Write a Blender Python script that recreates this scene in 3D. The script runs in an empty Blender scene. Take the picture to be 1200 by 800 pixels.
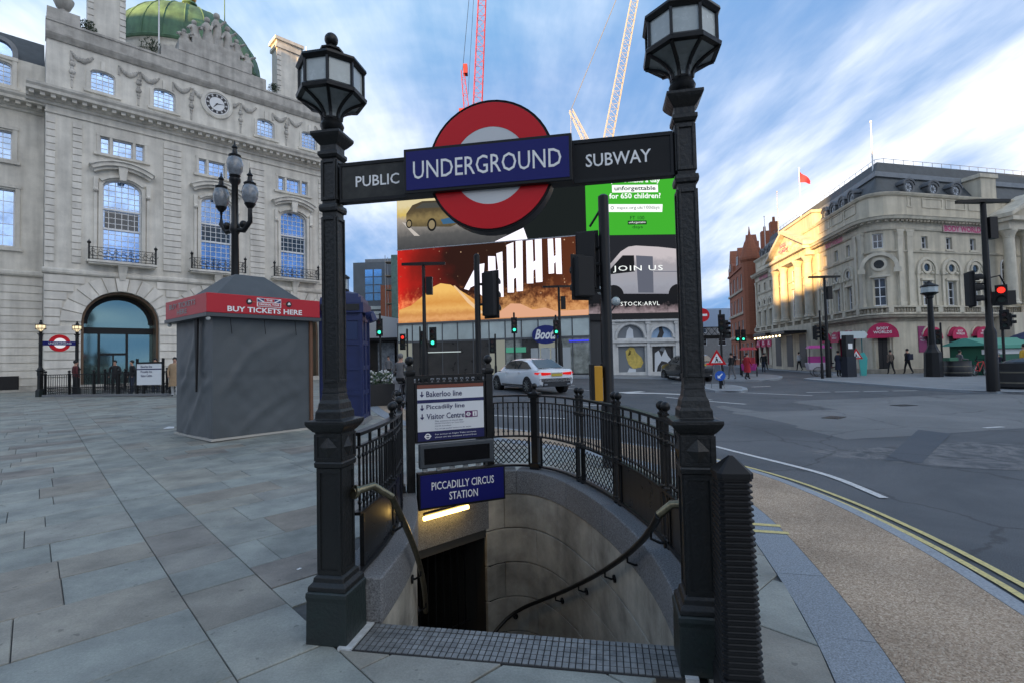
import bpy, math, random
from mathutils import Vector, Matrix
from mathutils.geometry import delaunay_2d_cdt
random.seed(7)
sc = bpy.context.scene
col = sc.collection
PI = math.pi
# ---------------------------------------------------------------- camera
cam = bpy.data.cameras.new('camera'); camo = bpy.data.objects.new('camera', cam); col.objects.link(camo)
cam.sensor_width = 36; cam.lens = 36 * 590 / 1200; cam.clip_start = .05; cam.clip_end = 6000
_p = math.atan(21 / 590); _r = math.radians(1.3)
_F = Vector((0, math.cos(_p), math.sin(_p))); _U0 = Vector((0, -math.sin(_p), math.cos(_p))); _R0 = Vector((1, 0, 0))
_R = _R0 * math.cos(_r) - _U0 * math.sin(_r); _U = _U0 * math.cos(_r) + _R0 * math.sin(_r)
camo.matrix_world = Matrix(((_R.x, _U.x, -_F.x, 0), (_R.y, _U.y, -_F.y, 0), (_R.z, _U.z, -_F.z, 1.65), (0, 0, 0, 1)))
sc.camera = camo
# ---------------------------------------------------------------- light
SUN_AZ = Vector((-.66, -.75, 0)).normalized()     # where the sun stands, seen from the square
SUN_EL = math.radians(4)
EXPO = 3.0
SKY = .1
w = bpy.data.worlds.new('World'); sc.world = w; w.use_nodes = True
nt = w.node_tree; N = nt.nodes; L = nt.links
N.clear()
out = N.new('ShaderNodeOutputWorld'); bg = N.new('ShaderNodeBackground')
sky = N.new('ShaderNodeTexSky'); sky.sky_type = 'NISHITA'; sky.sun_disc = False
sky.sun_elevation = SUN_EL; sky.sun_rotation = math.atan2(SUN_AZ.x, SUN_AZ.y)
sky.altitude = 1500; sky.air_density = .9; sky.dust_density = 0.; sky.ozone_density = 2.0
tc = N.new('ShaderNodeTexCoord')
sep = N.new('ShaderNodeSeparateXYZ'); L.new(tc.outputs['Generated'], sep.inputs[0])
# project the direction on a flat cloud deck, then stretch it into streaks
zc = N.new('ShaderNodeMath'); zc.operation = 'MAXIMUM'; zc.inputs[1].default_value = 0.0; L.new(sep.outputs['Z'], zc.inputs[0])
za = N.new('ShaderNodeMath'); za.operation = 'ADD'; za.inputs[1].default_value = .16; L.new(zc.outputs[0], za.inputs[0])
dx = N.new('ShaderNodeMath'); dx.operation = 'DIVIDE'; L.new(sep.outputs['X'], dx.inputs[0]); L.new(za.outputs[0], dx.inputs[1])
dy = N.new('ShaderNodeMath'); dy.operation = 'DIVIDE'; L.new(sep.outputs['Y'], dy.inputs[0]); L.new(za.outputs[0], dy.inputs[1])
cb = N.new('ShaderNodeCombineXYZ'); L.new(dx.outputs[0], cb.inputs[0]); L.new(dy.outputs[0], cb.inputs[1])
mp = N.new('ShaderNodeMapping'); mp.inputs['Rotation'].default_value = (0, 0, math.radians(14)); mp.inputs['Scale'].default_value = (.95, .5, 1)
mp.inputs['Location'].default_value = (1.2, 5.5, 0)
L.new(cb.outputs[0], mp.inputs['Vector'])
n1 = N.new('ShaderNodeTexNoise'); n1.inputs['Scale'].default_value = .62; n1.inputs['Detail'].default_value = 7; n1.inputs['Roughness'].default_value = .55; n1.inputs['Distortion'].default_value = .5
L.new(mp.outputs[0], n1.inputs['Vector'])
mp2 = N.new('ShaderNodeMapping'); mp2.inputs['Rotation'].default_value = (0, 0, math.radians(9)); mp2.inputs['Scale'].default_value = (1.5, .4, 1); L.new(cb.outputs[0], mp2.inputs['Vector'])
n2 = N.new('ShaderNodeTexNoise'); n2.inputs['Scale'].default_value = 1.3; n2.inputs['Detail'].default_value = 8; n2.inputs['Roughness'].default_value = .6; L.new(mp2.outputs[0], n2.inputs['Vector'])
mm = N.new('ShaderNodeMath'); mm.operation = 'MULTIPLY_ADD'; mm.inputs[1].default_value = .3; L.new(n2.outputs['Fac'], mm.inputs[0])
m3 = N.new('ShaderNodeMath'); m3.operation = 'MULTIPLY'; m3.inputs[1].default_value = .78; L.new(n1.outputs['Fac'], m3.inputs[0]); L.new(m3.outputs[0], mm.inputs[2])
cr = N.new('ShaderNodeValToRGB'); cr.color_ramp.elements[0].position = .425; cr.color_ramp.elements[1].position = .90
cr.color_ramp.elements[0].color = (0, 0, 0, 1); cr.color_ramp.elements[1].color = (.92, .92, .92, 1); cr.color_ramp.interpolation = 'EASE'
L.new(mm.outputs[0], cr.inputs[0])
hs = N.new('ShaderNodeHueSaturation'); hs.inputs['Saturation'].default_value = 1.12; hs.inputs['Value'].default_value = .95; L.new(sky.outputs[0], hs.inputs['Color'])
mix = N.new('ShaderNodeMixRGB'); mix.inputs[2].default_value = (3.75 / (SKY * 2 ** EXPO), 3.42 / (SKY * 2 ** EXPO), 2.95 / (SKY * 2 ** EXPO), 1)
L.new(cr.outputs[0], mix.inputs[0]); cap = N.new('ShaderNodeMixRGB'); cap.blend_type = 'DARKEN'; cap.inputs[0].default_value = 1; cap.inputs[2].default_value = tuple(v / (SKY * 2 ** EXPO) for v in (.22, .43, .8)) + (1,)   # sky colour capped so the low sky does not clip
L.new(hs.outputs[0], cap.inputs[1]); L.new(cap.outputs[0], mix.inputs[1]); L.new(mix.outputs[0], bg.inputs[0])
bg.inputs[1].default_value = SKY
L.new(bg.outputs[0], out.inputs[0])
sl = bpy.data.lights.new('sun', 'SUN'); sl.energy = 2.0
sl.angle = math.radians(.5); sl.color = (1, .6, .24)
so = bpy.data.objects.new('sun', sl); col.objects.link(so)
_d = Vector((SUN_AZ.x * math.cos(SUN_EL), SUN_AZ.y * math.cos(SUN_EL), math.sin(SUN_EL)))
so.rotation_euler = _d.to_track_quat('Z', 'Y').to_euler(); so.location = _d * 300
sc.view_settings.view_transform = 'Standard'; sc.view_settings.look = 'None'; sc.view_settings.gamma = 1
sc.view_settings.use_curve_mapping = False
sc.view_settings.exposure = EXPO
EMK = 2 ** -EXPO                                  # lamps and screens are rated against the exposure

# ---------------------------------------------------------------- helpers
def frame(loc, deg):
    return Matrix.Translation(Vector(loc)) @ Matrix.Rotation(math.radians(deg), 4, 'Z')
class MB:
    def __init__(s): s.v = []; s.f = []; s.m = []
    def add(s, vs, fs, k=0):
        o = len(s.v); s.v += [tuple(p) for p in vs]; s.f += [tuple(i + o for i in f) for f in fs]; s.m += [k] * len(fs); return s
    def box(s, x0, x1, y0, y1, z0, z1, M=None, k=0):
        vs = [Vector((x, y, z)) for z in (z0, z1) for y in (y0, y1) for x in (x0, x1)]
        if M: vs = [M @ p for p in vs]
        return s.add(vs, [(0, 2, 3, 1), (4, 5, 7, 6), (0, 1, 5, 4), (2, 6, 7, 3), (0, 4, 6, 2), (1, 3, 7, 5)], k)
    def cbox(s, cx, cy, z0, z1, hx, hy=None, k=0):
        hy = hx if hy is None else hy
        return s.box(cx - hx, cx + hx, cy - hy, cy + hy, z0, z1, k=k)
    def loft(s, rings, cap=True, k=0):
        n = len(rings[0]); vs = [p for r in rings for p in r]; fs = []
        for i in range(len(rings) - 1):
            for j in range(n):
                a, b = i * n + j, i * n + (j + 1) % n
                fs.append((a, b, b + n, a + n))
        if cap: fs += [tuple(reversed(range(n))), tuple(range((len(rings) - 1) * n, len(rings) * n))]
        return s.add(vs, fs, k)
    def sq(s, cx, cy, prof, k=0):            # stacked square sections [(z, half)]
        return s.loft([[(cx - h, cy - h, z), (cx + h, cy - h, z), (cx + h, cy + h, z), (cx - h, cy + h, z)] for z, h in prof], k=k)
    def lathe(s, cx, cy, prof, n=12, rot=0, k=0):
        return s.loft([[(cx + r * math.cos(2 * PI * j / n + rot), cy + r * math.sin(2 * PI * j / n + rot), z) for j in range(n)] for z, r in prof], k=k)
    def cyl(s, p0, p1, r0, r1=None, n=8, k=0):
        p0, p1 = Vector(p0), Vector(p1); r1 = r0 if r1 is None else r1; d = (p1 - p0).normalized()
        a = d.orthogonal().normalized(); b = d.cross(a)
        return s.loft([[p + (a * math.cos(2 * PI * j / n) + b * math.sin(2 * PI * j / n)) * r for j in range(n)] for p, r in ((p0, r0), (p1, r1))], k=k)
    def tube(s, path, r, n=8, k=0):
        P = [Vector(p) for p in path]; rings = []; rr = r if isinstance(r, (list, tuple)) else [r] * len(P)
        up = Vector((0, 0, 1)); t0 = (P[1] - P[0]).normalized()
        if abs(t0.z) > .95: up = Vector((0, 1, 0))
        for i, p in enumerate(P):
            t = (P[min(i + 1, len(P) - 1)] - P[max(i - 1, 0)]).normalized()
            a = up.cross(t)
            a = a.normalized() if a.length > 1e-4 else t.orthogonal().normalized()
            b = t.cross(a)
            rings.append([p + (a * math.cos(2 * PI * j / n) + b * math.sin(2 * PI * j / n)) * rr[i] for j in range(n)])
        return s.loft(rings, k=k)
    def ball(s, c, r, n=12, m=8, sx=1, sy=1, sz=1, k=0):
        rings = []
        for i in range(m + 1):
            t = PI * (i + .02) / (m + .04); rings.append([(c[0] + sx * r * math.sin(t) * math.cos(2 * PI * j / n), c[1] + sy * r * math.sin(t) * math.sin(2 * PI * j / n), c[2] - sz * r * math.cos(t)) for j in range(n)])
        return s.loft(rings, k=k)
    def prism(s, poly, y0, y1, k=0):          # poly of (x, z), extruded along y
        n = len(poly)
        vs = [(x, y0, z) for x, z in poly] + [(x, y1, z) for x, z in poly]
        return s.add(vs, [tuple(range(n)), tuple(reversed(range(n, 2 * n)))] + [(j, j + n, (j + 1) % n + n, (j + 1) % n) for j in range(n)], k)
    def slab(s, poly, z0, z1, k=0):           # poly of (x, y), extruded along z
        n = len(poly)
        vs = [(x, y, z0) for x, y in poly] + [(x, y, z1) for x, y in poly]
        return s.add(vs, [tuple(reversed(range(n))), tuple(range(n, 2 * n))] + [(j, (j + 1) % n, (j + 1) % n + n, j + n) for j in range(n)], k)
    def arc_ring(s, cx, cz, r0, r1, a0, a1, y0, y1, n=16, ez=1, k=0):   # flat annular sector in xz
        for i in range(n):
            t0 = a0 + (a1 - a0) * i / n; t1 = a0 + (a1 - a0) * (i + 1) / n
            P = lambda r, t: (cx + r * math.cos(t), cz + ez * r * math.sin(t))
            s.prism([P(r0, t0), P(r0, t1), P(r1, t1), P(r1, t0)], y0, y1, k)
        return s
    def mesh(s, name):
        me = bpy.data.meshes.new(name); me.from_pydata(s.v, [], s.f)
        me.polygons.foreach_set('material_index', s.m)
        me.update(); return me
    def build(s, name, mt, parent=None, smooth=0, loc=None, bevel=0, fix=True):
        me = s.mesh(name)
        if fix:
            import bmesh
            b = bmesh.new(); b.from_mesh(me); bmesh.ops.recalc_face_normals(b, faces=b.faces); b.to_mesh(me); b.free()
        for m_ in (mt if isinstance(mt, (list, tuple)) else [mt]): me.materials.append(m_)
        o = bpy.data.objects.new(name, me); col.objects.link(o)
        if parent: o.parent = parent
        if loc is not None: o.location = loc
        if smooth:
            me.polygons.foreach_set('use_smooth', [True] * len(me.polygons))
            me.set_sharp_from_angle(angle=math.radians(smooth))
        if bevel:
            bv = o.modifiers.new('bevel', 'BEVEL'); bv.width = bevel; bv.segments = 2; bv.limit_method = 'ANGLE'; bv.angle_limit = math.radians(40)
        return o
def tag(o, label=None, cat=None, group=None, kind=None):
    if label: o['label'] = label
    if cat: o['category'] = cat
    if group: o['group'] = group
    if kind: o['kind'] = kind
    return o
def empty(name, loc=(0, 0, 0), deg=0, label=None, cat=None, group=None):
    o = bpy.data.objects.new(name, None); col.objects.link(o); o.location = loc; o.rotation_euler = (0, 0, math.radians(deg)); o.empty_display_size = .2
    return tag(o, label, cat, group)
def dup(o, loc=None, deg=None, label=None, parent=None):
    c = o.copy(); col.objects.link(c); c.parent = parent
    if loc is not None: c.location = loc
    if deg is not None: c.rotation_euler = (0, 0, math.radians(deg))
    if label: c['label'] = label
    for ch in list(o.children): dup(ch, parent=c)
    return c
def piece(name, me, parent, loc=(0, 0, 0), rot=(0, 0, 0), scale=(1, 1, 1)):
    o = bpy.data.objects.new(name, me); col.objects.link(o); o.parent = parent; o.location = loc; o.rotation_euler = rot; o.scale = scale; return o
# text: x to the right, z up, read from -y
TXT = Matrix(((1, 0, 0, 0), (0, 0, -1, 0), (0, 1, 0, 0), (0, 0, 0, 1)))
def text(s, cx, cz, y, mt, parent, w=None, h=None, name='lettering', bold=0, align='CENTER', shear=0, ext=.001, spacing=1.0):
    cu = bpy.data.curves.new('txt', 'FONT'); cu.body = s; cu.align_x = 'CENTER'; cu.align_y = 'CENTER'; cu.size = 1; cu.offset = bold; cu.extrude = 0; cu.shear = shear; cu.resolution_u = 2; cu.space_character = spacing
    o = bpy.data.objects.new('txt', cu); col.objects.link(o)
    dg = bpy.context.evaluated_depsgraph_get(); me = bpy.data.meshes.new_from_object(o.evaluated_get(dg)); bpy.data.objects.remove(o); bpy.data.curves.remove(cu)
    xs = [v.co.x for v in me.vertices]; ys = [v.co.y for v in me.vertices]
    x0, x1, y0, y1 = min(xs), max(xs), min(ys), max(ys)
    sx = w / (x1 - x0) if w else None; sy = h / (y1 - y0) if h else None
    sx = sx or sy; sy = sy or sx
    for v in me.vertices:
        X = (v.co.x - (x0 + x1) / 2) * sx; Y = (v.co.y - (y0 + y1) / 2) * sy
        if align == 'LEFT': X += w / 2 if w else (x1 - x0) * sx / 2
        v.co = (X, 0, Y)
    me.name = name; me.materials.clear(); me.materials.append(mt)
    o = bpy.data.objects.new(name, me); col.objects.link(o); o.location = (cx, y, cz)
    if parent: o.parent = parent
    return o

# ---------------------------------------------------------------- materials
def rgb(h):
    h = h.lstrip('#'); f = lambda c: c / 12.92 if c <= .04045 else ((c + .055) / 1.055) ** 2.4
    return tuple(f(int(h[i:i + 2], 16) / 255) for i in (0, 2, 4))
MATS = {}
def mat(name, c, r=.6, m=0., var=0., vs=3., bump=0., bs=40., c2=None, obj=0., emit=0., spec=.5, streak=0., coat=0.):
    if name in MATS: return MATS[name]
    mt = bpy.data.materials.new(name); MATS[name] = mt; mt.use_nodes = True
    t = mt.node_tree; n = t.nodes; l = t.links; b = n['Principled BSDF']
    b.inputs['Base Color'].default_value = (*c, 1); b.inputs['Roughness'].default_value = r; b.inputs['Metallic'].default_value = m
    b.inputs['Specular IOR Level'].default_value = spec
    if coat: b.inputs['Coat Weight'].default_value = coat; b.inputs['Coat Roughness'].default_value = .08
    if emit:
        b.inputs['Emission Color'].default_value = (*c, 1); b.inputs['Emission Strength'].default_value = emit * EMK
        b.inputs['Base Color'].default_value = (c[0] * .1, c[1] * .1, c[2] * .1, 1); b.inputs['Specular IOR Level'].default_value = 0
        return mt
    last = None
    if var or bump or streak:
        g = n.new('ShaderNodeNewGeometry')
    if var:
        no = n.new('ShaderNodeTexNoise'); no.inputs['Scale'].default_value = vs; no.inputs['Detail'].default_value = 8; no.inputs['Roughness'].default_value = .62; l.new(g.outputs['Position'], no.inputs['Vector'])
        rp = n.new('ShaderNodeValToRGB'); rp.color_ramp.elements[0].position = .3; rp.color_ramp.elements[1].position = .7
        a = c2 or tuple(x * (1 - var) for x in c); bb = tuple(min(1, x * (1 + var * .6)) for x in c)
        rp.color_ramp.elements[0].color = (*a, 1); rp.color_ramp.elements[1].color = (*bb, 1)
        l.new(no.outputs['Fac'], rp.inputs[0]); last = rp.outputs[0]
        ml = n.new('ShaderNodeMath'); ml.operation = 'MULTIPLY_ADD'; ml.inputs[1].default_value = .25; ml.inputs[2].default_value = r - .125; l.new(no.outputs['Fac'], ml.inputs[0]); l.new(ml.outputs[0], b.inputs['Roughness'])
    if streak:                                   # soot washed down in vertical runs
        mpn = n.new('ShaderNodeMapping'); mpn.inputs['Scale'].default_value = (2.2, 2.2, .16); l.new(g.outputs['Position'], mpn.inputs['Vector'])
        sn = n.new('ShaderNodeTexNoise'); sn.inputs['Scale'].default_value = 1.2; sn.inputs['Detail'].default_value = 6; l.new(mpn.outputs[0], sn.inputs['Vector'])
        sr = n.new('ShaderNodeValToRGB'); sr.color_ramp.elements[0].position = .32; sr.color_ramp.elements[1].position = .62
        sr.color_ramp.elements[0].color = (1 - streak,) * 3 + (1,); sr.color_ramp.elements[1].color = (1, 1, 1, 1); l.new(sn.outputs['Fac'], sr.inputs[0])
        mx = n.new('ShaderNodeMixRGB'); mx.blend_type = 'MULTIPLY'; mx.inputs[0].default_value = 1
        if last: l.new(last, mx.inputs[1])
        else: mx.inputs[1].default_value = (*c, 1)
        l.new(sr.outputs[0], mx.inputs[2]); last = mx.outputs[0]
    if obj:
        oi = n.new('ShaderNodeObjectInfo'); ma = n.new('ShaderNodeMath'); ma.operation = 'MULTIPLY_ADD'; ma.inputs[1].default_value = obj * 2; ma.inputs[2].default_value = 1 - obj
        l.new(oi.outputs['Random'], ma.inputs[0])
        mx = n.new('ShaderNodeMixRGB'); mx.blend_type = 'MULTIPLY'; mx.inputs[0].default_value = 1
        if last: l.new(last, mx.inputs[1])
        else: mx.inputs[1].default_value = (*c, 1)
        l.new(ma.outputs[0], mx.inputs[2]); last = mx.outputs[0]
    if last: l.new(last, b.inputs['Base Color'])
    if bump:
        bn = n.new('ShaderNodeTexNoise'); bn.inputs['Scale'].default_value = bs; bn.inputs['Detail'].default_value = 5; l.new(g.outputs['Position'], bn.inputs['Vector'])
        bp = n.new('ShaderNodeBump'); bp.inputs['Strength'].default_value = bump; bp.inputs['Distance'].default_value = .02; l.new(bn.outputs['Fac'], bp.inputs['Height']); l.new(bp.outputs[0], b.inputs['Normal'])
    return mt
IRON = mat('black_iron', (.008, .0085, .009), .38, .0, var=.35, vs=9, bump=.12, bs=60, spec=.35)
IRONW = mat('weathered_iron', (.0085, .009, .0092), .42, .0, var=.45, vs=6, bump=.25, bs=45, c2=(.014, .0155, .0155), spec=.4)
IRONG = mat('green_stained_iron', (.011, .0145, .0145), .5, .0, var=.5, vs=7, bump=.25, bs=45, c2=(.015, .026, .024))
BLACK = mat('black_paint', (.008, .0085, .0095), .45, var=.2, vs=5, spec=.3)
MATTE = mat('matte_black', (.008, .008, .009), .75)
STONE = mat('portland_stone', (.72, .685, .61), .85, var=.2, vs=1.1, bump=.25, bs=14, streak=.22)
STONE2 = mat('portland_stone_blocks', (.74, .705, .635), .85, var=.16, vs=1.4, bump=.25, bs=14, streak=.2, obj=.07)
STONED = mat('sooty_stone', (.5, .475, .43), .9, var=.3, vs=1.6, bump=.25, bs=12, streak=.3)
CREAM = mat('cream_stone', (.6, .545, .43), .85, var=.18, vs=.9, bump=.2, bs=10, streak=.25)
CREAM2 = mat('cream_trim', (.64, .585, .47), .85, var=.2, vs=1.2, bump=.2, bs=10, streak=.2)
CREAMD = mat('sooty_cream', (.42, .37, .29), .9, var=.3, vs=1.5, streak=.3)
SLATE = mat('roof_slate', (.075, .085, .09), .7, var=.35, vs=2, bump=.3, bs=18)
LEAD = mat('lead_sheet', (.2, .22, .24), .55, var=.2, vs=2)
COPPER = mat('green_copper', (.1, .2, .105), .65, var=.4, vs=.8, bump=.1, bs=8, streak=.35, c2=(.05, .11, .07))
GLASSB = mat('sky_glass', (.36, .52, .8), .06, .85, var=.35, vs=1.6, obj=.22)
GLASSD = mat('dark_glass', (.02, .024, .028), .05, 0, spec=.9)
WFRAME = mat('white_frame', (.72, .73, .74), .5)
WDARK = mat('dark_frame', (.03, .032, .035), .45)
PAINTW = mat('white_paint', (.78, .78, .77), .6)
SIGNW = mat('sign_white', (.82, .82, .81), .5)
SIGNBLUE = mat('sign_blue', (.01, .012, .13), .4, spec=.25)
SIGNBLK = mat('sign_black', (.009, .0095, .01), .5, var=.35, vs=8, spec=.25)
SIGNGRY = mat('sign_weathered_black', (.02, .021, .02), .55, var=.5, vs=14, c2=(.05, .05, .045), spec=.3)
RED = mat('signal_red_enamel', (.58, .006, .012), .4, spec=.3)
LENS = mat('opal_glass', (.42, .47, .47), .25, var=.12, vs=20)
LENSD = mat('opal_glass_lower', (.22, .25, .25), .3, var=.25, vs=14)
BRASS = mat('worn_brass', (.21, .185, .12), .33, .9, var=.4, vs=25)
GRANITE = mat('grey_granite', (.2, .205, .21), .75, var=.75, vs=85, bump=.2, bs=120, obj=.05)
GRANB = mat('blue_granite', (.26, .295, .33), .7, var=.6, vs=95, bump=.15, bs=120, obj=.06)
WALLST = mat('stairwell_stone', (.45, .425, .36), .8, var=.5, vs=2.5, bump=.2, bs=30, streak=.3, obj=.06)
ASPH = None
YELLOW = mat('yellow_paint', (.62, .52, .2), .7, var=.35, vs=40, c2=(.4, .35, .17))
MARK = mat('road_white', (.62, .62, .6), .75, var=.35, vs=30, c2=(.36, .36, .36))
AMBER = mat('amber_box', (.55, .27, .012), .5)
SKIN = mat('skin', (.42, .24, .17), .6); SKIN2 = mat('skin_dark', (.16, .085, .055), .6); HAIRM = mat('dark_hair', (.012, .01, .009), .6)
# ================================================================ ground
def sst(a, b, x):
    t = max(0, min(1, (x - a) / (b - a))); return t * t * (3 - 2 * t)
def gz(x, y):                                   # the square rises gently to the back left
    if y <= 0: return 0.
    d = y - 5.5; sp = .5 * (d + math.sqrt(d * d + 6))
    if y < 5.5: sp *= sst(2.5, 5.5, y)
    k = 1 - sst(-.05, .5, x / max(y, .1))
    h = .0185 * sp * k
    return min(h, .42) if h < .36 else .36 + .06 * (1 - math.exp(-(h - .36) / .06))
RD = -.10                                       # road below the pavement
def crom(P, n=8):
    P = [Vector(p) for p in P]; out_ = []
    for i in range(len(P) - 1):
        a = P[max(i - 1, 0)]; b = P[i]; c = P[i + 1]; d = P[min(i + 2, len(P) - 1)]
        for j in range(n):
            t = j / n; out_.append(.5 * ((2 * b) + (c - a) * t + (2 * a - 5 * b + 4 * c - d) * t * t + (3 * b - a - 3 * c + d) * t ** 3))
    out_.append(P[-1]); return out_
def resamp(P, step):
    P = [Vector(p) for p in P]; Ls = [0]
    for i in range(1, len(P)): Ls.append(Ls[-1] + (P[i] - P[i - 1]).length)
    n = max(1, round(Ls[-1] / step)); o = []; k = 0
    for i in range(n + 1):
        s_ = Ls[-1] * i / n
        while k < len(P) - 2 and Ls[k + 1] < s_: k += 1
        t = (s_ - Ls[k]) / max(1e-9, Ls[k + 1] - Ls[k]); o.append(P[k].lerp(P[k + 1], t))
    return o
def plen(P): return sum((P[i + 1] - P[i]).length for i in range(len(P) - 1))
def offs(P, d):                                  # to the left of travel for d > 0
    o = []
    for i, p in enumerate(P):
        t = (P[min(i + 1, len(P) - 1)] - P[max(i - 1, 0)]).to_2d().normalized(); o.append(Vector((p.x - t.y * d, p.y + t.x * d)))
    return o
def inpoly(x, y, P):
    c = False; j = len(P) - 1
    for i in range(len(P)):
        if (P[i][1] > y) != (P[j][1] > y) and x < (P[j][0] - P[i][0]) * (y - P[i][1]) / (P[j][1] - P[i][1]) + P[i][0]: c = not c
        j = i
    return c
def sheet(name, outer, mt, dz=0., holes=(), cell=1.5, zf=gz, parent=None, grid=None):
    vs = []; es = []
    for poly in [outer] + list(holes):
        poly = [Vector((p[0], p[1])) for p in poly]; b = len(vs); pts = []
        for i in range(len(poly)):
            a, c = poly[i], poly[(i + 1) % len(poly)]; n = max(1, int((c - a).length / cell))
            pts += [a.lerp(c, k / n) for k in range(n)]
        vs += pts; es += [(b + i, b + (i + 1) % len(pts)) for i in range(len(pts))]
    xs = [p[0] for p in outer]; ys = [p[1] for p in outer]
    if grid: gxs, gys = grid
    else:
        gxs = [min(xs) + cell * (i + .5) for i in range(int((max(xs) - min(xs)) / cell))]; gys = [min(ys) + cell * (i + .5) for i in range(int((max(ys) - min(ys)) / cell))]
    for x in gxs:
        for y in gys:
            if inpoly(x, y, outer) and not any(inpoly(x, y, h) for h in holes): vs.append(Vector((x + .013, y + .007)))
    r = delaunay_2d_cdt(vs, es, [], 0, 1e-4); V, F_ = r[0], r[2]; mb = MB(); fs = []
    for f in F_:
        cx = sum(V[i].x for i in f) / len(f); cy = sum(V[i].y for i in f) / len(f)
        if inpoly(cx, cy, outer) and not any(inpoly(cx, cy, h) for h in holes): fs.append(tuple(f))
    mb.add([(v.x, v.y, zf(v.x, v.y) + dz) for v in V], fs)
    o = mb.build(name, mt, parent)
    return o
def ribbon(mb, P, w0, w1, dz, zf=gz):            # strip along path from offset w0 to w1
    a = offs(P, w0); b = offs(P, w1); n = len(P)
    mb.add([(p.x, p.y, zf(p.x, p.y) + dz) for p in a] + [(p.x, p.y, zf(p.x, p.y) + dz) for p in b], [(i, i + 1, n + i + 1, n + i) for i in range(n - 1)])
    return mb
# ---- asphalt with wear, patches and grit
def asphalt(name, base, lighter):
    mt = bpy.data.materials.new(name); mt.use_nodes = True; t = mt.node_tree; n = t.nodes; l = t.links; b = n['Principled BSDF']
    g = n.new('ShaderNodeNewGeometry')
    def noise(sc_, det=6, rough=.6, dist=0.):
        q = n.new('ShaderNodeTexNoise'); q.inputs['Scale'].default_value = sc_; q.inputs['Detail'].default_value = det; q.inputs['Roughness'].default_value = rough; q.inputs['Distortion'].default_value = dist; l.new(g.outputs['Position'], q.inputs['Vector']); return q
    a = noise(.32, 7, .62, .8); r1 = n.new('ShaderNodeValToRGB'); r1.color_ramp.elements[0].position = .4; r1.color_ramp.elements[1].position = .66
    r1.color_ramp.elements[0].color = (*base, 1); r1.color_ramp.elements[1].color = (*lighter, 1); l.new(a.outputs['Fac'], r1.inputs[0])
    f = noise(90, 3, .7); r2 = n.new('ShaderNodeValToRGB'); r2.color_ramp.elements[0].position = .3; r2.color_ramp.elements[1].position = .72
    r2.color_ramp.elements[0].color = (.55, .55, .55, 1); r2.color_ramp.elements[1].color = (1.35, 1.35, 1.35, 1); l.new(f.outputs['Fac'], r2.inputs[0])
    mx = n.new('ShaderNodeMixRGB'); mx.blend_type = 'MULTIPLY'; mx.inputs[0].default_value = 1; l.new(r1.outputs[0], mx.inputs[1]); l.new(r2.outputs[0], mx.inputs[2])
    # tyre-polished lanes and hairline cracks
    v = n.new('ShaderNodeTexVoronoi'); v.feature = 'DISTANCE_TO_EDGE'; v.inputs['Scale'].default_value = .35
    dn = noise(1.6, 4); dm = n.new('ShaderNodeMixRGB'); dm.blend_type = 'ADD'; dm.inputs[0].default_value = .5; l.new(g.outputs['Position'], dm.inputs[1]); l.new(dn.outputs['Color'], dm.inputs[2]); l.new(dm.outputs[0], v.inputs['Vector'])
    r3 = n.new('ShaderNodeValToRGB'); r3.color_ramp.elements[0].position = .003; r3.color_ramp.elements[1].position = .012; r3.color_ramp.elements[0].color = (.55, .55, .55, 1); l.new(v.outputs['Distance'], r3.inputs[0])
    m2 = n.new('ShaderNodeMixRGB'); m2.blend_type = 'MULTIPLY'; m2.inputs[0].default_value = .8; l.new(mx.outputs[0], m2.inputs[1]); l.new(r3.outputs[0], m2.inputs[2]); l.new(m2.outputs[0], b.inputs['Base Color'])
    b.inputs['Roughness'].default_value = .78; b.inputs['Specular IOR Level'].default_value = .35
    bp = n.new('ShaderNodeBump'); bp.inputs['Strength'].default_value = .35; bp.inputs['Distance'].default_value = .01; l.new(f.outputs['Fac'], bp.inputs['Height']); l.new(bp.outputs[0], b.inputs['Normal'])
    return mt
ASPH = asphalt('asphalt', (.08, .088, .097), (.125, .132, .14))
ASPH_OLD = asphalt('worn_asphalt', (.15, .157, .16), (.21, .215, .215))
ASPH_NEW = asphalt('fresh_asphalt', (.07, .083, .1), (.085, .095, .11))
# ---- key curves (plan)
EDGE = resamp(crom([(1.6, -4), (2.1, -1.5), (2.55, .6), (2.95, 2.2), (3.2, 3.26), (3.38, 4.08), (3.5, 5.03), (3.52, 6.1), (3.38, 7.2), (2.95, 8.4), (2.2, 9.4), (1.2, 10.3), (0, 11.2), (-1.4, 12.4), (-2.7, 14.4), (-4.1, 17.6), (-6, 22.5), (-9, 31), (-13, 40), (-17, 48)]), .35)
GRAN = resamp(crom([(.1, -4), (.7, -1.5), (1.25, .6), (1.72, 2.0), (1.92, 2.56), (2.05, 2.96), (2.23, 3.62), (2.52, 4.91), (2.62, 5.82), (2.55, 6.7), (2.2, 7.6), (1.6, 8.5), (.75, 9.3), (-.4, 10.3), (-1.8, 11.6), (-3.2, 13.8), (-4.7, 17.3), (-6.6, 22.5), (-9.6, 31), (-13.6, 40), (-17.6, 48)]), .3)
INNER = offs(GRAN, .33)
LC = resamp(crom([(-.93, 2.93), (-.87, 3.4), (-.845, 4.0), (-.9, 4.6), (-1.0, 5.1), (-1.1, 5.5)]), .12)          # left edge of the stairwell
RC = resamp(crom([(.86, 2.60), (.93, 3.1), (.95, 3.65), (.9, 4.3), (.76, 5.05), (.5, 5.85), (.2, 6.28), (-.12, 6.35), (-.36, 6.2)]), .12)   # right edge
WELL = [p for p in LC] + [p for p in reversed(RC)]
WELLX = [p for p in offs(LC, .12)] + [p for p in reversed(offs(RC, -.12))]
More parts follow.
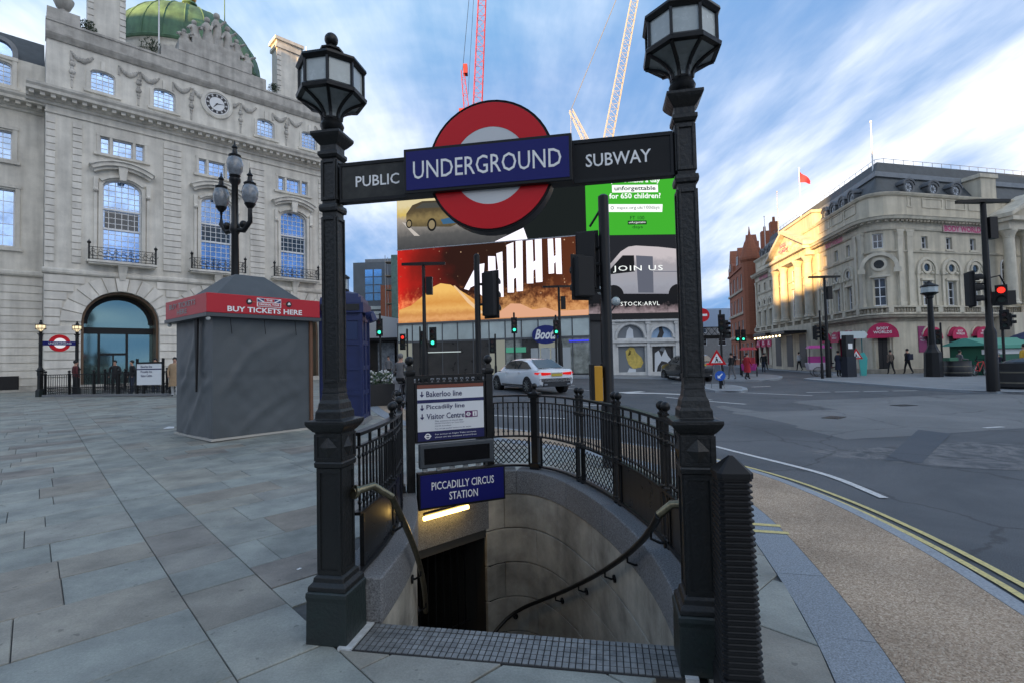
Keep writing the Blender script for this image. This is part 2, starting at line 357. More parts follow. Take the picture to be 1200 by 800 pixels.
gxs = [-400, -200, -120] + [-70 + 3.5 * i for i in range(41)] + [120, 200, 400]; gys = [-300, -100, -40] + [-12 + 3 * i for i in range(52)] + [200, 400, 900]
road = sheet('road', [(-900, -500), (900, -500), (900, 1600), (-900, 1600)], ASPH, RD, holes=[[(-2.6, 1), (2.6, 1), (2.6, 8), (-2.6, 8)]], cell=60, grid=(gxs, gys))
tag(road, kind='structure')
# pavement bed under the slabs
MORTAR = mat('slab_joint', (.095, .098, .096), .95, var=.3, vs=20)
ped_outer = [(-60, -4)] + [(p.x, p.y) for p in INNER] + [(-60, 48)]
bed = sheet('pavement', ped_outer, MORTAR, -.014, holes=[WELLX], cell=1.2); tag(bed, kind='structure')
# flagstones, laid in courses along V; U runs up the narrow band
U2 = Vector((-.69, .724)).normalized(); V2 = Vector((U2.y, -U2.x)); O2 = Vector((-1.46, 2.68))
def yorkstone():
    mt = bpy.data.materials.new('flagstone'); mt.use_nodes = True; t = mt.node_tree; n = t.nodes; l = t.links; b = n['Principled BSDF']
    g = n.new('ShaderNodeNewGeometry'); oi = n.new('ShaderNodeObjectInfo')
    cr_ = n.new('ShaderNodeValToRGB'); e = cr_.color_ramp.elements
    e[0].position = 0; e[0].color = (0.229, 0.246, 0.224, 1); e[1].position = 1; e[1].color = (0.335, 0.354, 0.319, 1)
    for pos, c_ in ((.2, (0.304, 0.324, 0.297, 1)), (.4, (0.248, 0.270, 0.252, 1)), (.55, (0.322, 0.318, 0.274, 1)), (.62, (0.248, 0.222, 0.185, 1)), (.72, (0.310, 0.336, 0.308, 1)), (.86, (0.229, 0.210, 0.185, 1))):
        x = e.new(pos); x.color = c_
    add = n.new('ShaderNodeAttribute'); add.attribute_name = 'tone'
    sm = n.new('ShaderNodeMath'); sm.operation = 'ADD'; l.new(oi.outputs['Random'], sm.inputs[0]); l.new(add.outputs['Fac'], sm.inputs[1])
    fr = n.new('ShaderNodeMath'); fr.operation = 'FRACT'; l.new(sm.outputs[0], fr.inputs[0]); l.new(fr.outputs[0], cr_.inputs[0])
    def noise(s_, d_, ro=.6):
        q = n.new('ShaderNodeTexNoise'); q.inputs['Scale'].default_value = s_; q.inputs['Detail'].default_value = d_; q.inputs['Roughness'].default_value = ro; l.new(g.outputs['Position'], q.inputs['Vector']); return q
    a = noise(2.2, 8); r1 = n.new('ShaderNodeValToRGB'); r1.color_ramp.elements[0].position = .3; r1.color_ramp.elements[1].position = .68; r1.color_ramp.elements[0].color = (.6, .61, .62, 1); r1.color_ramp.elements[1].color = (1.12, 1.12, 1.1, 1); l.new(a.outputs['Fac'], r1.inputs[0])
    f = noise(75, 4, .7); r2 = n.new('ShaderNodeValToRGB'); r2.color_ramp.elements[0].position = .3; r2.color_ramp.elements[1].position = .7; r2.color_ramp.elements[0].color = (.8, .8, .8, 1); r2.color_ramp.elements[1].color = (1.15, 1.15, 1.15, 1); l.new(f.outputs['Fac'], r2.inputs[0])
    m1 = n.new('ShaderNodeMixRGB'); m1.blend_type = 'MULTIPLY'; m1.inputs[0].default_value = 1; l.new(cr_.outputs[0], m1.inputs[1]); l.new(r1.outputs[0], m1.inputs[2])
    m2 = n.new('ShaderNodeMixRGB'); m2.blend_type = 'MULTIPLY'; m2.inputs[0].default_value = 1; l.new(m1.outputs[0], m2.inputs[1]); l.new(r2.outputs[0], m2.inputs[2])
    sp = noise(14, 2, .5); r4 = n.new('ShaderNodeValToRGB'); r4.color_ramp.elements[0].position = .70; r4.color_ramp.elements[1].position = .73; r4.color_ramp.elements[0].color = (1, 1, 1, 1); r4.color_ramp.elements[1].color = (.62, .62, .62, 1); l.new(sp.outputs['Fac'], r4.inputs[0])
    m3_ = n.new('ShaderNodeMixRGB'); m3_.blend_type = 'MULTIPLY'; m3_.inputs[0].default_value = 1; l.new(m2.outputs[0], m3_.inputs[1]); l.new(r4.outputs[0], m3_.inputs[2]); l.new(m3_.outputs[0], b.inputs['Base Color'])
    rr = n.new('ShaderNodeMath'); rr.operation = 'MULTIPLY_ADD'; rr.inputs[1].default_value = -.35; rr.inputs[2].default_value = .72; l.new(a.outputs['Fac'], rr.inputs[0]); l.new(rr.outputs[0], b.inputs['Roughness'])
    bp = n.new('ShaderNodeBump'); bp.inputs['Strength'].default_value = .35; bp.inputs['Distance'].default_value = .006; l.new(f.outputs['Fac'], bp.inputs['Height'])
    b2 = n.new('ShaderNodeBump'); b2.inputs['Strength'].default_value = .4; b2.inputs['Distance'].default_value = .015; l.new(a.outputs['Fac'], b2.inputs['Height']); l.new(bp.outputs[0], b2.inputs['Normal']); l.new(b2.outputs[0], b.inputs['Normal'])
    return mt
FLAG = yorkstone()
def clip(P, q, nrm):                              # keep the side where (p-q).n >= 0
    o = []
    for i in range(len(P)):
        a, b = P[i], P[(i + 1) % len(P)]; da = (a - q).dot(nrm); db = (b - q).dot(nrm)
        if da >= 0: o.append(a)
        if (da >= 0) != (db >= 0): o.append(a.lerp(b, da / (da - db)))
    return o
def nearest(c, P):
    best = None
    for i in range(len(P) - 1):
        a, b = P[i], P[i + 1]; t = max(0, min(1, (c - a).dot(b - a) / (b - a).length_squared)); q = a.lerp(b, t); d = (q - c).length
        if best is None or d < best[0]: best = (d, q, (b - a).normalized())
    return best
THR = [Vector((-1.25, 3.005)), Vector((1.15, 2.565))]
holecurves = [offs(LC, .1), offs(RC, -.1)]
def slab_poly(u0, u1, v0, v1):
    P = [O2 + U2 * u + V2 * v for u, v in ((u0, v0), (u0, v1), (u1, v1), (u1, v0))]
    c = sum(P, Vector((0, 0))) / 4
    if c.y < 1.2 or c.y > 46: return None
    d, q, t = nearest(c, INNER)
    if d >= 1.2 and not inpoly(c.x, c.y, ped_outer): return None
    if d < 1.2:
        P = clip(P, q, Vector((-t.y, t.x)))
        if len(P) < 3: return None
    if inpoly(c.x, c.y, WELLX): 
        # pieces half over the well keep only what lies in front of the threshold
        t = (THR[1] - THR[0]).normalized(); P = clip(P, THR[0], Vector((t.y, -t.x))); return P if len(P) > 2 else None
    best = None
    tq = (THR[1] - THR[0]).normalized(); front = (c - THR[0]).dot(Vector((tq.y, -tq.x)))
    for hc, sgn in ((holecurves[0], 1), (holecurves[1], -1)):
        if front > .12: break
        e = nearest(c, hc)
        if e[0] < .9:
            t = e[2]
            if abs((c - e[1]).dot(t)) < .35: P = clip(P, e[1], Vector((-t.y, t.x)) * sgn)
            if len(P) < 3: return None
    # threshold line
    t = (THR[1] - THR[0]).normalized(); nn_ = Vector((t.y, -t.x))
    if -1.05 < c.x < 1.0 and (c - THR[0]).dot(nn_) > -.45 and c.y < 3.4: P = clip(P, THR[0], nn_)
    if len(P) < 3: return None
    e1, e2 = Vector((-1.1, 5.62)), Vector((-.36, 6.33)); t = (e2 - e1).normalized(); nn_ = Vector((-t.y, t.x)); m_ = (c - (e1 + e2) / 2)
    if m_.length < .75 and abs(m_.dot(t)) < .7: P = clip(P, e1, nn_)
    return P if len(P) > 2 else None
slabs = []
rng = random.Random(11)
u = -2.5
while u < 62:
    cw = rng.choice([.42, .5, .55, .62, .68])
    # band of single stones, then courses to both sides
    for v0, v1 in ([(0.0, .5)]): slabs.append((u, u + cw, v0, v1))
    u += cw
u = -2.5 - .2
while u < 62:
    cw = rng.choice([.4, .47, .52, .58, .66])
    v = .5 + rng.uniform(-.4, 0); first = True
    while v < 9 + u * .35:
        ln = rng.uniform(.6, 1.25)
        a = max(v, .5)
        if v + ln - a > .18: slabs.append((u, u + cw, a, v + ln))
        v += ln
    u += cw
u = -2.5 - .35
while u < 62:
    cw = rng.choice([.42, .5, .56, .62, .7])
    v = 0.; k = True
    while v > -34:
        ln = rng.uniform(.5, 1.15); b_ = min(v, 0) if not k else 0; k = False
        slabs.append((u, u + cw, v - ln, b_)); v -= ln
    u += cw
cand = []
for a, b_, c0, c1 in slabs:
    g_ = .005
    P = slab_poly(a + g_, b_ - g_, c0 + .0035, c1 - .0035)
    if not P: continue
    c = sum(P, Vector((0, 0))) / len(P)
    A = abs(sum(P[i].x * P[(i + 1) % len(P)].y - P[(i + 1) % len(P)].x * P[i].y for i in range(len(P)))) / 2
    if A < .01: continue
    px = 600 + 590 * c.x / max(c.y, .2)
    vis = -150 < px < 1300 and c.y > 2.1
    cand.append((A / max(c.y, .5) ** 3 if vis else 0, P, c, A, vis))
cand.sort(key=lambda e: -e[0])
far = MB(); rest_tone = []; rs = random.Random(5)
for i, (_, P, c, A, vis) in enumerate(cand):
    if not vis and c.y > 6: continue
    dz = rs.uniform(-.0015, .0025); tx, ty = rs.uniform(-.003, .003), rs.uniform(-.003, .003)
    Z = lambda p: gz(p.x, p.y) + dz + tx * (p.x - c.x) + ty * (p.y - c.y)
    n = len(P); ins = [c + (p - c) * (1 - .006 / max(.1, (p - c).length)) for p in P]
    if sum(P[k].x * P[(k + 1) % n].y - P[(k + 1) % n].x * P[k].y for k in range(n)) < 0: P = P[::-1]; ins = ins[::-1]
    if i < 300:
        o3 = Vector((c.x, c.y, gz(c.x, c.y))); mb = MB()
        lo = [(p.x - c.x, p.y - c.y, Z(p) - .03 - o3.z) for p in P]; md = [(p.x - c.x, p.y - c.y, Z(p) - .004 - o3.z) for p in P]; tp = [(p.x - c.x, p.y - c.y, Z(p) - o3.z) for p in ins]
        mb.add(lo + md + tp, [tuple(range(2 * n, 3 * n))] + [(j, (j + 1) % n, n + (j + 1) % n, n + j) for j in range(n)] + [(n + j, n + (j + 1) % n, 2 * n + (j + 1) % n, 2 * n + j) for j in range(n)])
        mb.build('flagstone', FLAG, bed, loc=o3, fix=False)
    else:
        far.add([(p.x, p.y, Z(p) - .012) for p in P] + [(p.x, p.y, Z(p)) for p in P], [tuple(range(n, 2 * n))] + [(j, (j + 1) % n, n + (j + 1) % n, n + j) for j in range(n)]); rest_tone += [rs.random()] * (n + 1)
fo = far.build('small_flagstones', FLAG, bed, fix=False); fo['kind'] = 'stuff'
at_ = fo.data.attributes.new('tone', 'FLOAT', 'FACE'); at_.data.foreach_set('value', rest_tone)
# granite band, resin gravel strip and kerb
for i0 in range(0, len(GRAN) - 3, 3):
    seg = GRAN[i0:i0 + 4]
    if len(seg) < 4: break
    mid = seg[1]
    if mid.y < 1.2 or (mid.y > 14): continue
    sg = [seg[0].lerp(seg[1], .014), seg[1], seg[2], seg[3].lerp(seg[2], .014)]
    a = offs(sg, .005); b_ = offs(sg, .325); mb = MB(); P = a + b_[::-1]
    zt = [gz(p.x, p.y) + .002 for p in P]; n = len(P)
    mb.add([(p.x, p.y, z - .05) for p, z in zip(P, zt)] + [(p.x, p.y, z) for p, z in zip(P, zt)], [(4 + 4, 5 + 4, 6 + 4, 7 + 4) + (12, 13, 14, 15)] + [(j, (j + 1) % n, n + (j + 1) % n, n + j) for j in range(n)])
    mb.build('granite_sett', GRANB, bed)
mb = MB()
ribbon(mb, [p for p in GRAN if p.y > 13], .005, .325, .001); o = mb.build('far_granite_band', GRANB, bed)
mb = MB(); ribbon(mb, GRAN, -.02, .35, -.02); mb.build('granite_bedding', MORTAR, bed)
def gravel():
    mt = bpy.data.materials.new('resin_gravel'); mt.use_nodes = True; t = mt.node_tree; n = t.nodes; l = t.links; b = n['Principled BSDF']
    g = n.new('ShaderNodeNewGeometry'); v = n.new('ShaderNodeTexVoronoi'); v.inputs['Scale'].default_value = 115; l.new(g.outputs['Position'], v.inputs['Vector'])
    r1 = n.new('ShaderNodeValToRGB'); e = r1.color_ramp.elements; e[0].position = 0; e[0].color = (.24, .17, .11, 1); e[1].position = 1; e[1].color = (.6, .49, .37, 1)
    for p_, c_ in ((.35, (.38, .28, .19, 1)), (.65, (.46, .35, .25, 1))): x = e.new(p_); x.color = c_
    sp = n.new('ShaderNodeSeparateColor'); l.new(v.outputs['Color'], sp.inputs[0]); l.new(sp.outputs[0], r1.inputs[0])
    q = n.new('ShaderNodeTexNoise'); q.inputs['Scale'].default_value = 1.3; q.inputs['Detail'].default_value = 5; l.new(g.outputs['Position'], q.inputs['Vector'])
    r2 = n.new('ShaderNodeValToRGB'); r2.color_ramp.elements[0].position = .35; r2.color_ramp.elements[1].position = .7; r2.color_ramp.elements[0].color = (.78, .78, .78, 1); r2.color_ramp.elements[1].color = (1.1, 1.1, 1.1, 1); l.new(q.outputs['Fac'], r2.inputs[0])
    mx = n.new('ShaderNodeMixRGB'); mx.blend_type = 'MULTIPLY'; mx.inputs[0].default_value = 1; l.new(r1.outputs[0], mx.inputs[1]); l.new(r2.outputs[0], mx.inputs[2]); l.new(mx.outputs[0], b.inputs['Base Color'])
    bp = n.new('ShaderNodeBump'); bp.inputs['Strength'].default_value = .7; bp.inputs['Distance'].default_value = .008; bp.invert = True; l.new(v.outputs['Distance'], bp.inputs['Height']); l.new(bp.outputs[0], b.inputs['Normal']); b.inputs['Roughness'].default_value = .85
    return mt
tan = sheet('gravel_strip', [(p.x, p.y) for p in GRAN] + [(p.x, p.y) for p in reversed(EDGE)], gravel(), 0, cell=.9); tag(tan, kind='structure')
KERBL = mat('kerb_granite', (.3, .33, .36), .75, var=.35, vs=60, bump=.15, bs=90, obj=.06)
kerb = empty('kerb'); tag(kerb, kind='structure')
for i0 in range(0, len(EDGE) - 3, 3):
    sg = EDGE[i0:i0 + 4]
    if len(sg) < 4: break
    if sg[1].y < 1.5: continue
    sg = [sg[0].lerp(sg[1], .012), sg[1], sg[2], sg[3].lerp(sg[2], .012)]
    a = offs(sg, .06); b_ = offs(sg, -.07); mb = MB(); n = 4
    zt = lambda p: gz(p.x, p.y) + .003
    ring = lambda q0, q1: [(q0.x, q0.y, gz(q0.x, q0.y) - .16), (q0.x, q0.y, zt(q0)), (q0.lerp(q1, .86).x, q0.lerp(q1, .86).y, zt(q1)), (q1.x, q1.y, zt(q1) - .02), (q1.x, q1.y, gz(q1.x, q1.y) - .16)]
    mb.loft([ring(p, q) for p, q in zip(a, b_)]); mb.build('kerbstone', KERBL, kerb)
# markings on the road
def marking(name, P, w0, w1, mt, extra=.012):
    mb = MB(); ribbon(mb, P, w0, w1, RD + extra); return tag(mb.build(name, mt), kind='structure')
NEAR = [p for p in EDGE if p.y > -2 and not (p.y > 13 and p.x < -2)]
marking('yellow_line', NEAR, -.22, -.28, YELLOW); marking('yellow_line', NEAR, -.36, -.42, YELLOW)
marking('white_line', resamp(crom([(3.55, 10.6), (3.87, 9.46), (4.35, 7.73), (4.45, 7.0), (4.38, 6.05)]), .3), -.05, .05, MARK)
def strip(p, q, wd, name='white_line', mt=MARK): return marking(name, resamp([Vector(p), Vector(q)], 1.0), -wd / 2, wd / 2, mt, .012)
def poly_mark(name, P, mt=MARK, extra=.012): return tag(sheet(name, P, mt, RD + extra, cell=1.0), kind='structure')
old = sheet('worn_road_surface', [(3.0, 12.2), (4.1, 9.7), (8.15, 10.42), (11.2, 11.1), (17, 12.4), (30, 15), (45, 17), (45, 22), (28, 20), (16, 19.5), (9, 18.3), (4, 15.5)], ASPH_OLD, RD + .004, cell=1.3); tag(old, kind='structure')
new = sheet('road_patch', [(5.94, 8.16), (6.3, 7.87), (9.1, 10.55), (8.93, 11.19)], ASPH_NEW, RD + .008, cell=.8); tag(new, kind='structure')
scar = sheet('worn_road_surface', [(4.9, 9.3), (5.9, 9.1), (8.4, 9.6), (12, 8.9), (14, 7.6), (13.2, 7.0), (10, 7.3), (8, 7.0), (6.6, 7.5), (5.4, 8.5)], None, RD + .0045, cell=.6); tag(scar, kind='structure')
def scarmat():
    mt = asphalt('scraped_asphalt', (.075, .082, .09), (.2, .2, .2))
    for nd in mt.node_tree.nodes:
        if nd.type == 'TEX_NOISE' and abs(nd.inputs['Scale'].default_value - .32) < 1e-3: nd.inputs['Scale'].default_value = 1.5; nd.inputs['Distortion'].default_value = 2.2
    return mt
scar.data.materials.clear(); scar.data.materials.append(scarmat())
strip((13.2, 11.9), (13.8, 12.0), .14); strip((16.5, 12.6), (17.1, 12.7), .14); strip((10.4, 11.2), (10.9, 11.3), .12)
strip((9.5, 24.5), (12.2, 20.6), .16); strip((6.2, 20.5), (8.3, 17.4), .16)
for k in range(5): strip((9.6 + .75 * k, 30.5 - .9 * k), (10.8 + .75 * k, 30.7 - .9 * k), .22)
for k in range(4): strip((13 + 1.2 * k, 22.4 - .1 * k), (14 + 1.2 * k, 22.3 - .1 * k), .18)
poly_mark('turn_arrow', [(4.6, 22.6), (5.0, 22.0), (6.2, 22.2), (7.6, 21.6), (7.7, 22.0), (6.3, 22.7), (5.4, 22.6), (6.1, 23.2), (5.9, 23.5)])
poly_mark('turn_arrow', [(6.8, 19.8), (7.4, 19.4), (9.2, 19.6), (9.2, 19.9), (7.8, 19.9), (8.6, 20.5), (8.3, 20.7)])
strip((-2.5, 15.2), (1.4, 13.6), .14); strip((2.2, 17.2), (3.6, 16.6), .14); strip((2.6, 24.8), (3.6, 23.4), .14)
for k in range(4): strip((-2 + 1.5 * k, 27.0), (-1.2 + 1.5 * k, 27.0), .2)
# far pavements: right corner, traffic islands, shop side
PAVE = mat('grey_paving', (.23, .245, .255), .75, var=.25, vs=.8, bump=.2, bs=30)
def pavement(name, P, h=.0, kw=.2):
    P = [(p[0], p[1]) for p in P]
    o = sheet(name, P, PAVE, h, cell=2.0); tag(o, kind='structure')
    k = empty('kerb'); tag(k, kind='structure')
    pts = [Vector(p) for p in P]; area = sum(pts[i].x * pts[(i + 1) % len(pts)].y - pts[(i + 1) % len(pts)].x * pts[i].y for i in range(len(pts)))
    if area < 0: pts.reverse()
    loop = resamp(pts + [pts[0]], 1.2); out_ = offs(loop, -.02); inn = offs(loop, kw); mb = MB(); n = len(loop)
    rings = []
    for p, q in zip(out_, inn): rings.append([(p.x, p.y, gz(p.x, p.y) + RD - .02), (p.x, p.y, gz(p.x, p.y) + h + .006), (q.x, q.y, gz(q.x, q.y) + h + .006)])
    vs = [p for r_ in rings for p in r_]
    mb.add(vs, [(3 * i + j, 3 * i + 3 + j, 3 * i + 4 + j, 3 * i + 1 + j) for i in range(n - 1) for j in (0, 1)]); mb.build('kerb_edge', KERBL, k)
    return o
CORN = crom([(60, 15.5), (34, 17), (24, 18.2), (20, 18.8), (18.6, 19.6), (18.2, 22), (18.3, 26), (18.5, 30), (18.8, 32.6), (19.8, 33.6), (22, 35.5), (24.6, 39), (27.2, 50), (29.5, 64), (33, 80), (39, 100)], 4)
pavement('corner_pavement', [(p.x, p.y) for p in CORN] + [(60, 100)])
ISL = crom([(9.3, 23.3), (10.4, 23.0), (11.4, 24.6), (11.9, 27), (11.4, 28.3), (10.3, 27.4), (9.4, 25.2), (9.3, 23.3)], 4)
pavement('traffic_island', [(p.x, p.y) for p in ISL][:-1])
ISL2 = crom([(13.5, 33), (16.5, 32.5), (19.5, 36.5), (20.5, 41), (18.5, 41.5), (15.5, 38.5), (13.5, 33)], 4)
pavement('traffic_island', [(p.x, p.y) for p in ISL2][:-1])
SHOPP = [(-26, 52), (-14, 38.6), (-9, 37.4), (0, 35.2), (5.5, 34.4), (11, 34.6), (12.6, 38), (17, 50), (23, 75), (5, 75)]
pavement('shop_pavement', SHOPP)

# yellow bars across the granite band, drain covers, dropped paper
for k, (p, q) in enumerate((((2.16, 4.78), (2.5, 4.68)), ((2.2, 4.98), (2.53, 4.88)))):
    mb = MB(); ribbon(mb, [Vector(p), Vector(q)], -.035, .035, .006); tag(mb.build('yellow_kerb_mark', YELLOW), kind='structure')
CASTI = mat('cast_cover', (.05, .05, .05), .5, .5, var=.4, vs=30)
for x, y, a, lb in ((8.6, 13.6, 40, 'square iron cover in the pale worn road'), (12.5, 16.2, 10, 'far square iron cover in the pale road'), (4.6, 12.4, 65, 'square iron cover left of the worn road patch')):
    c_ = empty('iron_cover', (x, y, gz(x, y) + RD), a, lb, 'manhole cover', 'iron covers in the road'); MB().box(-.32, .32, -.2, .2, -.02, .012).build('frame', MATTE, c_); g_ = MB()
    for i in range(6):
        for j in range(4): g_.box(-.3 + i * .1, -.22 + i * .1, -.19 + j * .1, -.11 + j * .1, .01, .016)
    tag(g_.build('tread', CASTI, c_), kind='stuff')
for x, y, a, lb in ((-8.6, 12.6, 30, 'crumpled white paper scrap on the paving left of the kiosk'), (-1.75, 4.1, 70, 'tiny white paper scrap on the paving by the left column')):
    k_ = .11 if y > 6 else .02; q_ = MB(); q_.add([(-k_, -k_ * .5, .006), (k_, -k_ * .6, .004), (k_ * 1.1, k_ * .5, .03 * k_ / .11), (0, k_ * .3, .045 * k_ / .11), (-k_ * .9, k_ * .6, .008)], [(0, 1, 3), (1, 2, 3), (0, 3, 4)]); o = q_.build('paper_scrap', PAINTW, loc=(x, y, gz(x, y) + .002)); o.rotation_euler = (0, 0, math.radians(a)); tag(o, lb, 'paper', 'litter on the paving')
# ================================================================ buildings (local frames: x along the front, -y towards the street)
def wall_face(mb, x0, x1, z0, z1, ops, t=.35, y=0., k=0):
    xs = sorted({x0, x1, *[o[0] for o in ops], *[o[1] for o in ops]}); zs = sorted({z0, z1, *[o[2] for o in ops], *[o[3] for o in ops]})
    xs = [x for x in xs if x0 <= x <= x1]; zs = [z for z in zs if z0 <= z <= z1]
    for i in range(len(xs) - 1):
        for j in range(len(zs) - 1):
            cx, cz = (xs[i] + xs[i + 1]) / 2, (zs[j] + zs[j + 1]) / 2
            if any(o[0] < cx < o[1] and o[2] < cz < o[3] for o in ops): continue
            mb.add([(xs[i], y, zs[j]), (xs[i + 1], y, zs[j]), (xs[i + 1], y, zs[j + 1]), (xs[i], y, zs[j + 1])], [(0, 1, 2, 3)], k)
    for o in ops:
        a, b_, c, d = o[:4]; r_ = o[4] if len(o) > 4 else 0
        out_ = [(a, c)] + outline(a, b_, c, d, r_) + [(b_, c)]
        n = len(out_)
        mb.add([(p[0], y, p[1]) for p in out_] + [(p[0], y + t, p[1]) for p in out_], [(i, i + 1, n + i + 1, n + i) for i in range(n - 1)] + [(0, n, 2 * n - 1, n - 1)], k)
        if r_:
            arc = outline(a, b_, c, d, r_); m_ = len(arc) // 2
            for side, cor in ((arc[:m_ + 1], (a, d)), (arc[m_:], (b_, d))):
                for i in range(len(side) - 1): mb.add([(cor[0], y, cor[1]), (side[i][0], y, side[i][1]), (side[i + 1][0], y, side[i + 1][1])], [(0, 1, 2)], k)
    return mb
def outline(a, b_, c, d, r_, n=12):
    if not r_: return [(a, d), (b_, d)]
    cx = (a + b_) / 2; hw_ = (b_ - a) / 2
    return [(cx - hw_ * math.cos(PI * i / n), d - r_ + r_ * math.sin(PI * i / n)) for i in range(n + 1)]
def window(root, a, b_, c, d, y=.2, cols=3, rows=5, r_=0., frame=WFRAME, glass=GLASSB, fw=.07, bw=.03, sill=None, name='window'):
    mb = MB(); o_ = outline(a, b_, c, d, r_)
    P = [(a, c)] + o_ + [(b_, c)]; cx, cz = (a + b_) / 2, (c + d) / 2
    for i in range(len(P)):
        p, q = P[i], P[(i + 1) % len(P)]
        f = lambda s_: (s_[0] + (cx - s_[0]) * fw / (b_ - a) * 2, s_[1] + (cz - s_[1]) * fw / (d - c) * 2)
        mb.prism([p, q, f(q), f(p)], y - .04, y + .05)
    w_ = mb.build(name, frame, root)
    g = MB(); g.prism(P, y + .03, y + .045); g.build('glass', glass, w_)
    if cols > 1 or rows > 1:
        br = MB()
        for i in range(1, cols):
            x = a + (b_ - a) * i / cols; hh = d - (r_ * (1 - math.sqrt(max(0, 1 - ((x - cx) / ((b_ - a) / 2)) ** 2))) if r_ else 0)
            br.box(x - bw / 2, x + bw / 2, y, y + .032, c, hh)
        for j in range(1, rows):
            z = c + (d - c) * j / rows; hw_ = (b_ - a) / 2
            if r_ and z > d - r_: hw_ *= math.sqrt(max(.01, 1 - ((z - d + r_) / r_) ** 2))
            br.box(cx - hw_, cx + hw_, y + .002, y + .03, z - bw / 2, z + bw / 2)
        tag(br.build('glazing_bars', frame, w_), kind='stuff')
    if sill: MB().box(a - .12, b_ + .12, -.14, .1, c - .16, c - .01).build('sill', sill, root)
    return w_
def profile_run(root, name, x0, x1, prof, mt, ends=True):     # moulding: prof of (y, z), swept along x
    n = len(prof); mb = MB()
    mb.loft([[(x, y_, z_) for y_, z_ in prof] for x in (x0, x1)]); return mb.build(name, mt, root)
# ---------------------------------------------------------------- domed stone building, left
FO = Vector((-27.03, 29.0)); FD = 44
fire = empty('domed_building', (FO.x, FO.y, 0), FD, 'grey stone building with green dome, clock and arched ground-floor doorways', 'building')
W = 17.8; BAY = (3.6, 8.9, 14.2); G0 = .2; AW, AT, AS = 1.95, 6.42, 4.47
ops = []
for b_ in BAY:
    ops += [(b_ - AW, b_ + AW, G0, AT, AT - AS), (b_ - .98, b_ + .98, 8.3, 13.5, .55), (b_ - 1.1, b_ - .66, 15.0, 16.05), (b_ - .5, b_ + .5, 15.0, 16.05), (b_ + .66, b_ + 1.1, 15.0, 16.05), (b_ - 1.35 - .6 + .35, b_ - .25, 18.85, 20.2, .25) if False else (b_ - .02, b_ + .0, 16.5, 16.51)]
ops = [o for o in ops if o[3] - o[2] > .1]
AWIN = [(2.0, 3.2), (5.2, 6.4), (11.6, 12.8), (14.9, 16.1)]
ops += [(a, b_, 18.85, 20.2, .22) for a, b_ in AWIN]
wl = wall_face(MB(), 0, W, G0, 21.4, ops, .6)
wl.box(0, W, 14, 14.2, G0, 21.4); wl.add([(0, 0, G0), (0, 14, G0), (0, 14, 21.4), (0, 0, 21.4)], [(0, 1, 2, 3)]); wl.add([(W, 0, G0), (W, 14, G0), (W, 14, 21.4), (W, 0, 21.4)], [(0, 1, 2, 3)]); wl.add([(0, 0, 21.4), (W, 0, 21.4), (W, 14, 21.4), (0, 14, 21.4)], [(0, 1, 2, 3)])
wl.build('wall', STONE, fire, fix=False)
# channelled ground floor: courses between the arches, voussoirs round them
NC = 13; hC = (7.25 - .75) / NC
RV = AW + .95
def halfw(z, r_): return r_ if z <= AS else math.sqrt(max(0, r_ * r_ - (z - AS) ** 2)) if z - AS < r_ else 0
for k in range(NC):
    z0, z1 = .75 + k * hC, .75 + (k + 1) * hC - .06; zm = (z0 + z1) / 2
    cuts = []
    for b_ in BAY:
        hw_ = max(halfw(zm, AW), 0) if zm < AS - .3 else halfw(z0 if z0 > AS else AS, RV)
        if zm < AS - .3: hw_ = AW
        if hw_ > 0: cuts.append((b_ - hw_, b_ + hw_))
    x = 0.
    segs = []
    for a, b_ in cuts: segs.append((x, a)); x = b_
    segs.append((x, W))
    for a, b_ in segs:
        if b_ - a < .1: continue
        nb = max(1, round((b_ - a) / 1.6)); 
        MB().prism([(a + .01, z0), (b_ - .01, z0), (b_ - .01, z1), (a + .01, z1)], -.09, .01).build('stone_course', STONE2, fire)
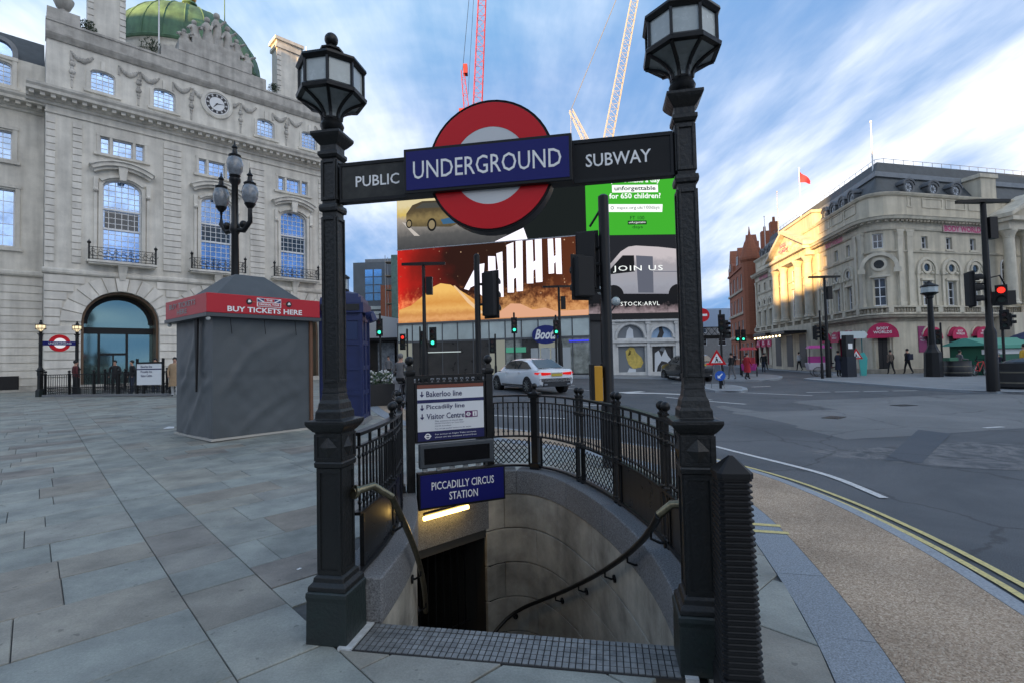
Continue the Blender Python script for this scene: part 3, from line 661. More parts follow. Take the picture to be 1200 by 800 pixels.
for b_ in BAY:
    nv = 13
    for k in range(nv):
        t0, t1 = PI * k / nv + .012, PI * (k + 1) / nv - .012; key = k == nv // 2; ro = RV + (.25 if key else 0)
        P = lambda r_, t: (b_ + r_ * math.cos(t), min(AS + r_ * math.sin(t), 7.22))
        MB().prism([P(AW, t0), P(AW, (t0 + t1) / 2), P(AW, t1), P(ro, t1), P(ro, (t0 + t1) / 2), P(ro, t0)], -.1 if not key else -.24, .01).build('keystone' if key else 'voussoir', STONE2, fire)
    # barrel of the arch and the glazed screen in it
    arch = MB().arc_ring(b_, AS, AW - .14, AW - .01, 0, PI, .25, 2.0, 18); arch.box(b_ - AW + .01, b_ - AW + .14, .25, 2.0, G0, AS); arch.box(b_ + AW - .14, b_ + AW - .01, .25, 2.0, G0, AS)
    arch.build('arch_reveal', mat('bronze_reveal', (.14, .085, .05), .5, .3), fire)
    sc_ = empty('glazed_screen'); sc_.parent = fire
    GRN = mat('greenish_glass', (.22, .34, .33), .06, .8); P = [(b_ - AW + .15, .4), (b_ - AW + .15, AS)] + [(b_ - (AW - .15) * math.cos(PI * i / 14), AS + (AW - .15) * math.sin(PI * i / 14)) for i in range(1, 14)] + [(b_ + AW - .15, AS), (b_ + AW - .15, .4)]
    MB().prism(P, 1.5, 1.52).build('glass', GRN, sc_)
    fm = MB(); fm.box(b_ - AW + .1, b_ + AW - .1, 1.4, 1.55, 3.85, 4.25); fm.arc_ring(b_, AS, AW - .38, AW - .12, 0, PI, 1.4, 1.56, 16)
    for x in (-1.0, .42): fm.box(b_ + x - .06, b_ + x + .06, 1.4, 1.55, .4, 3.85)
    fm.box(b_ - 1.0, b_ + .45, 1.42, 1.54, 2.5, 2.64); fm.box(b_ - .32, b_ - .24, 1.42, 1.54, .4, 2.5); fm.box(b_ - AW + .1, b_ + AW - .1, 1.42, 1.54, .3, .55); fm.build('screen_frame', BLACK, sc_)
MB().box(-.02, W + .02, -.16, 0.02, 0.1, .74).build('plinth', STONED, fire)
profile_run(fire, 'string_course', -.1, W + .1, [(.05, 7.25), (-.14, 7.27), (-.2, 7.36), (-.2, 7.5), (-.12, 7.6), (.05, 7.64)], STONE)
# quoined strips on the upper storeys
QZ0, QZ1, NQ = 8.0, 16.6, 21; hQ = (QZ1 - QZ0) / NQ
for a, b_ in ((0.02, .42), (1.2, 1.62), (5.75, 6.75), (11.05, 12.05), (16.18, 16.6), (17.38, 17.78)):
    me = MB().prism([(0, 0), (b_ - a, 0), (b_ - a, hQ - .05), (0, hQ - .05)], -.09, .01).mesh('quoin'); me.materials.append(STONE2)
    for k in range(NQ): piece('quoin', me, fire, (a, 0, QZ0 + k * hQ))
profile_run(fire, 'frieze_moulding', -.05, W + .05, [(.02, 16.75), (-.1, 16.78), (-.1, 16.86), (.02, 16.9)], STONE)
def bay_upper(b_):
    window(fire, b_ - .98, b_ + .98, 8.3, 13.5, .28, 6, 15, .55, fw=.08, bw=.035)
    for z in (10.35, 11.6): MB().box(b_ - .98, b_ + .98, .2, .3, z - .06, z + .06).build('transom', WFRAME, fire)
    dk = MB().box(b_ - .86, b_ + .86, .295, .305, 10.42, 11.5); dk.build('dark_glass_panel', GLASSD, fire)
    s_ = MB()                                       # architrave, scrolled brackets and segmental hood
    for sg in (-1, 1):
        s_.box(b_ + sg * 1.08 - .1, b_ + sg * 1.08 + .1, -.13, .02, 8.3, 13.1); s_.box(b_ + sg * 1.32 - .08, b_ + sg * 1.32 + .08, -.1, .02, 8.3, 12.6); s_.box(b_ + sg * 1.32 - .11, b_ + sg * 1.32 + .11, -.22, .02, 12.6, 13.4); s_.ball((b_ + sg * 1.32, -.16, 12.62), .14, 10, 8)
    s_.arc_ring(b_, 12.0, 1.6, 1.78, math.radians(50), math.radians(130), -.14, .02, 10)
    s_.build('window_surround', STONE, fire)
    hd = MB(); hd.arc_ring(b_, 11.55, 2.72, 2.95, math.radians(57), math.radians(123), -.45, .02, 12); hd.arc_ring(b_, 11.55, 2.55, 2.72, math.radians(57), math.radians(123), -.28, .02, 12); hd.arc_ring(b_, 11.55, 2.95, 3.03, math.radians(56.5), math.radians(123.5), -.55, .02, 12); hd.prism([(b_ - .16, 13.4), (b_ + .16, 13.4), (b_ + .26, 14.35), (b_ - .26, 14.35)], -.36, .0); hd.build('hood', STONE, fire)
    for a, c in ((-1.1, -.66), (-.5, .5), (.66, 1.1)): window(fire, b_ + a, b_ + c, 15.0, 16.05, .2, 1 if c - a < .6 else 3, 3, fw=.05)
    fr_ = MB(); fr_.box(b_ - 1.3, b_ + 1.3, -.07, .01, 16.06, 16.22); fr_.box(b_ - 1.42, b_ + 1.42, -.16, .02, 14.82, 14.98)
    for x in (-1.2, -.58, .58, 1.2): fr_.box(b_ + x - .07, b_ + x + .07, -.06, .01, 14.98, 16.06)
    fr_.build('window_band', STONE, fire)
    # balcony
    bal = empty('balcony'); bal.parent = fire
    pr_ = MB(); pr_.box(b_ - 1.75, b_ + 1.75, -.72, .02, 8.08, 8.2); pr_.box(b_ - 1.66, b_ + 1.66, -.62, .02, 7.98, 8.08); pr_.build('slab', STONE, bal)
    MB().loft([[(b_ - .25, -.55, 7.98), (b_ + .25, -.55, 7.98), (b_ + .25, .0, 7.98), (b_ - .25, .0, 7.98)], [(b_ - .2, -.36, 7.55), (b_ + .2, -.36, 7.55), (b_ + .2, 0, 7.55), (b_ - .2, 0, 7.55)], [(b_ - .14, -.28, 7.1), (b_ + .14, -.28, 7.1), (b_ + .14, 0, 7.1), (b_ - .14, 0, 7.1)]]).build('console', STONE, bal)
    ir = MB()
    for z in (8.24, 8.42, 8.95): ir.box(b_ - 1.66, b_ + 1.66, -.67, -.64, z, z + .035)
    for sg in (-1, 1): 
        for z in (8.24, 8.95): ir.box(b_ + sg * 1.65 - .015, b_ + sg * 1.65 + .015, -.66, .0, z, z + .035)
        ir.cbox(b_ + sg * 1.65, -.655, 8.2, 9.12, .045); ir.ball((b_ + sg * 1.65, -.655, 9.22), .1, 10, 8); ir.cyl((b_ + sg * 1.65, -.655, 9.3), (b_ + sg * 1.65, -.655, 9.42), .03, .005)
    ir.build('balcony_rails', IRON, bal)
    sc2 = MB()
    for k in range(9):
        x = b_ - 1.48 + k * .37; 
        if k in (0, 3, 5, 8): sc2.box(x - .02, x + .02, -.67, -.645, 8.24, 8.98)
        for r_, dz in ((.13, 8.58), (.09, 8.8)): sc2.arc_ring(x, dz, r_ - .025, r_, 0, 1.7 * PI, -.667, -.647, 10)
        sc2.arc_ring(x + .18, 8.7, .1, .125, .4 * PI, 2.1 * PI, -.667, -.647, 10)
    o = sc2.build('scrollwork', IRON, bal); o['kind'] = 'stuff'
for b_ in BAY: bay_upper(b_)
# main cornice with dentils, attic, parapet
def cornice(root, x0, x1, z, k=1., mt=STONE, d0=0.):
    profile_run(root, 'cornice', x0, x1, [(.05 + d0, z), (-.12, z + .05), (-.16, z + .18), (-.3, z + .22), (-.36, z + .42), (-.82 * k, z + .46), (-.86 * k, z + .62), (-.98 * k, z + .74), (-1.02 * k, z + .86), (.05 + d0, z + .98)], mt)
    me = MB().box(-.11, .11, -.66 * k, -.2, z + .26, z + .455).mesh('modillion'); me.materials.append(mt)
    n = int((x1 - x0) / .46)
    for i in range(n): piece('modillion', me, root, (x0 + (i + .5) * (x1 - x0) / n, 0, 0))
cornice(fire, -.85, W + .85, 17.2)
for a, b_ in AWIN:
    window(fire, a, b_, 18.85, 20.2, .22, 4, 5, .22, fw=.06, bw=.03)
    s_ = MB(); s_.box(a - .2, a - .02, -.06, .01, 18.7, 20.0); s_.box(b_ + .02, b_ + .2, -.06, .01, 18.7, 20.0); s_.box(a - .3, b_ + .3, -.14, .01, 18.62, 18.8); s_.box((a + b_) / 2 - .1, (a + b_) / 2 + .1, -.1, .01, 20.15, 20.75); s_.build('window_surround', STONE, fire)
# carved swags and drops
rs = random.Random(3)
def swag(x, z, wd):
    s_ = MB()
    for i in range(13):
        f = i / 12; xx = x - wd / 2 + wd * f; zz = z - .38 * math.sin(PI * f) + .05; r_ = .06 + .1 * math.sin(PI * f)
        s_.ball((xx, -.05, zz), r_ * rs.uniform(.85, 1.15), 7, 5, sy=.8)
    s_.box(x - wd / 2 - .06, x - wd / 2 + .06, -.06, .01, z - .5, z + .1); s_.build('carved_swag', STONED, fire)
def drop(x, z):
    s_ = MB()
    for i, (dz, r_) in enumerate(((0, .1), (-.22, .16), (-.5, .1), (-.72, .17), (-1.0, .1), (-1.2, .07))): s_.ball((x, -.05, z + dz), r_, 9, 6, sy=.7)
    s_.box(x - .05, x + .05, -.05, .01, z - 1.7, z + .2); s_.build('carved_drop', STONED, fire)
for x in (1.6, 3.9, 5.0, 6.8, 7.95, 9.85, 11.0, 13.2, 14.4, 16.5): swag(x, 20.75, 1.0)
for x in (1.15, 4.4, 7.35, 10.45, 13.7, 16.9): drop(x, 20.3)
ck = MB(); n = 40
ring = lambda r_, y_: [(8.9 + r_ * math.cos(2 * PI * j / n), y_, 20.2 + r_ * math.sin(2 * PI * j / n)) for j in range(n)]
ck.loft([ring(1.02, .01), ring(1.0, -.16), ring(.8, -.2), ring(.74, -.12)]); ck.build('clock_surround', STONE, fire)
cf = MB().loft([ring(.745, -.1), ring(.745, -.13)]).build('clock_face', mat('clock_face', (.7, .71, .72), .5), fire)
cd = MB().arc_ring(8.9, 20.2, .48, .7, 0, 2 * PI, -.137, -.131, 36); cd.build('chapter_ring', mat('clock_black', (.015, .015, .02), .5), cf)
cn = MB()
for h_ in range(12):
    a = PI / 2 - h_ * PI / 6
    for dd in (-.045, .045): 
        c_, s_ = math.cos(a + dd), math.sin(a + dd); px_, pz_ = -s_ * .018, c_ * .018
        cn.prism([(8.9 + c_ * .52 + px_, 20.2 + s_ * .52 + pz_), (8.9 + c_ * .66 + px_, 20.2 + s_ * .66 + pz_), (8.9 + c_ * .66 - px_, 20.2 + s_ * .66 - pz_), (8.9 + c_ * .52 - px_, 20.2 + s_ * .52 - pz_)], -.141, -.136)
cn.build('numerals', MATS['clock_face'], cf)
hn = MB()
for a, ln, w_ in ((math.radians(8), .56, .03), (math.radians(232), .42, .05)):
    c_, s_ = math.cos(a), math.sin(a); hn.prism([(8.9 - s_ * w_, 20.2 + c_ * w_), (8.9 + c_ * ln, 20.2 + s_ * ln), (8.9 + s_ * w_, 20.2 - c_ * w_), (8.9 - c_ * .1, 20.2 - s_ * .1)], -.15, -.142)
hn.build('clock_hands', MATS['clock_black'], cf)
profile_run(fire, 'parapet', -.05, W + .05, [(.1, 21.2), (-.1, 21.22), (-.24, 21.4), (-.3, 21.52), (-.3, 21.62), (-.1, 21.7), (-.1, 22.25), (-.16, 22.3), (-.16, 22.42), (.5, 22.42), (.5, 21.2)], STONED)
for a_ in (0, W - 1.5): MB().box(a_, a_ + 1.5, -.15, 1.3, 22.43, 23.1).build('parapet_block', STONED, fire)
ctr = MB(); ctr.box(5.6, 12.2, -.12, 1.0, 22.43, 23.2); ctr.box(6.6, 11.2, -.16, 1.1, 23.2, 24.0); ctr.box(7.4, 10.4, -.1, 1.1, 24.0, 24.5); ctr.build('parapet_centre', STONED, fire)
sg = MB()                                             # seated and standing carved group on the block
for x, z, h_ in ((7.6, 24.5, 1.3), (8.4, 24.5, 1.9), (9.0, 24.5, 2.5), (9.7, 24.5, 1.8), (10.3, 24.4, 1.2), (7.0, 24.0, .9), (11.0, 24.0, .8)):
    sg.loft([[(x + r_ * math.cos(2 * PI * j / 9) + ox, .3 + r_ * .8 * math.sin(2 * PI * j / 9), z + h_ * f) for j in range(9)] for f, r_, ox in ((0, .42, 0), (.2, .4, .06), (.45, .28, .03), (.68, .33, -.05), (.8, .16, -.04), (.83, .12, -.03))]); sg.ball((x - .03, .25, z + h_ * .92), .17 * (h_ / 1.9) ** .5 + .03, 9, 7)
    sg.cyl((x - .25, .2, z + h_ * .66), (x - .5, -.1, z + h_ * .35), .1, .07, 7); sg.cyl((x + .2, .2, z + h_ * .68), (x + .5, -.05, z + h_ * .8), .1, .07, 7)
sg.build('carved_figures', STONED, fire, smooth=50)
# drum, dome, lantern, chimneys, urn, flagstaffs
DX, DY = 8.9, 8.2; DR = 5.35
MB().lathe(DX, DY, [(21.4, DR + .1), (24.6, DR + .1), (24.7, DR + .4), (25.0, DR + .45), (25.05, DR - .05), (25.6, DR - .1), (25.7, DR)], 48).build('drum', STONE, fire, smooth=30)
dm = MB().lathe(DX, DY, [(25.7, DR + .15), (25.85, DR + .2), (26.0, DR + .02)] + [(26.0 + 4.9 * math.sin(PI / 2 * k / 14), (DR) * math.cos(PI / 2 * k / 14)) for k in range(1, 14)] + [(30.95, .2)], 48).build('dome', COPPER, fire, smooth=40)
rb = MB()
for k in range(24):
    a = 2 * PI * k / 24; rb.tube([(DX + (DR + .01) * math.cos(PI / 2 * q / 10) * math.cos(a), DY + (DR + .01) * math.cos(PI / 2 * q / 10) * math.sin(a), 26.0 + 4.91 * math.sin(PI / 2 * q / 10)) for q in range(10)], .05, 4)
rb.build('dome_ribs', COPPER, dm)
MB().lathe(DX, DY, [(30.85, .75), (31.1, .7), (31.2, .5), (31.7, .42), (31.8, .6), (31.95, .55), (32.0, .2)], 20).build('dome_cap', COPPER, fire, smooth=40)
MB().ball((DX, DY, 32.5), .5, 16, 10).build('gilded_ball', mat('gilding', (.55, .32, .09), .35, .8), fire, smooth=60)
def chimney(x, y, zt):
    c_ = MB(); c_.box(x - .95, x + .95, y - .6, y + .6, 21.4, zt); c_.box(x - 1.08, x + 1.08, y - .72, y + .72, zt, zt + .25); c_.box(x - .98, x + .98, y - .64, y + .64, zt + .25, zt + .6); c_.box(x - 1.15, x + 1.15, y - .8, y + .8, zt + .6, zt + .85)
    o = c_.build('chimney', STONE, fire)
    me = MB().box(-.16, .16, -.06, .0, 0, .34).mesh('quoin'); me.materials.append(STONE2)
    for k in range(11):
        for sg_ in (-.82, .82): piece('quoin', me, o, (x + sg_, y - .6, 22.6 + k * .42))
chimney(2.9, 2.0, 27.6); chimney(14.7, 2.6, 27.4)
MB().lathe(.75, .55, [(23.1, .42), (23.3, .42), (23.35, .2), (23.5, .16), (23.6, .34), (24.0, .5), (24.15, .52), (24.2, .42), (24.3, .3), (24.45, .32), (24.5, .1)], 18).build('urn', STONED, fire, smooth=40)
for x, z1 in ((5.6, 28.5), (15.6, 27.6), (9.6, 29.2)): MB().cyl((x, .7, 22.4), (x, .7, z1), .055, .03, 8).build('flagstaff', PAINTW if x < 9 or x > 12 else COPPER, fire)
LEAF = mat('shrub_leaf', (.035, .055, .025), .7)
rs = random.Random(8)
for x, y_, z, r_ in ((1.9, .6, 22.9, .5), (5.1, .4, 22.9, .75), (12.9, .3, 22.9, .45)):    # buddleia rooted on the parapet
    lf_ = MB()
    for k in range(240):
        a, e_ = rs.uniform(0, 2 * PI), rs.uniform(-.4, 1.4); q = r_ * rs.random() ** .5; c_ = Vector((x + q * math.cos(a) * math.cos(e_), y_ + q * math.sin(a) * math.cos(e_), z + q * math.sin(e_)))
        d1 = Vector((rs.uniform(-1, 1), rs.uniform(-1, 1), rs.uniform(-1, 1))).normalized() * .1; d2 = d1.orthogonal().normalized() * .04
        lf_.add([c_ - d1, c_ + d2, c_ + d1, c_ - d2], [(0, 1, 2, 3)])
    for k in range(6): a = rs.uniform(0, 6); lf_.cyl((x, y_, 22.4), (x + .5 * r_ * math.cos(a), y_ + .5 * r_ * math.sin(a), z + r_ * .6), .02, .008, 4)
    tag(lf_.build('parapet_shrub', LEAF, fire), kind='stuff')
# ---------------------------------------------------------------- wing set back on the left, then the unseen sun blockers
def wing(name, origin, deg, length, label, zc=17.2, zt=21.0, bays=3, cat='building', roof=True, extra_depth=9):
    wg = empty(name, (origin[0], origin[1], 0), deg, label, cat)
    ops = []; st = length / bays
    for k in range(bays):
        c_ = (k + .5) * st
        ops += [(c_ - .75, c_ + .75, 9.0, 12.4), (c_ - .6, c_ + .6, 14.2, 15.9)]
        if zt - zc > 3: ops.append((c_ - .55, c_ + .55, zc + 1.5, zc + 2.9, .2))
        if k < bays - 1: ops.append((c_ - 1.3, c_ + 1.3, .8, 5.6))
    w_ = wall_face(MB(), 0, length, .1, zt, ops, .4); w_.box(0, length, extra_depth, extra_depth + .3, .1, zt)
    for x in (0, length): w_.add([(x, 0, .1), (x, extra_depth, .1), (x, extra_depth, zt), (x, 0, zt)], [(0, 1, 2, 3)])
    w_.add([(0, 0, zt), (length, 0, zt), (length, extra_depth, zt), (0, extra_depth, zt)], [(0, 1, 2, 3)]); w_.build('wall', STONE, wg, fix=False)
    for o in ops:
        big = o[1] - o[0] > 2
        window(wg, o[0], o[1], o[2], o[3], .25, 3 if not big else 2, 5 if not big else 2, o[4] if len(o) > 4 else 0, frame=WDARK if big else WFRAME, glass=GLASSD if big else GLASSB)
        if not big:
            s_ = MB(); s_.box(o[0] - .22, o[0] - .02, -.07, .01, o[2] - .1, o[3] + .1); s_.box(o[1] + .02, o[1] + .22, -.07, .01, o[2] - .1, o[3] + .1); s_.box(o[0] - .34, o[1] + .34, -.15, .01, o[2] - .28, o[2] - .1); s_.box(o[0] - .26, o[1] + .26, -.1, .01, o[3] + .1, o[3] + .3); s_.build('window_surround', STONE, wg)
    cornice(wg, 0, length, zc, .95)
    profile_run(wg, 'string_course', 0, length, [(.05, 7.25), (-.14, 7.27), (-.2, 7.36), (-.2, 7.5), (-.12, 7.6), (.05, 7.64)], STONE)
    for k in range(14):
        z0 = .75 + k * .46; x = 0
        for o in [q for q in ops if q[1] - q[0] > 2] + [(length, length, 0, 0)]:
            top = z0 if z0 < 5.6 else None
            if top is None and o[0] < length: continue
            MB().prism([(x + .01, z0), (o[0] - .01, z0), (o[0] - .01, z0 + .4), (x + .01, z0 + .4)], -.06, .01).build('stone_course', STONE2, wg); x = o[1]
    MB().box(0, length, -.1, .02, .05, .7).build('plinth', STONED, wg)
    if roof:
        rf_ = MB().prism([(0, 0), (1, 0), (1, 1)], 0, 0.01); mbr = MB().loft([[(x, .4, zt), (x, 2.6, zt + 2.6), (x, extra_depth - .5, zt + 2.6), (x, extra_depth, zt)] for x in (0, length)]); ro = mbr.build('roof', SLATE, wg)
        for k in range(bays):
            c_ = (k + .5) * st; dm_ = MB(); dm_.arc_ring(c_, zt + .6, .55, .8, 0, PI, .5, 2.0, 10); dm_.box(c_ - .8, c_ - .55, .5, 2.0, zt, zt + .6); dm_.box(c_ + .55, c_ + .8, .5, 2.0, zt, zt + .6); dm_.build('dormer', LEAD, ro)
            MB().box(c_ - .56, c_ + .56, .7, .74, zt + .05, zt + 1.1).build('dormer_glass', GLASSB, ro)
    return wg
fd = Vector((math.cos(math.radians(FD)), math.sin(math.radians(FD)))); fn = Vector((-fd.y, fd.x))
wo = FO + fn * 2.2 - fd * 8.0
wing('stone_wing', wo, FD, 8.0 - .01, 'stone wing set back left of the domed building, with slate roof', bays=2, zt=20.4)
MB().box(5.6, 7.0, -.12, -.04, .55, 1.35).build('cellar_grille', MATTE, [o for o in col.objects if o.name == 'stone_wing'][0])
# unseen blocks added to keep low sun off the square and shape its patch
def block(name, p0, p1, z, label, depth=10, mt=STONE):
    p0, p1 = Vector(p0), Vector(p1); d_ = p1 - p0; b0 = empty(name, (p0.x, p0.y, 0), math.degrees(math.atan2(d_.y, d_.x)), label, 'building'); ln = d_.length; ops = []
    for fl in range(int((z - 3) / 4)):
        for k in range(int(ln / 4.5)): ops.append((k * 4.5 + 1.4, k * 4.5 + 3.1, 1.5 + fl * 4, 4.0 + fl * 4))
    w_ = wall_face(MB(), 0, ln, -.3, z, ops, .4); w_.box(0, ln, .55, depth, -.3, z - .02); w_.build('wall', mt, b0, fix=False)
    g = MB()
    for o in ops: g.box(o[0], o[1], .3, .35, o[2], o[3])
    tag(g.build('window_glass', GLASSB, b0), kind='stuff')
    profile_run(b0, 'cornice', 0, ln, [(.2, z - 1.2), (-.2, z - 1.1), (-.8, z - .6), (-.9, z - .2), (.2, z)], mt)
    return b0

Qb = Vector((-53.7, -43.0)); vb = Vector((.75, -.66)).normalized()
block('tall_sun_blocker', Qb - vb * 2.7, Qb - vb * 75, 33, 'added unseen tall stone block shading the square from beyond the left edge')
block('low_sun_blocker', Qb + vb * 3.4, Qb - vb * 2.7, 16.2, 'added unseen lower stone block that lets the low sun patch through')
block('long_sun_blocker', Qb + vb * 90, Qb + vb * 3.4, 25.5, 'added unseen long stone block shading the square from behind the viewer')
# ================================================================ cream corner building on the right
def poffs(P, d):                                        # offset that turns to a sharp mitre where the corner radius is used up
    if d < .9 or len(P) < 20: return offs(P, d)
    o = offs(P, d); a0, a1 = o[0], o[2]; b0, b1 = o[-1], o[-3]; da, db = a1 - a0, b1 - b0
    t = ((b0.x - a0.x) * db.y - (b0.y - a0.y) * db.x) / (da.x * db.y - da.y * db.x); X = a0 + da * t; lo = offs(P, .9); k = len(P)
    for i in range(4, k - 3): o[i] = X + (lo[i] - X) * max(0, (1.8 - d)) * .3
    return o
def sweep(root, name, P, prof, mt, smooth=0):           # prof of (depth into building, z) along a plan path; capped
    mb = MB(); rings = []
    cols_ = [poffs(P, y_) for y_, _ in prof]
    for i in range(len(P)): rings.append([(cols_[k][i].x, cols_[k][i].y, prof[k][1]) for k in range(len(prof))])
    return mb.loft(rings).build(name, mt, root, smooth=smooth)
PA0 = Vector((30.925, 63.15)); dL = Vector((-.167, -.986)).normalized(); LWL = 25.3; PA = PA0 + dL * LWL
PB = Vector((28.9, 36.8)); dR = Vector((.971, .239)).normalized(); RWL = 26.; CT = Vector((26.36, 36.18))
bez = [PA * (1 - t) ** 2 + CT * 2 * t * (1 - t) + PB * t * t for t in [i / 12 for i in range(13)]]
PATH = [PA0] + [PA0 + dL * (LWL * i / 4) for i in range(1, 4)] + bez + [PB + dR * (RWL * i / 3) for i in range(1, 4)]
pav = empty('corner_building', (PB.x, PB.y, 0), 0, 'cream stone corner building with rounded end, pink awnings and slate mansard roof', 'building')
pinv = Matrix.Translation(Vector((-PB.x, -PB.y, 0)))
def adopt(tmp):
    M = frame(tmp.location, math.degrees(tmp.rotation_euler.z))
    for ch in list(tmp.children):
        mb_ = ch.matrix_basis.copy(); ch.parent = pav; ch.matrix_basis = pinv @ M @ mb_
    bpy.data.objects.remove(tmp)
PINK = mat('pink_awning', (.5, .012, .085), .55, var=.2, vs=3); PINKT = mat('pink_sign', (.55, .06, .19), .5)
DARKIN = mat('dark_interior', (.03, .026, .026), .5)
def awning(tmp, c_, z0, r_):
    a = empty('awning'); a.parent = tmp
    rings = []
    for i in range(7):
        e_ = PI / 2 * i / 6; rings.append([(c_ - r_ * math.cos(e_ * .0) * math.cos(PI * j / 10) * 1.0, -.02 - .42 * math.cos(e_) * math.sin(PI * j / 10) ** .7, z0 + (r_ * math.sin(PI * j / 10)) * (.12 + .88 * math.sin(e_))) for j in range(11)])
    mb = MB(); n = 11
    mb.add([p for r__ in rings for p in r__], [(i * n + j, i * n + j + 1, (i + 1) * n + j + 1, (i + 1) * n + j) for i in range(6) for j in range(10)])
    mb.prism([(c_ - r_, z0 - .16), (c_ + r_, z0 - .16), (c_ + r_, z0 + .02), (c_ - r_, z0 + .02)], -.44, -.41)
    mb.prism([(c_ + r_ * math.cos(PI * i / 12), z0 + r_ * math.sin(PI * i / 12)) for i in range(13)], -.41, -.38)
    mb.build('canopy', PINK, a, smooth=50)
    text('BODY\nWORLDS', c_, z0 + r_ * .42, -.45, SIGNW, a, w=r_ * 1.15, h=r_ * .5, bold=.02)
def pav_bays(tmp, length, big, small_at=None, arch_r=.72):
    ops = []
    for c_ in big: ops += [(c_ - .52, c_ + .52, .35, 3.25, .5), (c_ - .42, c_ + .42, 4.95, 6.75), (c_ - .3, c_ + .3, 9.2, 10.1)]
    wl_ = wall_face(MB(), 0, length, -.1, 13.2, ops, .35); wl_.build('wall', CREAM, tmp, fix=False)
    for c_ in big:
        window(tmp, c_ - .52, c_ + .52, .35, 3.25, .25, 1, 1, .5, frame=mat('pink_frame', (.3, .012, .06), .5), glass=DARKIN, fw=.06)
        awning(tmp, c_, 2.6, .72)
        window(tmp, c_ - .42, c_ + .42, 4.95, 6.75, .2, 2, 3, frame=WFRAME, glass=GLASSD, fw=.06, bw=.05)
        window(tmp, c_ - .3, c_ + .3, 9.2, 10.1, .2, 2, 2, frame=WFRAME, glass=GLASSD, fw=.05, bw=.04)
        s_ = MB(); s_.arc_ring(c_, 7.55, arch_r, arch_r + .2, 0, PI, -.14, .01, 14); s_.arc_ring(c_, 7.55, arch_r - .14, arch_r - .02, 0, PI, -.06, .01, 14)
        for sg in (-1, 1): s_.box(c_ + sg * (arch_r + .1) - .14, c_ + sg * (arch_r + .1) + .14, -.17, .01, 7.25, 7.55); s_.box(c_ + sg * (arch_r + .08) - .1, c_ + sg * (arch_r + .08) + .1, -.1, .01, 4.9, 7.25)
        s_.build('arch_moulding', CREAM2, tmp)
        oc = MB(); oc.arc_ring(c_, 7.75, .3, .46, 0, 2 * PI, -.1, .01, 18); o = oc.build('oculus', CREAM2, tmp)
        MB().arc_ring(c_, 7.75, .0, .3, 0, 2 * PI, -.02, .012, 18).build('oculus_glass', GLASSD, o)
        hd = MB(); hd.box(c_ - .6, c_ + .6, -.14, .01, 6.8, 6.95); hd.box(c_ - .42, c_ + .42, -.1, .01, 9.02, 9.16); hd.arc_ring(c_, 2.75, .6, .74, 0, PI, -.08, .01, 12)
        for sg in (-1, 1): hd.ball((c_ + sg * .52, -.05, 7.35), .13, 8, 6); hd.box(c_ + sg * .48 - .05, c_ + sg * .48 + .05, -.06, .01, 4.95, 6.75)
        tag(hd.build('window_trim', CREAM2, tmp), kind='stuff')
def pilaster(tmp, c_, w_=.34, z0=4.9, z1=10.5, d_=.16):
    p = MB(); p.box(c_ - w_ / 2, c_ + w_ / 2, -d_, .01, z0 + .3, z1 - .5); p.box(c_ - w_ * .65, c_ + w_ * .65, -d_ - .06, .01, z0, z0 + .3); p.loft([[(c_ - w_ * a, -d_ - .02 - .1 * (a - .5), z), (c_ + w_ * a, -d_ - .02 - .1 * (a - .5), z), (c_ + w_ * a, 0, z), (c_ - w_ * a, 0, z)] for z, a in ((z1 - .5, .52), (z1 - .2, .62), (z1 - .12, .78), (z1, .78))]); p.build('pilaster', CREAM2, tmp)
def fcolumn(tmp, c_, y_=-.35, r_=.3, z0=4.9, z1=10.5):
    MB().lathe(c_, y_, [(z0, r_ * 1.35), (z0 + .12, r_ * 1.35), (z0 + .2, r_ * 1.1), (z0 + .3, r_ * 1.15), (z0 + .36, r_), (z0 + 2, r_ * .99), (z1 - .6, r_ * .86), (z1 - .56, r_ * .98), (z1 - .5, r_ * .88), (z1 - .3, r_ * 1.1), (z1 - .16, r_ * 1.3), (z1 - .1, r_ * 1.4), (z1, r_ * 1.4)], 16).build('column', CREAM2, tmp, smooth=40)
# left wing
tl = empty('tmp', (PA0.x, PA0.y, 0), math.degrees(math.atan2(dL.y, dL.x)))
pav_bays(tl, LWL, (1.2, 3.2, 5.2, 19.4, 21.5, 23.5), arch_r=.68)
for c_ in (.15, 6.6, 18.1, 24.9): pilaster(tl, c_)
# portico with giant columns and pediment
pb = MB(); pb.box(7.2, 17.8, -.75, .01, .0, 4.3); pb.build('portico_base', CREAM, tl)
for c_ in (8.2, 10.6, 14.4, 16.8): fcolumn(tl, c_, -.42, .36, 4.95, 10.6)
for c_ in (9.4, 12.5, 15.6):
    window(tl, c_ - .55, c_ + .55, 5.2, 8.0, -.03, 2, 4, glass=GLASSD); window(tl, c_ - .5, c_ + .5, 8.6, 10.0, -.03, 2, 2, glass=GLASSD)
    MB().box(c_ - .8, c_ + .8, -.16, .0, 8.1, 8.35).build('window_hood', CREAM2, tl)
for c_ in (9.2, 12.5, 15.8):
    MB().box(c_ - .8, c_ + .8, -.77, -.74, .3, 3.4).build('doorway', DARKIN, tl)
en = MB(); en.box(7.3, 17.7, -.85, .01, 10.6, 11.2); en.box(7.1, 17.9, -1.2, .01, 11.2, 11.5); en.build('entablature', CREAM2, tl)
pd = MB(); pd.prism([(7.1, 11.5), (17.9, 11.5), (12.5, 13.7)], -.7, .6); pd.build('pediment', CREAM, tl)
for a, b_ in (((6.95, 11.5), (12.5, 13.75)), ((12.5, 13.75), (18.05, 11.5))):
    MB().prism([a, b_, (b_[0], b_[1] + .34), (a[0], a[1] + .34)], -1.2, .6).build('raking_cornice', CREAM2, tl)
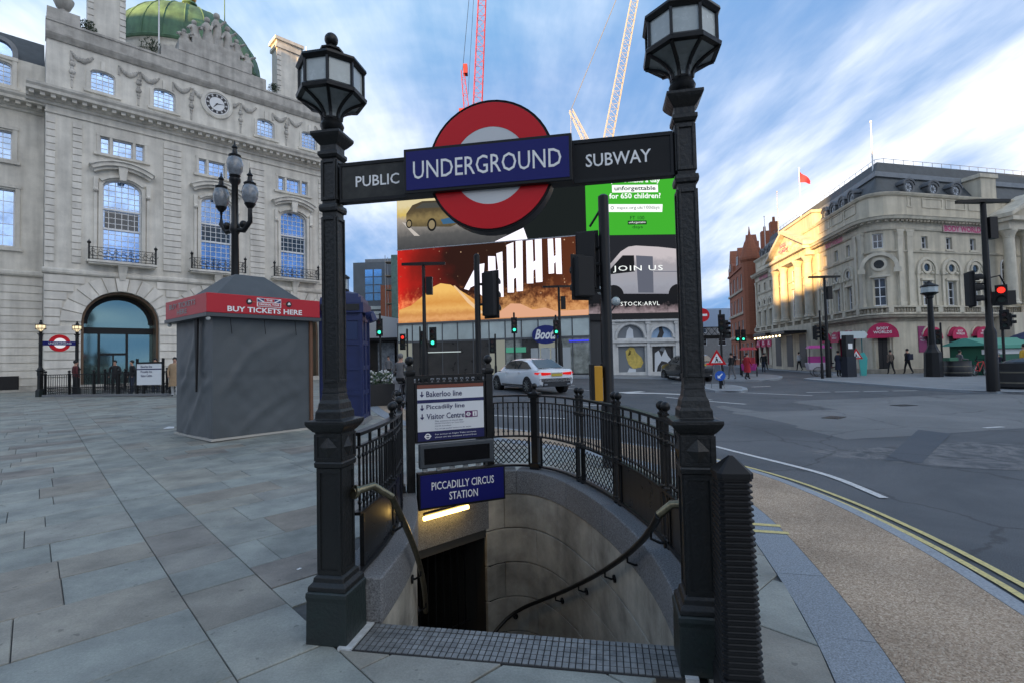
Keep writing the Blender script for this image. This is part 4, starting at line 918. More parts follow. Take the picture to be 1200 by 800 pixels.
cv = MB(); rs = random.Random(4)
for k in range(26): f = rs.uniform(-1, 1); cv.ball((12.5 + f * 3.2, -.72, 11.75 + rs.uniform(0, 1.3) * (1 - abs(f))), rs.uniform(.12, .3), 7, 5)
tag(cv.build('pediment_carving', PINKT if False else CREAM2, tl), kind='stuff')
text('BODY\nWORLDS', 12.4, 12.35, -1.02, PINKT, tl, w=2.6, h=.9, bold=.02)
at2 = MB(); at2.box(8.6, 16.6, .2, 1.6, 13.2, 14.7); at2.box(8.4, 16.8, .05, 1.7, 14.7, 14.95); at2.build('attic_block', CREAM, tl)
cano = MB(); cano.box(8.3, 12.4, -3.0, -.76, 3.5, 3.75); cano.box(12.9, 16.8, -2.7, -.76, 3.5, 3.75); cano.build('entrance_canopy', BLACK, tl)
bu = MB()
for k in range(9): bu.ball((8.6 + k * .95, -2.9, 3.3), .09, 8, 6)
tag(bu.build('canopy_bulb', mat('warm_bulb', (1, .75, .42), emit=6), tl), kind='stuff')
for a in (2.2, 20.4): 
    t_ = text('BODY WORLDS', a + 1.2, 10.75, -.2, PINKT, tl, w=3.0, h=.42, bold=.03)
DORM = mat('dormer_lead', (.1, .105, .11), .5)
def dormer(tmp, c_, y_=.75, z=13.95):
    d_ = MB(); n = 20; rg = lambda r_, yy: [(c_ + r_ * math.cos(2 * PI * j / n), yy, z + r_ * math.sin(2 * PI * j / n)) for j in range(n)]
    d_.loft([rg(.55, y_ + 1.2), rg(.55, y_ - .25), rg(.5, y_ - .32), rg(.36, y_ - .3), rg(.36, y_ - .1)]); d_.box(c_ - .62, c_ + .62, y_ - .3, y_ + 1, z - .62, z - .38); d_.arc_ring(c_, z, .55, .68, .1 * PI, .9 * PI, y_ - .36, y_ + .3, 12); o = d_.build('dormer', DORM, tmp)
    g = MB(); g.loft([rg(.36, y_ - .2), rg(.36, y_ - .16)]); g.build('dormer_window', mat('pale_blind', (.5, .53, .56), .3), o)
    sp = MB()
    for k in range(4): a = PI * k / 4; sp.prism([(c_ + .34 * math.cos(a) - .02 * math.sin(a), z + .34 * math.sin(a) + .02 * math.cos(a)), (c_ - .34 * math.cos(a) - .02 * math.sin(a), z - .34 * math.sin(a) + .02 * math.cos(a)), (c_ - .34 * math.cos(a) + .02 * math.sin(a), z - .34 * math.sin(a) - .02 * math.cos(a)), (c_ + .34 * math.cos(a) + .02 * math.sin(a), z + .34 * math.sin(a) - .02 * math.cos(a))], y_ - .215, y_ - .205)
    sp.arc_ring(c_, z, .1, .14, 0, 2 * PI, y_ - .216, y_ - .206, 14); sp.build('glazing_bars', DORM, o)
for c_ in (.9, 2.5, 4.1, 18.6, 20.2, 21.8, 23.4): dormer(tl, c_)
def attic_panels(tmp, xs):
    for a, b_ in xs:
        p = MB(); p.box(a, b_, -.06, .01, 12.25, 12.32); p.box(a, b_, -.06, .01, 12.93, 13.0); p.box(a, a + .07, -.06, .01, 12.32, 12.93); p.box(b_ - .07, b_, -.06, .01, 12.32, 12.93); p.build('attic_panel', CREAM2, tmp)
attic_panels(tl, ((.4, 2.2), (2.5, 4.3), (4.6, 6.5), (18.4, 20.6), (20.9, 22.9), (23.2, 25.0)))
adopt(tl)
# rounded corner: one window, one large awning
am, bm2 = bez[4], bez[8]; dm2 = bm2 - am; wc = dm2.length
tcn = empty('tmp', (am.x, am.y, 0), math.degrees(math.atan2(dm2.y, dm2.x)))
m_ = wc / 2
wall_face(MB(), 0, wc, -.1, 13.2, [(m_ - .6, m_ + .6, .35, 3.2), (m_ - .42, m_ + .42, 4.95, 7.0), (m_ - .32, m_ + .32, 9.2, 10.3)], .35).build('wall', CREAM, tcn, fix=False)
window(tcn, m_ - .6, m_ + .6, .35, 3.2, .25, 2, 1, frame=BLACK, glass=DARKIN); awning(tcn, m_, 2.75, .95)
window(tcn, m_ - .42, m_ + .42, 4.95, 7.0, .18, 2, 3, glass=GLASSD, bw=.06); window(tcn, m_ - .32, m_ + .32, 9.2, 10.3, .18, 2, 2, glass=GLASSD, bw=.05)
s_ = MB(); s_.arc_ring(m_, 7.7, .95, 1.2, 0, PI, -.18, .01, 16); s_.box(m_ - 1.3, m_ - .85, -.2, .01, 7.35, 7.7); s_.box(m_ + .85, m_ + 1.3, -.2, .01, 7.35, 7.7); s_.box(m_ - .6, m_ + .6, -.12, .01, 7.05, 7.2); s_.build('arch_moulding', CREAM2, tcn)
o = MB().arc_ring(m_, 8.0, .32, .5, 0, 2 * PI, -.1, .01, 18).build('oculus', CREAM2, tcn); MB().arc_ring(m_, 8.0, .0, .32, 0, 2 * PI, -.02, .012, 18).build('oculus_glass', GLASSD, o)
adopt(tcn)
for seg in (bez[:5], bez[8:]):
    o = sweep(None, 'wall', seg, [(0, -.1), (0, 13.2), (.3, 13.2), (.3, -.1)], CREAM, 30); o.parent = pav; o.matrix_basis = pinv
for i in (1, 11):
    p, q = bez[i], bez[i + 1] if i < 12 else bez[i]; d_ = (bez[min(i + 1, 12)] - bez[i - 1]); tt = empty('tmp', (p.x, p.y, 0), math.degrees(math.atan2(d_.y, d_.x))); pilaster(tt, 0, .42, d_=.2); adopt(tt)
# right wing
tr = empty('tmp', (PB.x, PB.y, 0), math.degrees(math.atan2(dR.y, dR.x)))
pav_bays(tr, RWL, (2.1, 4.5, 6.9, 17.6, 19.8, 22.0), arch_r=.78)
for c_ in (.5, 16.4): pilaster(tr, c_, .5)
text('BODY WORLDS', 5.75, 10.72, -.23, PINKT, tr, w=3.9, h=.44, bold=.03); MB().box(3.7, 7.8, -.215, -.2, 10.46, 10.98).build('sign_board', mat('pale_pink', (.6, .42, .42), .6), tr)
for c_ in (1.5, 3.9, 6.2): dormer(tr, c_)
attic_panels(tr, ((.6, 1.0), (2.0, 4.0), (4.3, 6.3), (6.6, 8.0)))
pb = MB(); pb.box(8.6, 15.8, -1.3, .01, .0, 4.3); pb.build('portico_base', CREAM, tr)
for c_ in (9.2, 11.0, 13.4, 15.2): fcolumn(tr, c_, -.9, .38, 4.95, 10.6)
en = MB(); en.box(8.6, 15.8, -1.35, .01, 10.6, 11.2); en.box(8.4, 16.0, -1.75, .01, 11.2, 11.5); en.build('entablature', CREAM2, tr)
MB().prism([(8.4, 11.5), (16.0, 11.5), (12.2, 13.4)], -1.1, .3).build('pediment', CREAM, tr)
for a, b_ in (((8.3, 11.5), (12.2, 13.45)), ((12.2, 13.45), (16.1, 11.5))): MB().prism([a, b_, (b_[0], b_[1] + .3), (a[0], a[1] + .3)], -1.75, .3).build('raking_cornice', CREAM2, tr)
MB().box(8.2, 9.8, .1, 1.7, 13.3, 15.0).build('attic_pier', CREAM, tr); MB().box(8.05, 9.95, .0, 1.8, 15.0, 15.3).build('pier_cap', CREAM2, tr)
for c_ in (10.1, 12.2, 14.3): window(tr, c_ - .5, c_ + .5, 5.2, 8.6, -.03, 2, 4, .5, glass=GLASSD)
pst = MB().box(1.0, 1.75, -.05, -.02, 1.5, 3.4).build('poster', mat('purple_poster', (.25, .03, .12), .5), tr); text('THE\nAMAZING\nMUSEUM', 1.37, 2.6, -.053, SIGNW, pst, w=.5, h=.6)
adopt(tr)
# mouldings swept right round
def sw(name, prof, mt, sm=0):
    o = sweep(None, name, PATH, prof, mt, sm); o.parent = pav; o.matrix_basis = pinv; return o
sw('plinth', [(.1, -.1), (-.1, -.1), (-.1, .32), (-.04, .36), (.1, .36)], CREAMD)
sw('shop_cornice', [(.1, 3.75), (-.08, 3.78), (-.12, 3.95), (-.45, 4.05), (-.5, 4.18), (.1, 4.28)], CREAMD)
sw('balcony_base', [(.1, 4.28), (-.3, 4.28), (-.3, 4.4), (.1, 4.4)], CREAM2)
sw('balcony_coping', [(.05, 4.78), (-.32, 4.78), (-.34, 4.9), (.05, 4.92)], CREAM2)
bl = MB(); dark = resamp(PATH, .24)
for p in offs(dark, -.22): bl.lathe(p.x, p.y, [(4.4, .05), (4.46, .05), (4.52, .075), (4.62, .06), (4.7, .03), (4.78, .05)], 6)
o = bl.build('balustrade', CREAMD, pav, loc=(-PB.x, -PB.y, 0)); o['kind'] = 'stuff'
bl = MB()
for p in offs(resamp(PATH, 2.1), -.2): bl.cbox(p.x, p.y, 4.4, 4.78, .17)
tag(bl.build('balustrade_pier', CREAM2, pav, loc=(-PB.x, -PB.y, 0)), kind='stuff')
sw('architrave', [(.1, 8.85), (-.1, 8.87), (-.14, 8.98), (.1, 9.02)], CREAM2)
sw('cornice', [(.1, 10.5), (-.1, 10.52), (-.14, 10.62), (-.18, 11.05), (-.3, 11.12), (-.62, 11.2), (-.68, 11.36), (-.74, 11.42), (.1, 11.55)], CREAM2)
dn = MB()
for p in offs(resamp(PATH, .34), -.45): dn.cbox(p.x, p.y, 11.02, 11.15, .09)
tag(dn.build('dentils', CREAMD, pav, loc=(-PB.x, -PB.y, 0)), kind='stuff')
sw('attic_moulding', [(.1, 13.05), (-.12, 13.07), (-.22, 13.2), (-.24, 13.28), (.4, 13.3)], CREAM2)
rf2 = sw('roof', [(.45, 13.25), (1.5, 14.95), (1.4, 15.0), (1.4, 15.35), (1.9, 15.4), (6.0, 16.3), (9.0, 16.3), (9.0, 13.0)], SLATE)
sw('lead_flashing', [(1.48, 14.93), (1.34, 14.96), (1.34, 15.34), (1.5, 15.34)], LEAD)
cr2 = sweep(None, 'roof_upstand', PATH, [(1.55, 15.3), (1.95, 16.35), (2.3, 16.38), (2.3, 15.3)], SLATE); cr2.parent = pav; cr2.matrix_basis = pinv
rl = MB(); q = resamp(poffs(PATH, 2.1), 1.0); rl.tube([(p.x, p.y, 16.75) for p in q], .02, 4)
for p in q: rl.cyl((p.x, p.y, 16.3), (p.x, p.y, 16.75), .018, n=4)
rl.build('roof_rail', LEAD, pav, loc=(-PB.x, -PB.y, 0))
# flagpoles on the roof
def flagpole(x, y, z0, z1, label, flag=False):
    f = empty('flagpole', (x, y, z0), 0, label, 'flagpole', 'flagpoles on the cream corner building'); MB().cyl((0, 0, 0), (0, 0, z1 - z0), .06, .035, 8).build('pole', PAINTW, f); MB().ball((0, 0, z1 - z0 + .06), .09, 8, 6).build('finial', PAINTW, f)
    if flag:
        fm = MB(); vs = []; W_ = 9
        for i in range(W_):
            for j in range(5): t = i / (W_ - 1); vs.append((t * 1.15, .12 * math.sin(t * 7 + j * .4), z1 - z0 - .15 - j * .3 * (1 - t * .75) - t * 1.1))
        fm.add(vs, [(i * 5 + j, (i + 1) * 5 + j, (i + 1) * 5 + j + 1, i * 5 + j + 1) for i in range(W_ - 1) for j in range(4)]); fm.build('flag', mat('red_flag', (.5, .03, .05), .7), f, smooth=60)
def on_left(s_, dep): p = PA0 + dL * s_; nn_ = Vector((-dL.y, dL.x)); return p + nn_ * dep
p = on_left(12.3, .9); flagpole(p.x, p.y, 14.95, 20.4, 'white flagpole with drooping red flag above the pediment', True)
p = on_left(5.5, 1.0); flagpole(p.x, p.y, 13.3, 20.2, 'bare white flagpole left of the red flag'); p = on_left(.8, 1.0); flagpole(p.x, p.y, 13.3, 18.6, 'bare white flagpole at the far end of the cream building')
flagpole(PB.x - .3, PB.y + 2.2, 15.2, 19.6, 'bare white flagpole above the rounded corner')
# ================================================================ screens building, centre
def emis(name, c, s=1.): return mat(name, c, emit=s * 1.45)
ES = 1.05 * EMK
SB = empty('screen_building', (-9.6, 42., 0), -14.47, 'corner block with giant advertising screens above a glass shopfront', 'building')
mb = MB(); mb.box(-.1, 15.9, .5, 16, .1, 15.8); mb.build('wall', mat('dark_cladding', (.03, .032, .035), .5), SB)
mb = MB(); mb.box(.0, 16.0, .32, .55, 4.75, 15.9); mb.build('screen_case', BLACK, SB)
def shader_screen(name, fn):
    mt = bpy.data.materials.new(name); mt.use_nodes = True; t = mt.node_tree; n = t.nodes; l = t.links; n.clear()
    o_ = n.new('ShaderNodeOutputMaterial'); e_ = n.new('ShaderNodeEmission'); e_.inputs[1].default_value = ES; l.new(e_.outputs[0], o_.inputs[0]); tc_ = n.new('ShaderNodeTexCoord'); fn(n, l, tc_, e_); return mt
def ramp(n, l, src, stops):
    r_ = n.new('ShaderNodeValToRGB'); e = r_.color_ramp.elements
    e[0].position = stops[0][0]; e[0].color = (*stops[0][1], 1); e[1].position = stops[-1][0]; e[1].color = (*stops[-1][1], 1)
    for p_, c_ in stops[1:-1]: x = e.new(p_); x.color = (*c_, 1)
    l.new(src, r_.inputs[0]); return r_
def spice(n, l, tc_, e_):                               # red glow, dark air and flying spice
    s_ = n.new('ShaderNodeSeparateXYZ'); l.new(tc_.outputs['Object'], s_.inputs[0])
    mx_ = n.new('ShaderNodeMath'); mx_.operation = 'DIVIDE'; mx_.inputs[1].default_value = 16; l.new(s_.outputs['X'], mx_.inputs[0])
    no = n.new('ShaderNodeTexNoise'); no.inputs['Scale'].default_value = .5; no.inputs['Detail'].default_value = 4; l.new(tc_.outputs['Object'], no.inputs['Vector'])
    ad = n.new('ShaderNodeMath'); ad.operation = 'MULTIPLY_ADD'; ad.inputs[1].default_value = .22; l.new(no.outputs['Fac'], ad.inputs[0]); l.new(mx_.outputs[0], ad.inputs[2])
    base = ramp(n, l, ad.outputs[0], [(.1, (.62, .02, .015)), (.24, (.2, .015, .012)), (.42, (.03, .012, .01)), (.7, (.03, .014, .01)), (1.0, (.1, .03, .015))])
    mz = n.new('ShaderNodeMath'); mz.operation = 'DIVIDE'; mz.inputs[1].default_value = 6.2; l.new(s_.outputs['Z'], mz.inputs[0])
    no2 = n.new('ShaderNodeTexNoise'); no2.inputs['Scale'].default_value = 1.5; no2.inputs['Detail'].default_value = 9; no2.inputs['Roughness'].default_value = .75; l.new(tc_.outputs['Object'], no2.inputs['Vector'])
    a2 = n.new('ShaderNodeMath'); a2.operation = 'MULTIPLY_ADD'; a2.inputs[1].default_value = 1.0; l.new(no2.outputs['Fac'], a2.inputs[0]); sb = n.new('ShaderNodeMath'); sb.operation = 'MULTIPLY_ADD'; sb.inputs[1].default_value = -.85; sb.inputs[2].default_value = .28; l.new(mz.outputs[0], sb.inputs[0]); l.new(sb.outputs[0], a2.inputs[2])
    pw = ramp(n, l, a2.outputs[0], [(.42, (0, 0, 0)), (.52, (.12, .045, .015)), (.64, (.42, .2, .07)), (.8, (.62, .34, .14))])
    vo = n.new('ShaderNodeTexVoronoi'); vo.inputs['Scale'].default_value = 2.6; l.new(tc_.outputs['Object'], vo.inputs['Vector']); sp = ramp(n, l, vo.outputs['Distance'], [(.06, (.75, .5, .3)), (.16, (0, 0, 0))])
    sel = n.new('ShaderNodeSeparateColor'); l.new(vo.outputs['Color'], sel.inputs[0]); th = ramp(n, l, sel.outputs[0], [(.45, (0, 0, 0)), (.8, (1, 1, 1))])
    m_ = n.new('ShaderNodeMixRGB'); m_.blend_type = 'MULTIPLY'; m_.inputs[0].default_value = 1; l.new(sp.outputs[0], m_.inputs[1]); l.new(th.outputs[0], m_.inputs[2])
    a_ = n.new('ShaderNodeMixRGB'); a_.blend_type = 'ADD'; a_.inputs[0].default_value = 1; l.new(base.outputs[0], a_.inputs[1]); l.new(pw.outputs[0], a_.inputs[2])
    b2 = n.new('ShaderNodeMixRGB'); b2.blend_type = 'ADD'; b2.inputs[0].default_value = 1; l.new(a_.outputs[0], b2.inputs[1]); l.new(m_.outputs[0], b2.inputs[2]); l.new(b2.outputs[0], e_.inputs[0])
def vgrad(stops, h_):
    def fn(n, l, tc_, e_):
        s_ = n.new('ShaderNodeSeparateXYZ'); l.new(tc_.outputs['Object'], s_.inputs[0]); m_ = n.new('ShaderNodeMath'); m_.operation = 'DIVIDE'; m_.inputs[1].default_value = h_; l.new(s_.outputs['Z'], m_.inputs[0])
        no = n.new('ShaderNodeTexNoise'); no.inputs['Scale'].default_value = 2.2; no.inputs['Detail'].default_value = 10; no.inputs['Roughness'].default_value = .68; l.new(tc_.outputs['Object'], no.inputs['Vector']); a_ = n.new('ShaderNodeMath'); a_.operation = 'MULTIPLY_ADD'; a_.inputs[1].default_value = .26; l.new(no.outputs['Fac'], a_.inputs[0]); l.new(m_.outputs[0], a_.inputs[2]); l.new(ramp(n, l, a_.outputs[0], stops).outputs[0], e_.inputs[0])
    return fn
def flat(parent, name, P, y, mt, x0=0, z0=0): return MB().prism([(a - x0, b_ - z0) for a, b_ in P], y, y + .006).build(name, mt, parent)
# lower left screen
s1_ = MB().box(0, 16.0, 0, .04, 0, 6.16).build('screen', shader_screen('spice_screen', spice), SB, loc=(.02, .27, 4.85)); s1_['label'] = 'lower left screen with orange powder dune and slanted white letters'
Z0 = 4.85
dune = shader_screen('dune_picture', vgrad([(.1, (.5, .2, .07)), (.22, (.72, .36, .14)), (.32, (.58, .26, .08)), (.45, (.78, .43, .13)), (.6, (.66, .3, .07)), (.9, (.85, .5, .14))], 3.4))
flat(s1_, 'dune', [(.05, 4.88), (.1, 5.98), (1.2, 6.3), (1.98, 6.84), (3.2, 7.75), (3.89, 8.02), (4.76, 7.85), (5.97, 7.09), (6.93, 6.46), (8, 5.7), (9.04, 5.34), (10.2, 5.55), (10.9, 5.7), (12.0, 5.6), (13.5, 5.2), (16.0, 5.15), (16.0, 4.88)], -.02, dune, .02, Z0)
flat(s1_, 'powder_heap', [(8.2, 4.95), (9.0, 5.5), (9.8, 6.05), (10.6, 6.0), (11.6, 5.5), (12.6, 5.6), (13.4, 5.3), (15.9, 5.3), (15.9, 4.9)], -.028, emis('pink_powder', (.8, .42, .26), .62), .02, Z0)
flat(s1_, 'powder_ridge', [(5.0, 7.75), (5.15, 7.75), (6.6, 6.3), (7.6, 5.4), (7.3, 5.35), (6.2, 6.3)], -.03, emis('pale_powder', (.9, .6, .34), .62), .02, Z0)
HS = [[(5.93, 7.44), (7.04, 9.33), (7.71, 9.4), (7.46, 6.78), (7.06, 7.14), (7.0, 7.72), (6.47, 7.52), (6.34, 7.3)], [(8.03, 9.95), (8.62, 9.9), (8.64, 8.76), (8.84, 8.86), (8.72, 10.12), (9.22, 10.24), (9.25, 6.61), (8.72, 6.64), (8.72, 7.73), (8.57, 7.67), (8.42, 7.07), (8.01, 6.98)], [(9.58, 10.74), (10.15, 10.92), (10.14, 8.77), (10.33, 8.87), (10.33, 11.0), (10.89, 11.0), (10.84, 7.0), (10.33, 6.98), (10.31, 8.09), (10.12, 7.99), (10.1, 6.91), (9.59, 6.93)], [(11.18, 10.95), (11.71, 10.97), (11.73, 9.23), (11.9, 9.33), (11.89, 11.0), (12.43, 11.0), (12.42, 7.62), (11.9, 7.61), (11.88, 8.66), (11.72, 8.56), (11.69, 7.55), (11.17, 7.56)], [(12.91, 10.96), (13.33, 10.95), (13.36, 9.55), (13.52, 9.63), (13.51, 10.96), (13.95, 10.94), (13.97, 8.14), (13.52, 8.17), (13.5, 9.1), (13.37, 9.0), (13.35, 8.23), (12.93, 8.21)]]
LETW = emis('screen_white', (.9, .85, .95), .95)
for P in HS: flat(s1_, 'letter', P, -.035, LETW, .02, Z0)
# upper left screen: road picture and a dark picture
s2_ = MB().box(0, 16.0, 0, .04, 0, 4.75).build('screen', shader_screen('road_picture', vgrad([(.0, (.035, .038, .045)), (.35, (.1, .1, .1)), (.55, (.26, .24, .22)), (.68, (.4, .34, .27)), (.74, (.62, .46, .12)), (.9, (.7, .6, .35))], 4.75)), SB, loc=(.02, .27, 11.06)); s2_['label'] = 'upper left screen with a golden car on a road'
Z0 = 11.06
flat(s2_, 'lane_line', [(.5, 13.4), (.8, 13.3), (2.1, 12.1), (1.6, 12.15)], -.02, emis('lane_white', (.6, .55, .5), .6), .02, Z0)
flat(s2_, 'car_picture', [(.89, 13.5), (.9, 14.07), (1.47, 14.75), (2.37, 15.0), (4.27, 14.9), (5.25, 14.0), (5.6, 13.7), (5.7, 12.94), (4.9, 12.63), (3.6, 12.75), (1.31, 12.95)], -.025, shader_screen('gold_car', vgrad([(.3, (.025, .025, .03)), (.5, (.11, .085, .045)), (.66, (.24, .18, .08)), (.78, (.1, .075, .04)), (.95, (.06, .05, .035))], 4.75)), .02, Z0)
flat(s2_, 'car_nose', [(4.0, 13.3), (5.5, 13.5), (5.6, 12.9), (4.2, 12.9)], -.028, emis('blue_paint', (.05, .14, .26), .6), .02, Z0)
flat(s2_, 'car_glass', [(1.7, 14.45), (2.4, 14.85), (3.9, 14.75), (4.2, 14.3)], -.028, emis('dusk_glass', (.08, .08, .07), .6), .02, Z0)
for x, z, r_ in ((3.2, 12.95, .55), (1.15, 13.2, .38)):
    flat(s2_, 'wheel_picture', [(x + r_ * .75 * math.cos(a * PI / 8), z + r_ * math.sin(a * PI / 8)) for a in range(16)], -.03, emis('tyre_black', (.015, .015, .015), .6), .02, Z0); flat(s2_, 'hub_picture', [(x + r_ * .5 * math.cos(a * PI / 8), z + r_ * .68 * math.sin(a * PI / 8)) for a in range(16)], -.034, emis('hub_gold', (.3, .24, .14), .6), .02, Z0)
flat(s2_, 'dark_picture', [(9.6, 11.08), (15.95, 11.08), (15.95, 15.8), (9.6, 15.8)], -.03, emis('dark_panel', (.014, .018, .018), .6), .02, Z0)
flat(s2_, 'letter_top', [(8.6, 11.08), (11.3, 11.08), (11.0, 12.0)], -.04, LETW, .02, Z0)
MB().box(-.02, 16.02, .22, .3, 11.0, 11.07).build('screen_joint', mat('pale_joint', (.35, .36, .38), .5), SB)
# right hand screens, on the return
SR = Vector((5.9, 38.)); tS = empty('tmp', (SR.x, SR.y, 0), 2.07)
SBinv = frame((-9.6, 42., 0), -14.47).inverted()
def adopt2(tmp):
    M = frame(tmp.location, math.degrees(tmp.rotation_euler.z))
    for ch in list(tmp.children):
        b_ = ch.matrix_basis.copy(); ch.parent = SB; ch.matrix_basis = SBinv @ M @ b_
    bpy.data.objects.remove(tmp)
mb = MB(); mb.box(.05, 8.3, .35, 12, .1, 15.8); mb.build('wall', MATS['dark_cladding'], tS)
g_ = MB().box(0, 7.1, 0, .05, 0, 4.6).build('screen', emis('ad_green', (.06, .47, .035), .62), tS, loc=(.0, .2, 10.97)); g_['label'] = 'green charity screen with white words'
WHT = emis('ad_white', (.85, .88, .85), .85); GRNT = emis('ad_dark_green', (.01, .06, .02), .5)
text("If you'd make a day", 3.7, 15.14 - 10.97, -.03, WHT, g_, w=4.2, h=.46, bold=.02)
flat(g_, 'word_box', [(2.06, 14.25), (5.63, 14.25), (5.63, 14.83), (2.06, 14.83)], -.02, WHT, 0, 10.97); text('unforgettable', 3.84, 14.52 - 10.97, -.035, GRNT, g_, w=3.2, h=.44, bold=.02)
text('for 650 children?', 3.82, 13.98 - 10.97, -.03, WHT, g_, w=4.0, h=.42, bold=.02)
flat(g_, 'search_box', [(1.72, 12.75), (5.9, 12.7), (5.95, 13.3), (1.75, 13.35)], -.02, WHT, 0, 10.97); text('nspcc.org.uk/100days', 4.05, 13.03 - 10.97, -.035, GRNT, g_, w=3.3, h=.34)
MB().arc_ring(2.03, 13.06 - 10.97, .09, .13, 0, 2 * PI, -.035, -.03, 14).build('search_symbol', GRNT, g_)
text('FT 100', 3.94, 12.27 - 10.97, -.03, GRNT, g_, w=1.1, h=.28); flat(g_, 'dark_pill', [(3.2, 11.75), (4.66, 11.75), (4.66, 12.05), (3.2, 12.05)], -.02, GRNT, 0, 10.97); text('unforgettable', 3.93, 11.9 - 10.97, -.035, WHT, g_, w=1.3, h=.2); text('days', 3.94, 11.53 - 10.97, -.03, GRNT, g_, w=.8, h=.3)
v_ = MB().box(0, 8.2, 0, .05, 0, 6.0).build('screen', shader_screen('van_picture', vgrad([(.05, (.02, .02, .024)), (.13, (.3, .24, .26)), (.2, (.14, .11, .12)), (.24, (.012, .013, .016)), (.9, (.02, .022, .028))], 6.0)), tS, loc=(.0, .2, 4.95)); v_['label'] = 'van screen reading JOIN US and STOCK:ARVL'
Z0 = 4.95
VANC = shader_screen('van_paint', vgrad([(.2, (.2, .2, .24)), (.5, (.32, .33, .38)), (.75, (.36, .34, .37)), (.86, (.55, .5, .52))], 6.0))
flat(v_, 'van_body', [(1.28, 6.45), (1.25, 7.05), (1.28, 8.23), (2.58, 9.68), (3.18, 10.04), (3.78, 10.12), (5.5, 10.0), (7.6, 9.74), (7.9, 6.3), (5.58, 6.39), (2.63, 6.44)], -.02, VANC, 0, Z0)
DKV = emis('van_dark', (.016, .017, .02), .6); MIDV = emis('van_mid', (.13, .14, .18), .62)
flat(v_, 'van_windscreen', [(1.35, 7.93), (2.72, 9.38), (3.6, 9.37), (3.61, 8.12), (1.64, 7.93)], -.026, DKV, 0, Z0); flat(v_, 'van_door', [(3.75, 9.36), (5.05, 9.27), (5.02, 6.47), (3.84, 6.5)], -.026, MIDV, 0, Z0)
for x in (1.95, 6.95): flat(v_, 'van_wheel', [(x + .78 * math.cos(PI * a / 10), 6.3 + .82 * math.sin(PI * a / 10)) for a in range(11)], -.03, DKV, 0, Z0)
flat(v_, 'van_panel_line', [(5.12, 8.12), (7.7, 8.1), (7.7, 8.05), (5.12, 8.07)], -.028, MIDV, 0, Z0)
text('JOIN US', 3.87, 8.33 - Z0, -.035, WHT, v_, w=3.85, h=.52, bold=.0, spacing=1.15); text('STOCK:ARVL', 3.95, 5.66 - Z0, -.035, WHT, v_, w=3.0, h=.3, spacing=1.15)
MB().box(-.02, 8.3, .1, .34, 4.45, 4.94).build('fascia', BLACK, tS)
# white stone shop bays under the return
WS = mat('white_stone', (.62, .62, .6), .75, var=.15, vs=2, streak=.15)
ops = [(2.15, 4.2, .5, 2.45), (2.1, 4.15, 3.05, 4.05, 1.0), (4.75, 6.4, .5, 2.4), (4.7, 6.35, 3.03, 4.0, .97), (7.0, 8.0, .5, 2.4)]
wall_face(MB(), 1.65, 8.3, .1, 4.46, ops, .25, .12).build('stone_front', WS, tS, fix=False)
wt = MB()
for o in ops[:4]: wt.arc_ring((o[0] + o[1]) / 2, o[3] - (o[4] if len(o) > 4 else 0), (o[1] - o[0]) / 2 + .02, (o[1] - o[0]) / 2 + .2, 0, PI, .02, .13, 14) if len(o) > 4 else wt.box(o[0] - .12, o[1] + .12, .02, .13, o[3] + .02, o[3] + .14)
for x in (1.75, 4.45, 6.65): wt.box(x - .12, x + .12, .0, .13, .1, 4.4); wt.box(x - .2, x + .2, -.05, .13, 4.1, 4.3)
wt.box(1.6, 8.3, -.08, .13, 2.72, 2.9); wt.box(1.6, 8.3, -.12, .13, 4.3, 4.44); wt.build('stone_trim', WS, tS)
def poster(a, b_, c_, d_, mt, shapes, arch=0):
    p = MB().prism([(a, c_)] + outline(a, b_, c_, d_, arch) + [(b_, c_)], .3, .33).build('poster', mt, tS)
    for P, m_ in shapes: MB().prism(P, .285, .295).build('poster_figure', m_, p)
PG = mat('poster_grey', (.16, .18, .2), .5); PY = mat('poster_yellow', (.6, .45, .1), .6, var=.3, vs=6); PBk = mat('poster_black', (.02, .02, .024), .5); PB_ = mat('poster_blue', (.25, .38, .55), .5); PWt = mat('poster_white', (.6, .63, .66), .5)
poster(2.15, 4.2, .5, 2.45, PG, [([(2.75, 2.1), (3.1, 2.4), (3.4, 2.35), (3.55, 2.0), (3.95, 1.6), (4.1, 1.2), (3.9, .85), (3.3, .75), (2.95, 1.1), (2.8, 1.6)], PY), ([(2.9, 1.75), (3.05, 2.2), (3.2, 2.1), (3.1, 1.8)], PBk), ([(2.85, .5), (3.0, .8), (3.5, .72), (3.5, .5)], PWt)])
poster(4.75, 6.4, .5, 2.4, PBk, [([(4.95, .5), (5.0, 1.9), (5.3, 2.1), (5.5, 1.6), (5.8, 2.2), (6.0, 1.7), (6.3, 1.3), (6.2, .6), (5.9, 1.2), (5.5, 1.3), (5.2, .9), (5.1, .5)], PWt), ([(5.35, 2.1), (5.55, 2.35), (5.8, 2.3), (5.7, 2.0)], PG)])
poster(2.1, 4.15, 3.05, 4.05, PG, [([(2.8, 3.06), (2.9, 3.6), (3.1, 3.9), (3.35, 3.7), (3.4, 3.06)], PWt)], 1.0)
poster(4.7, 6.35, 3.03, 4.0, PB_, [([(5.2, 3.04), (5.4, 3.5), (5.35, 3.85), (5.6, 3.9), (5.75, 3.4), (5.6, 3.04)], PBk)], .97)
poster(7.0, 8.0, .5, 2.4, mat('poster_navy', (.03, .03, .12), .5), [])
adopt2(tS)
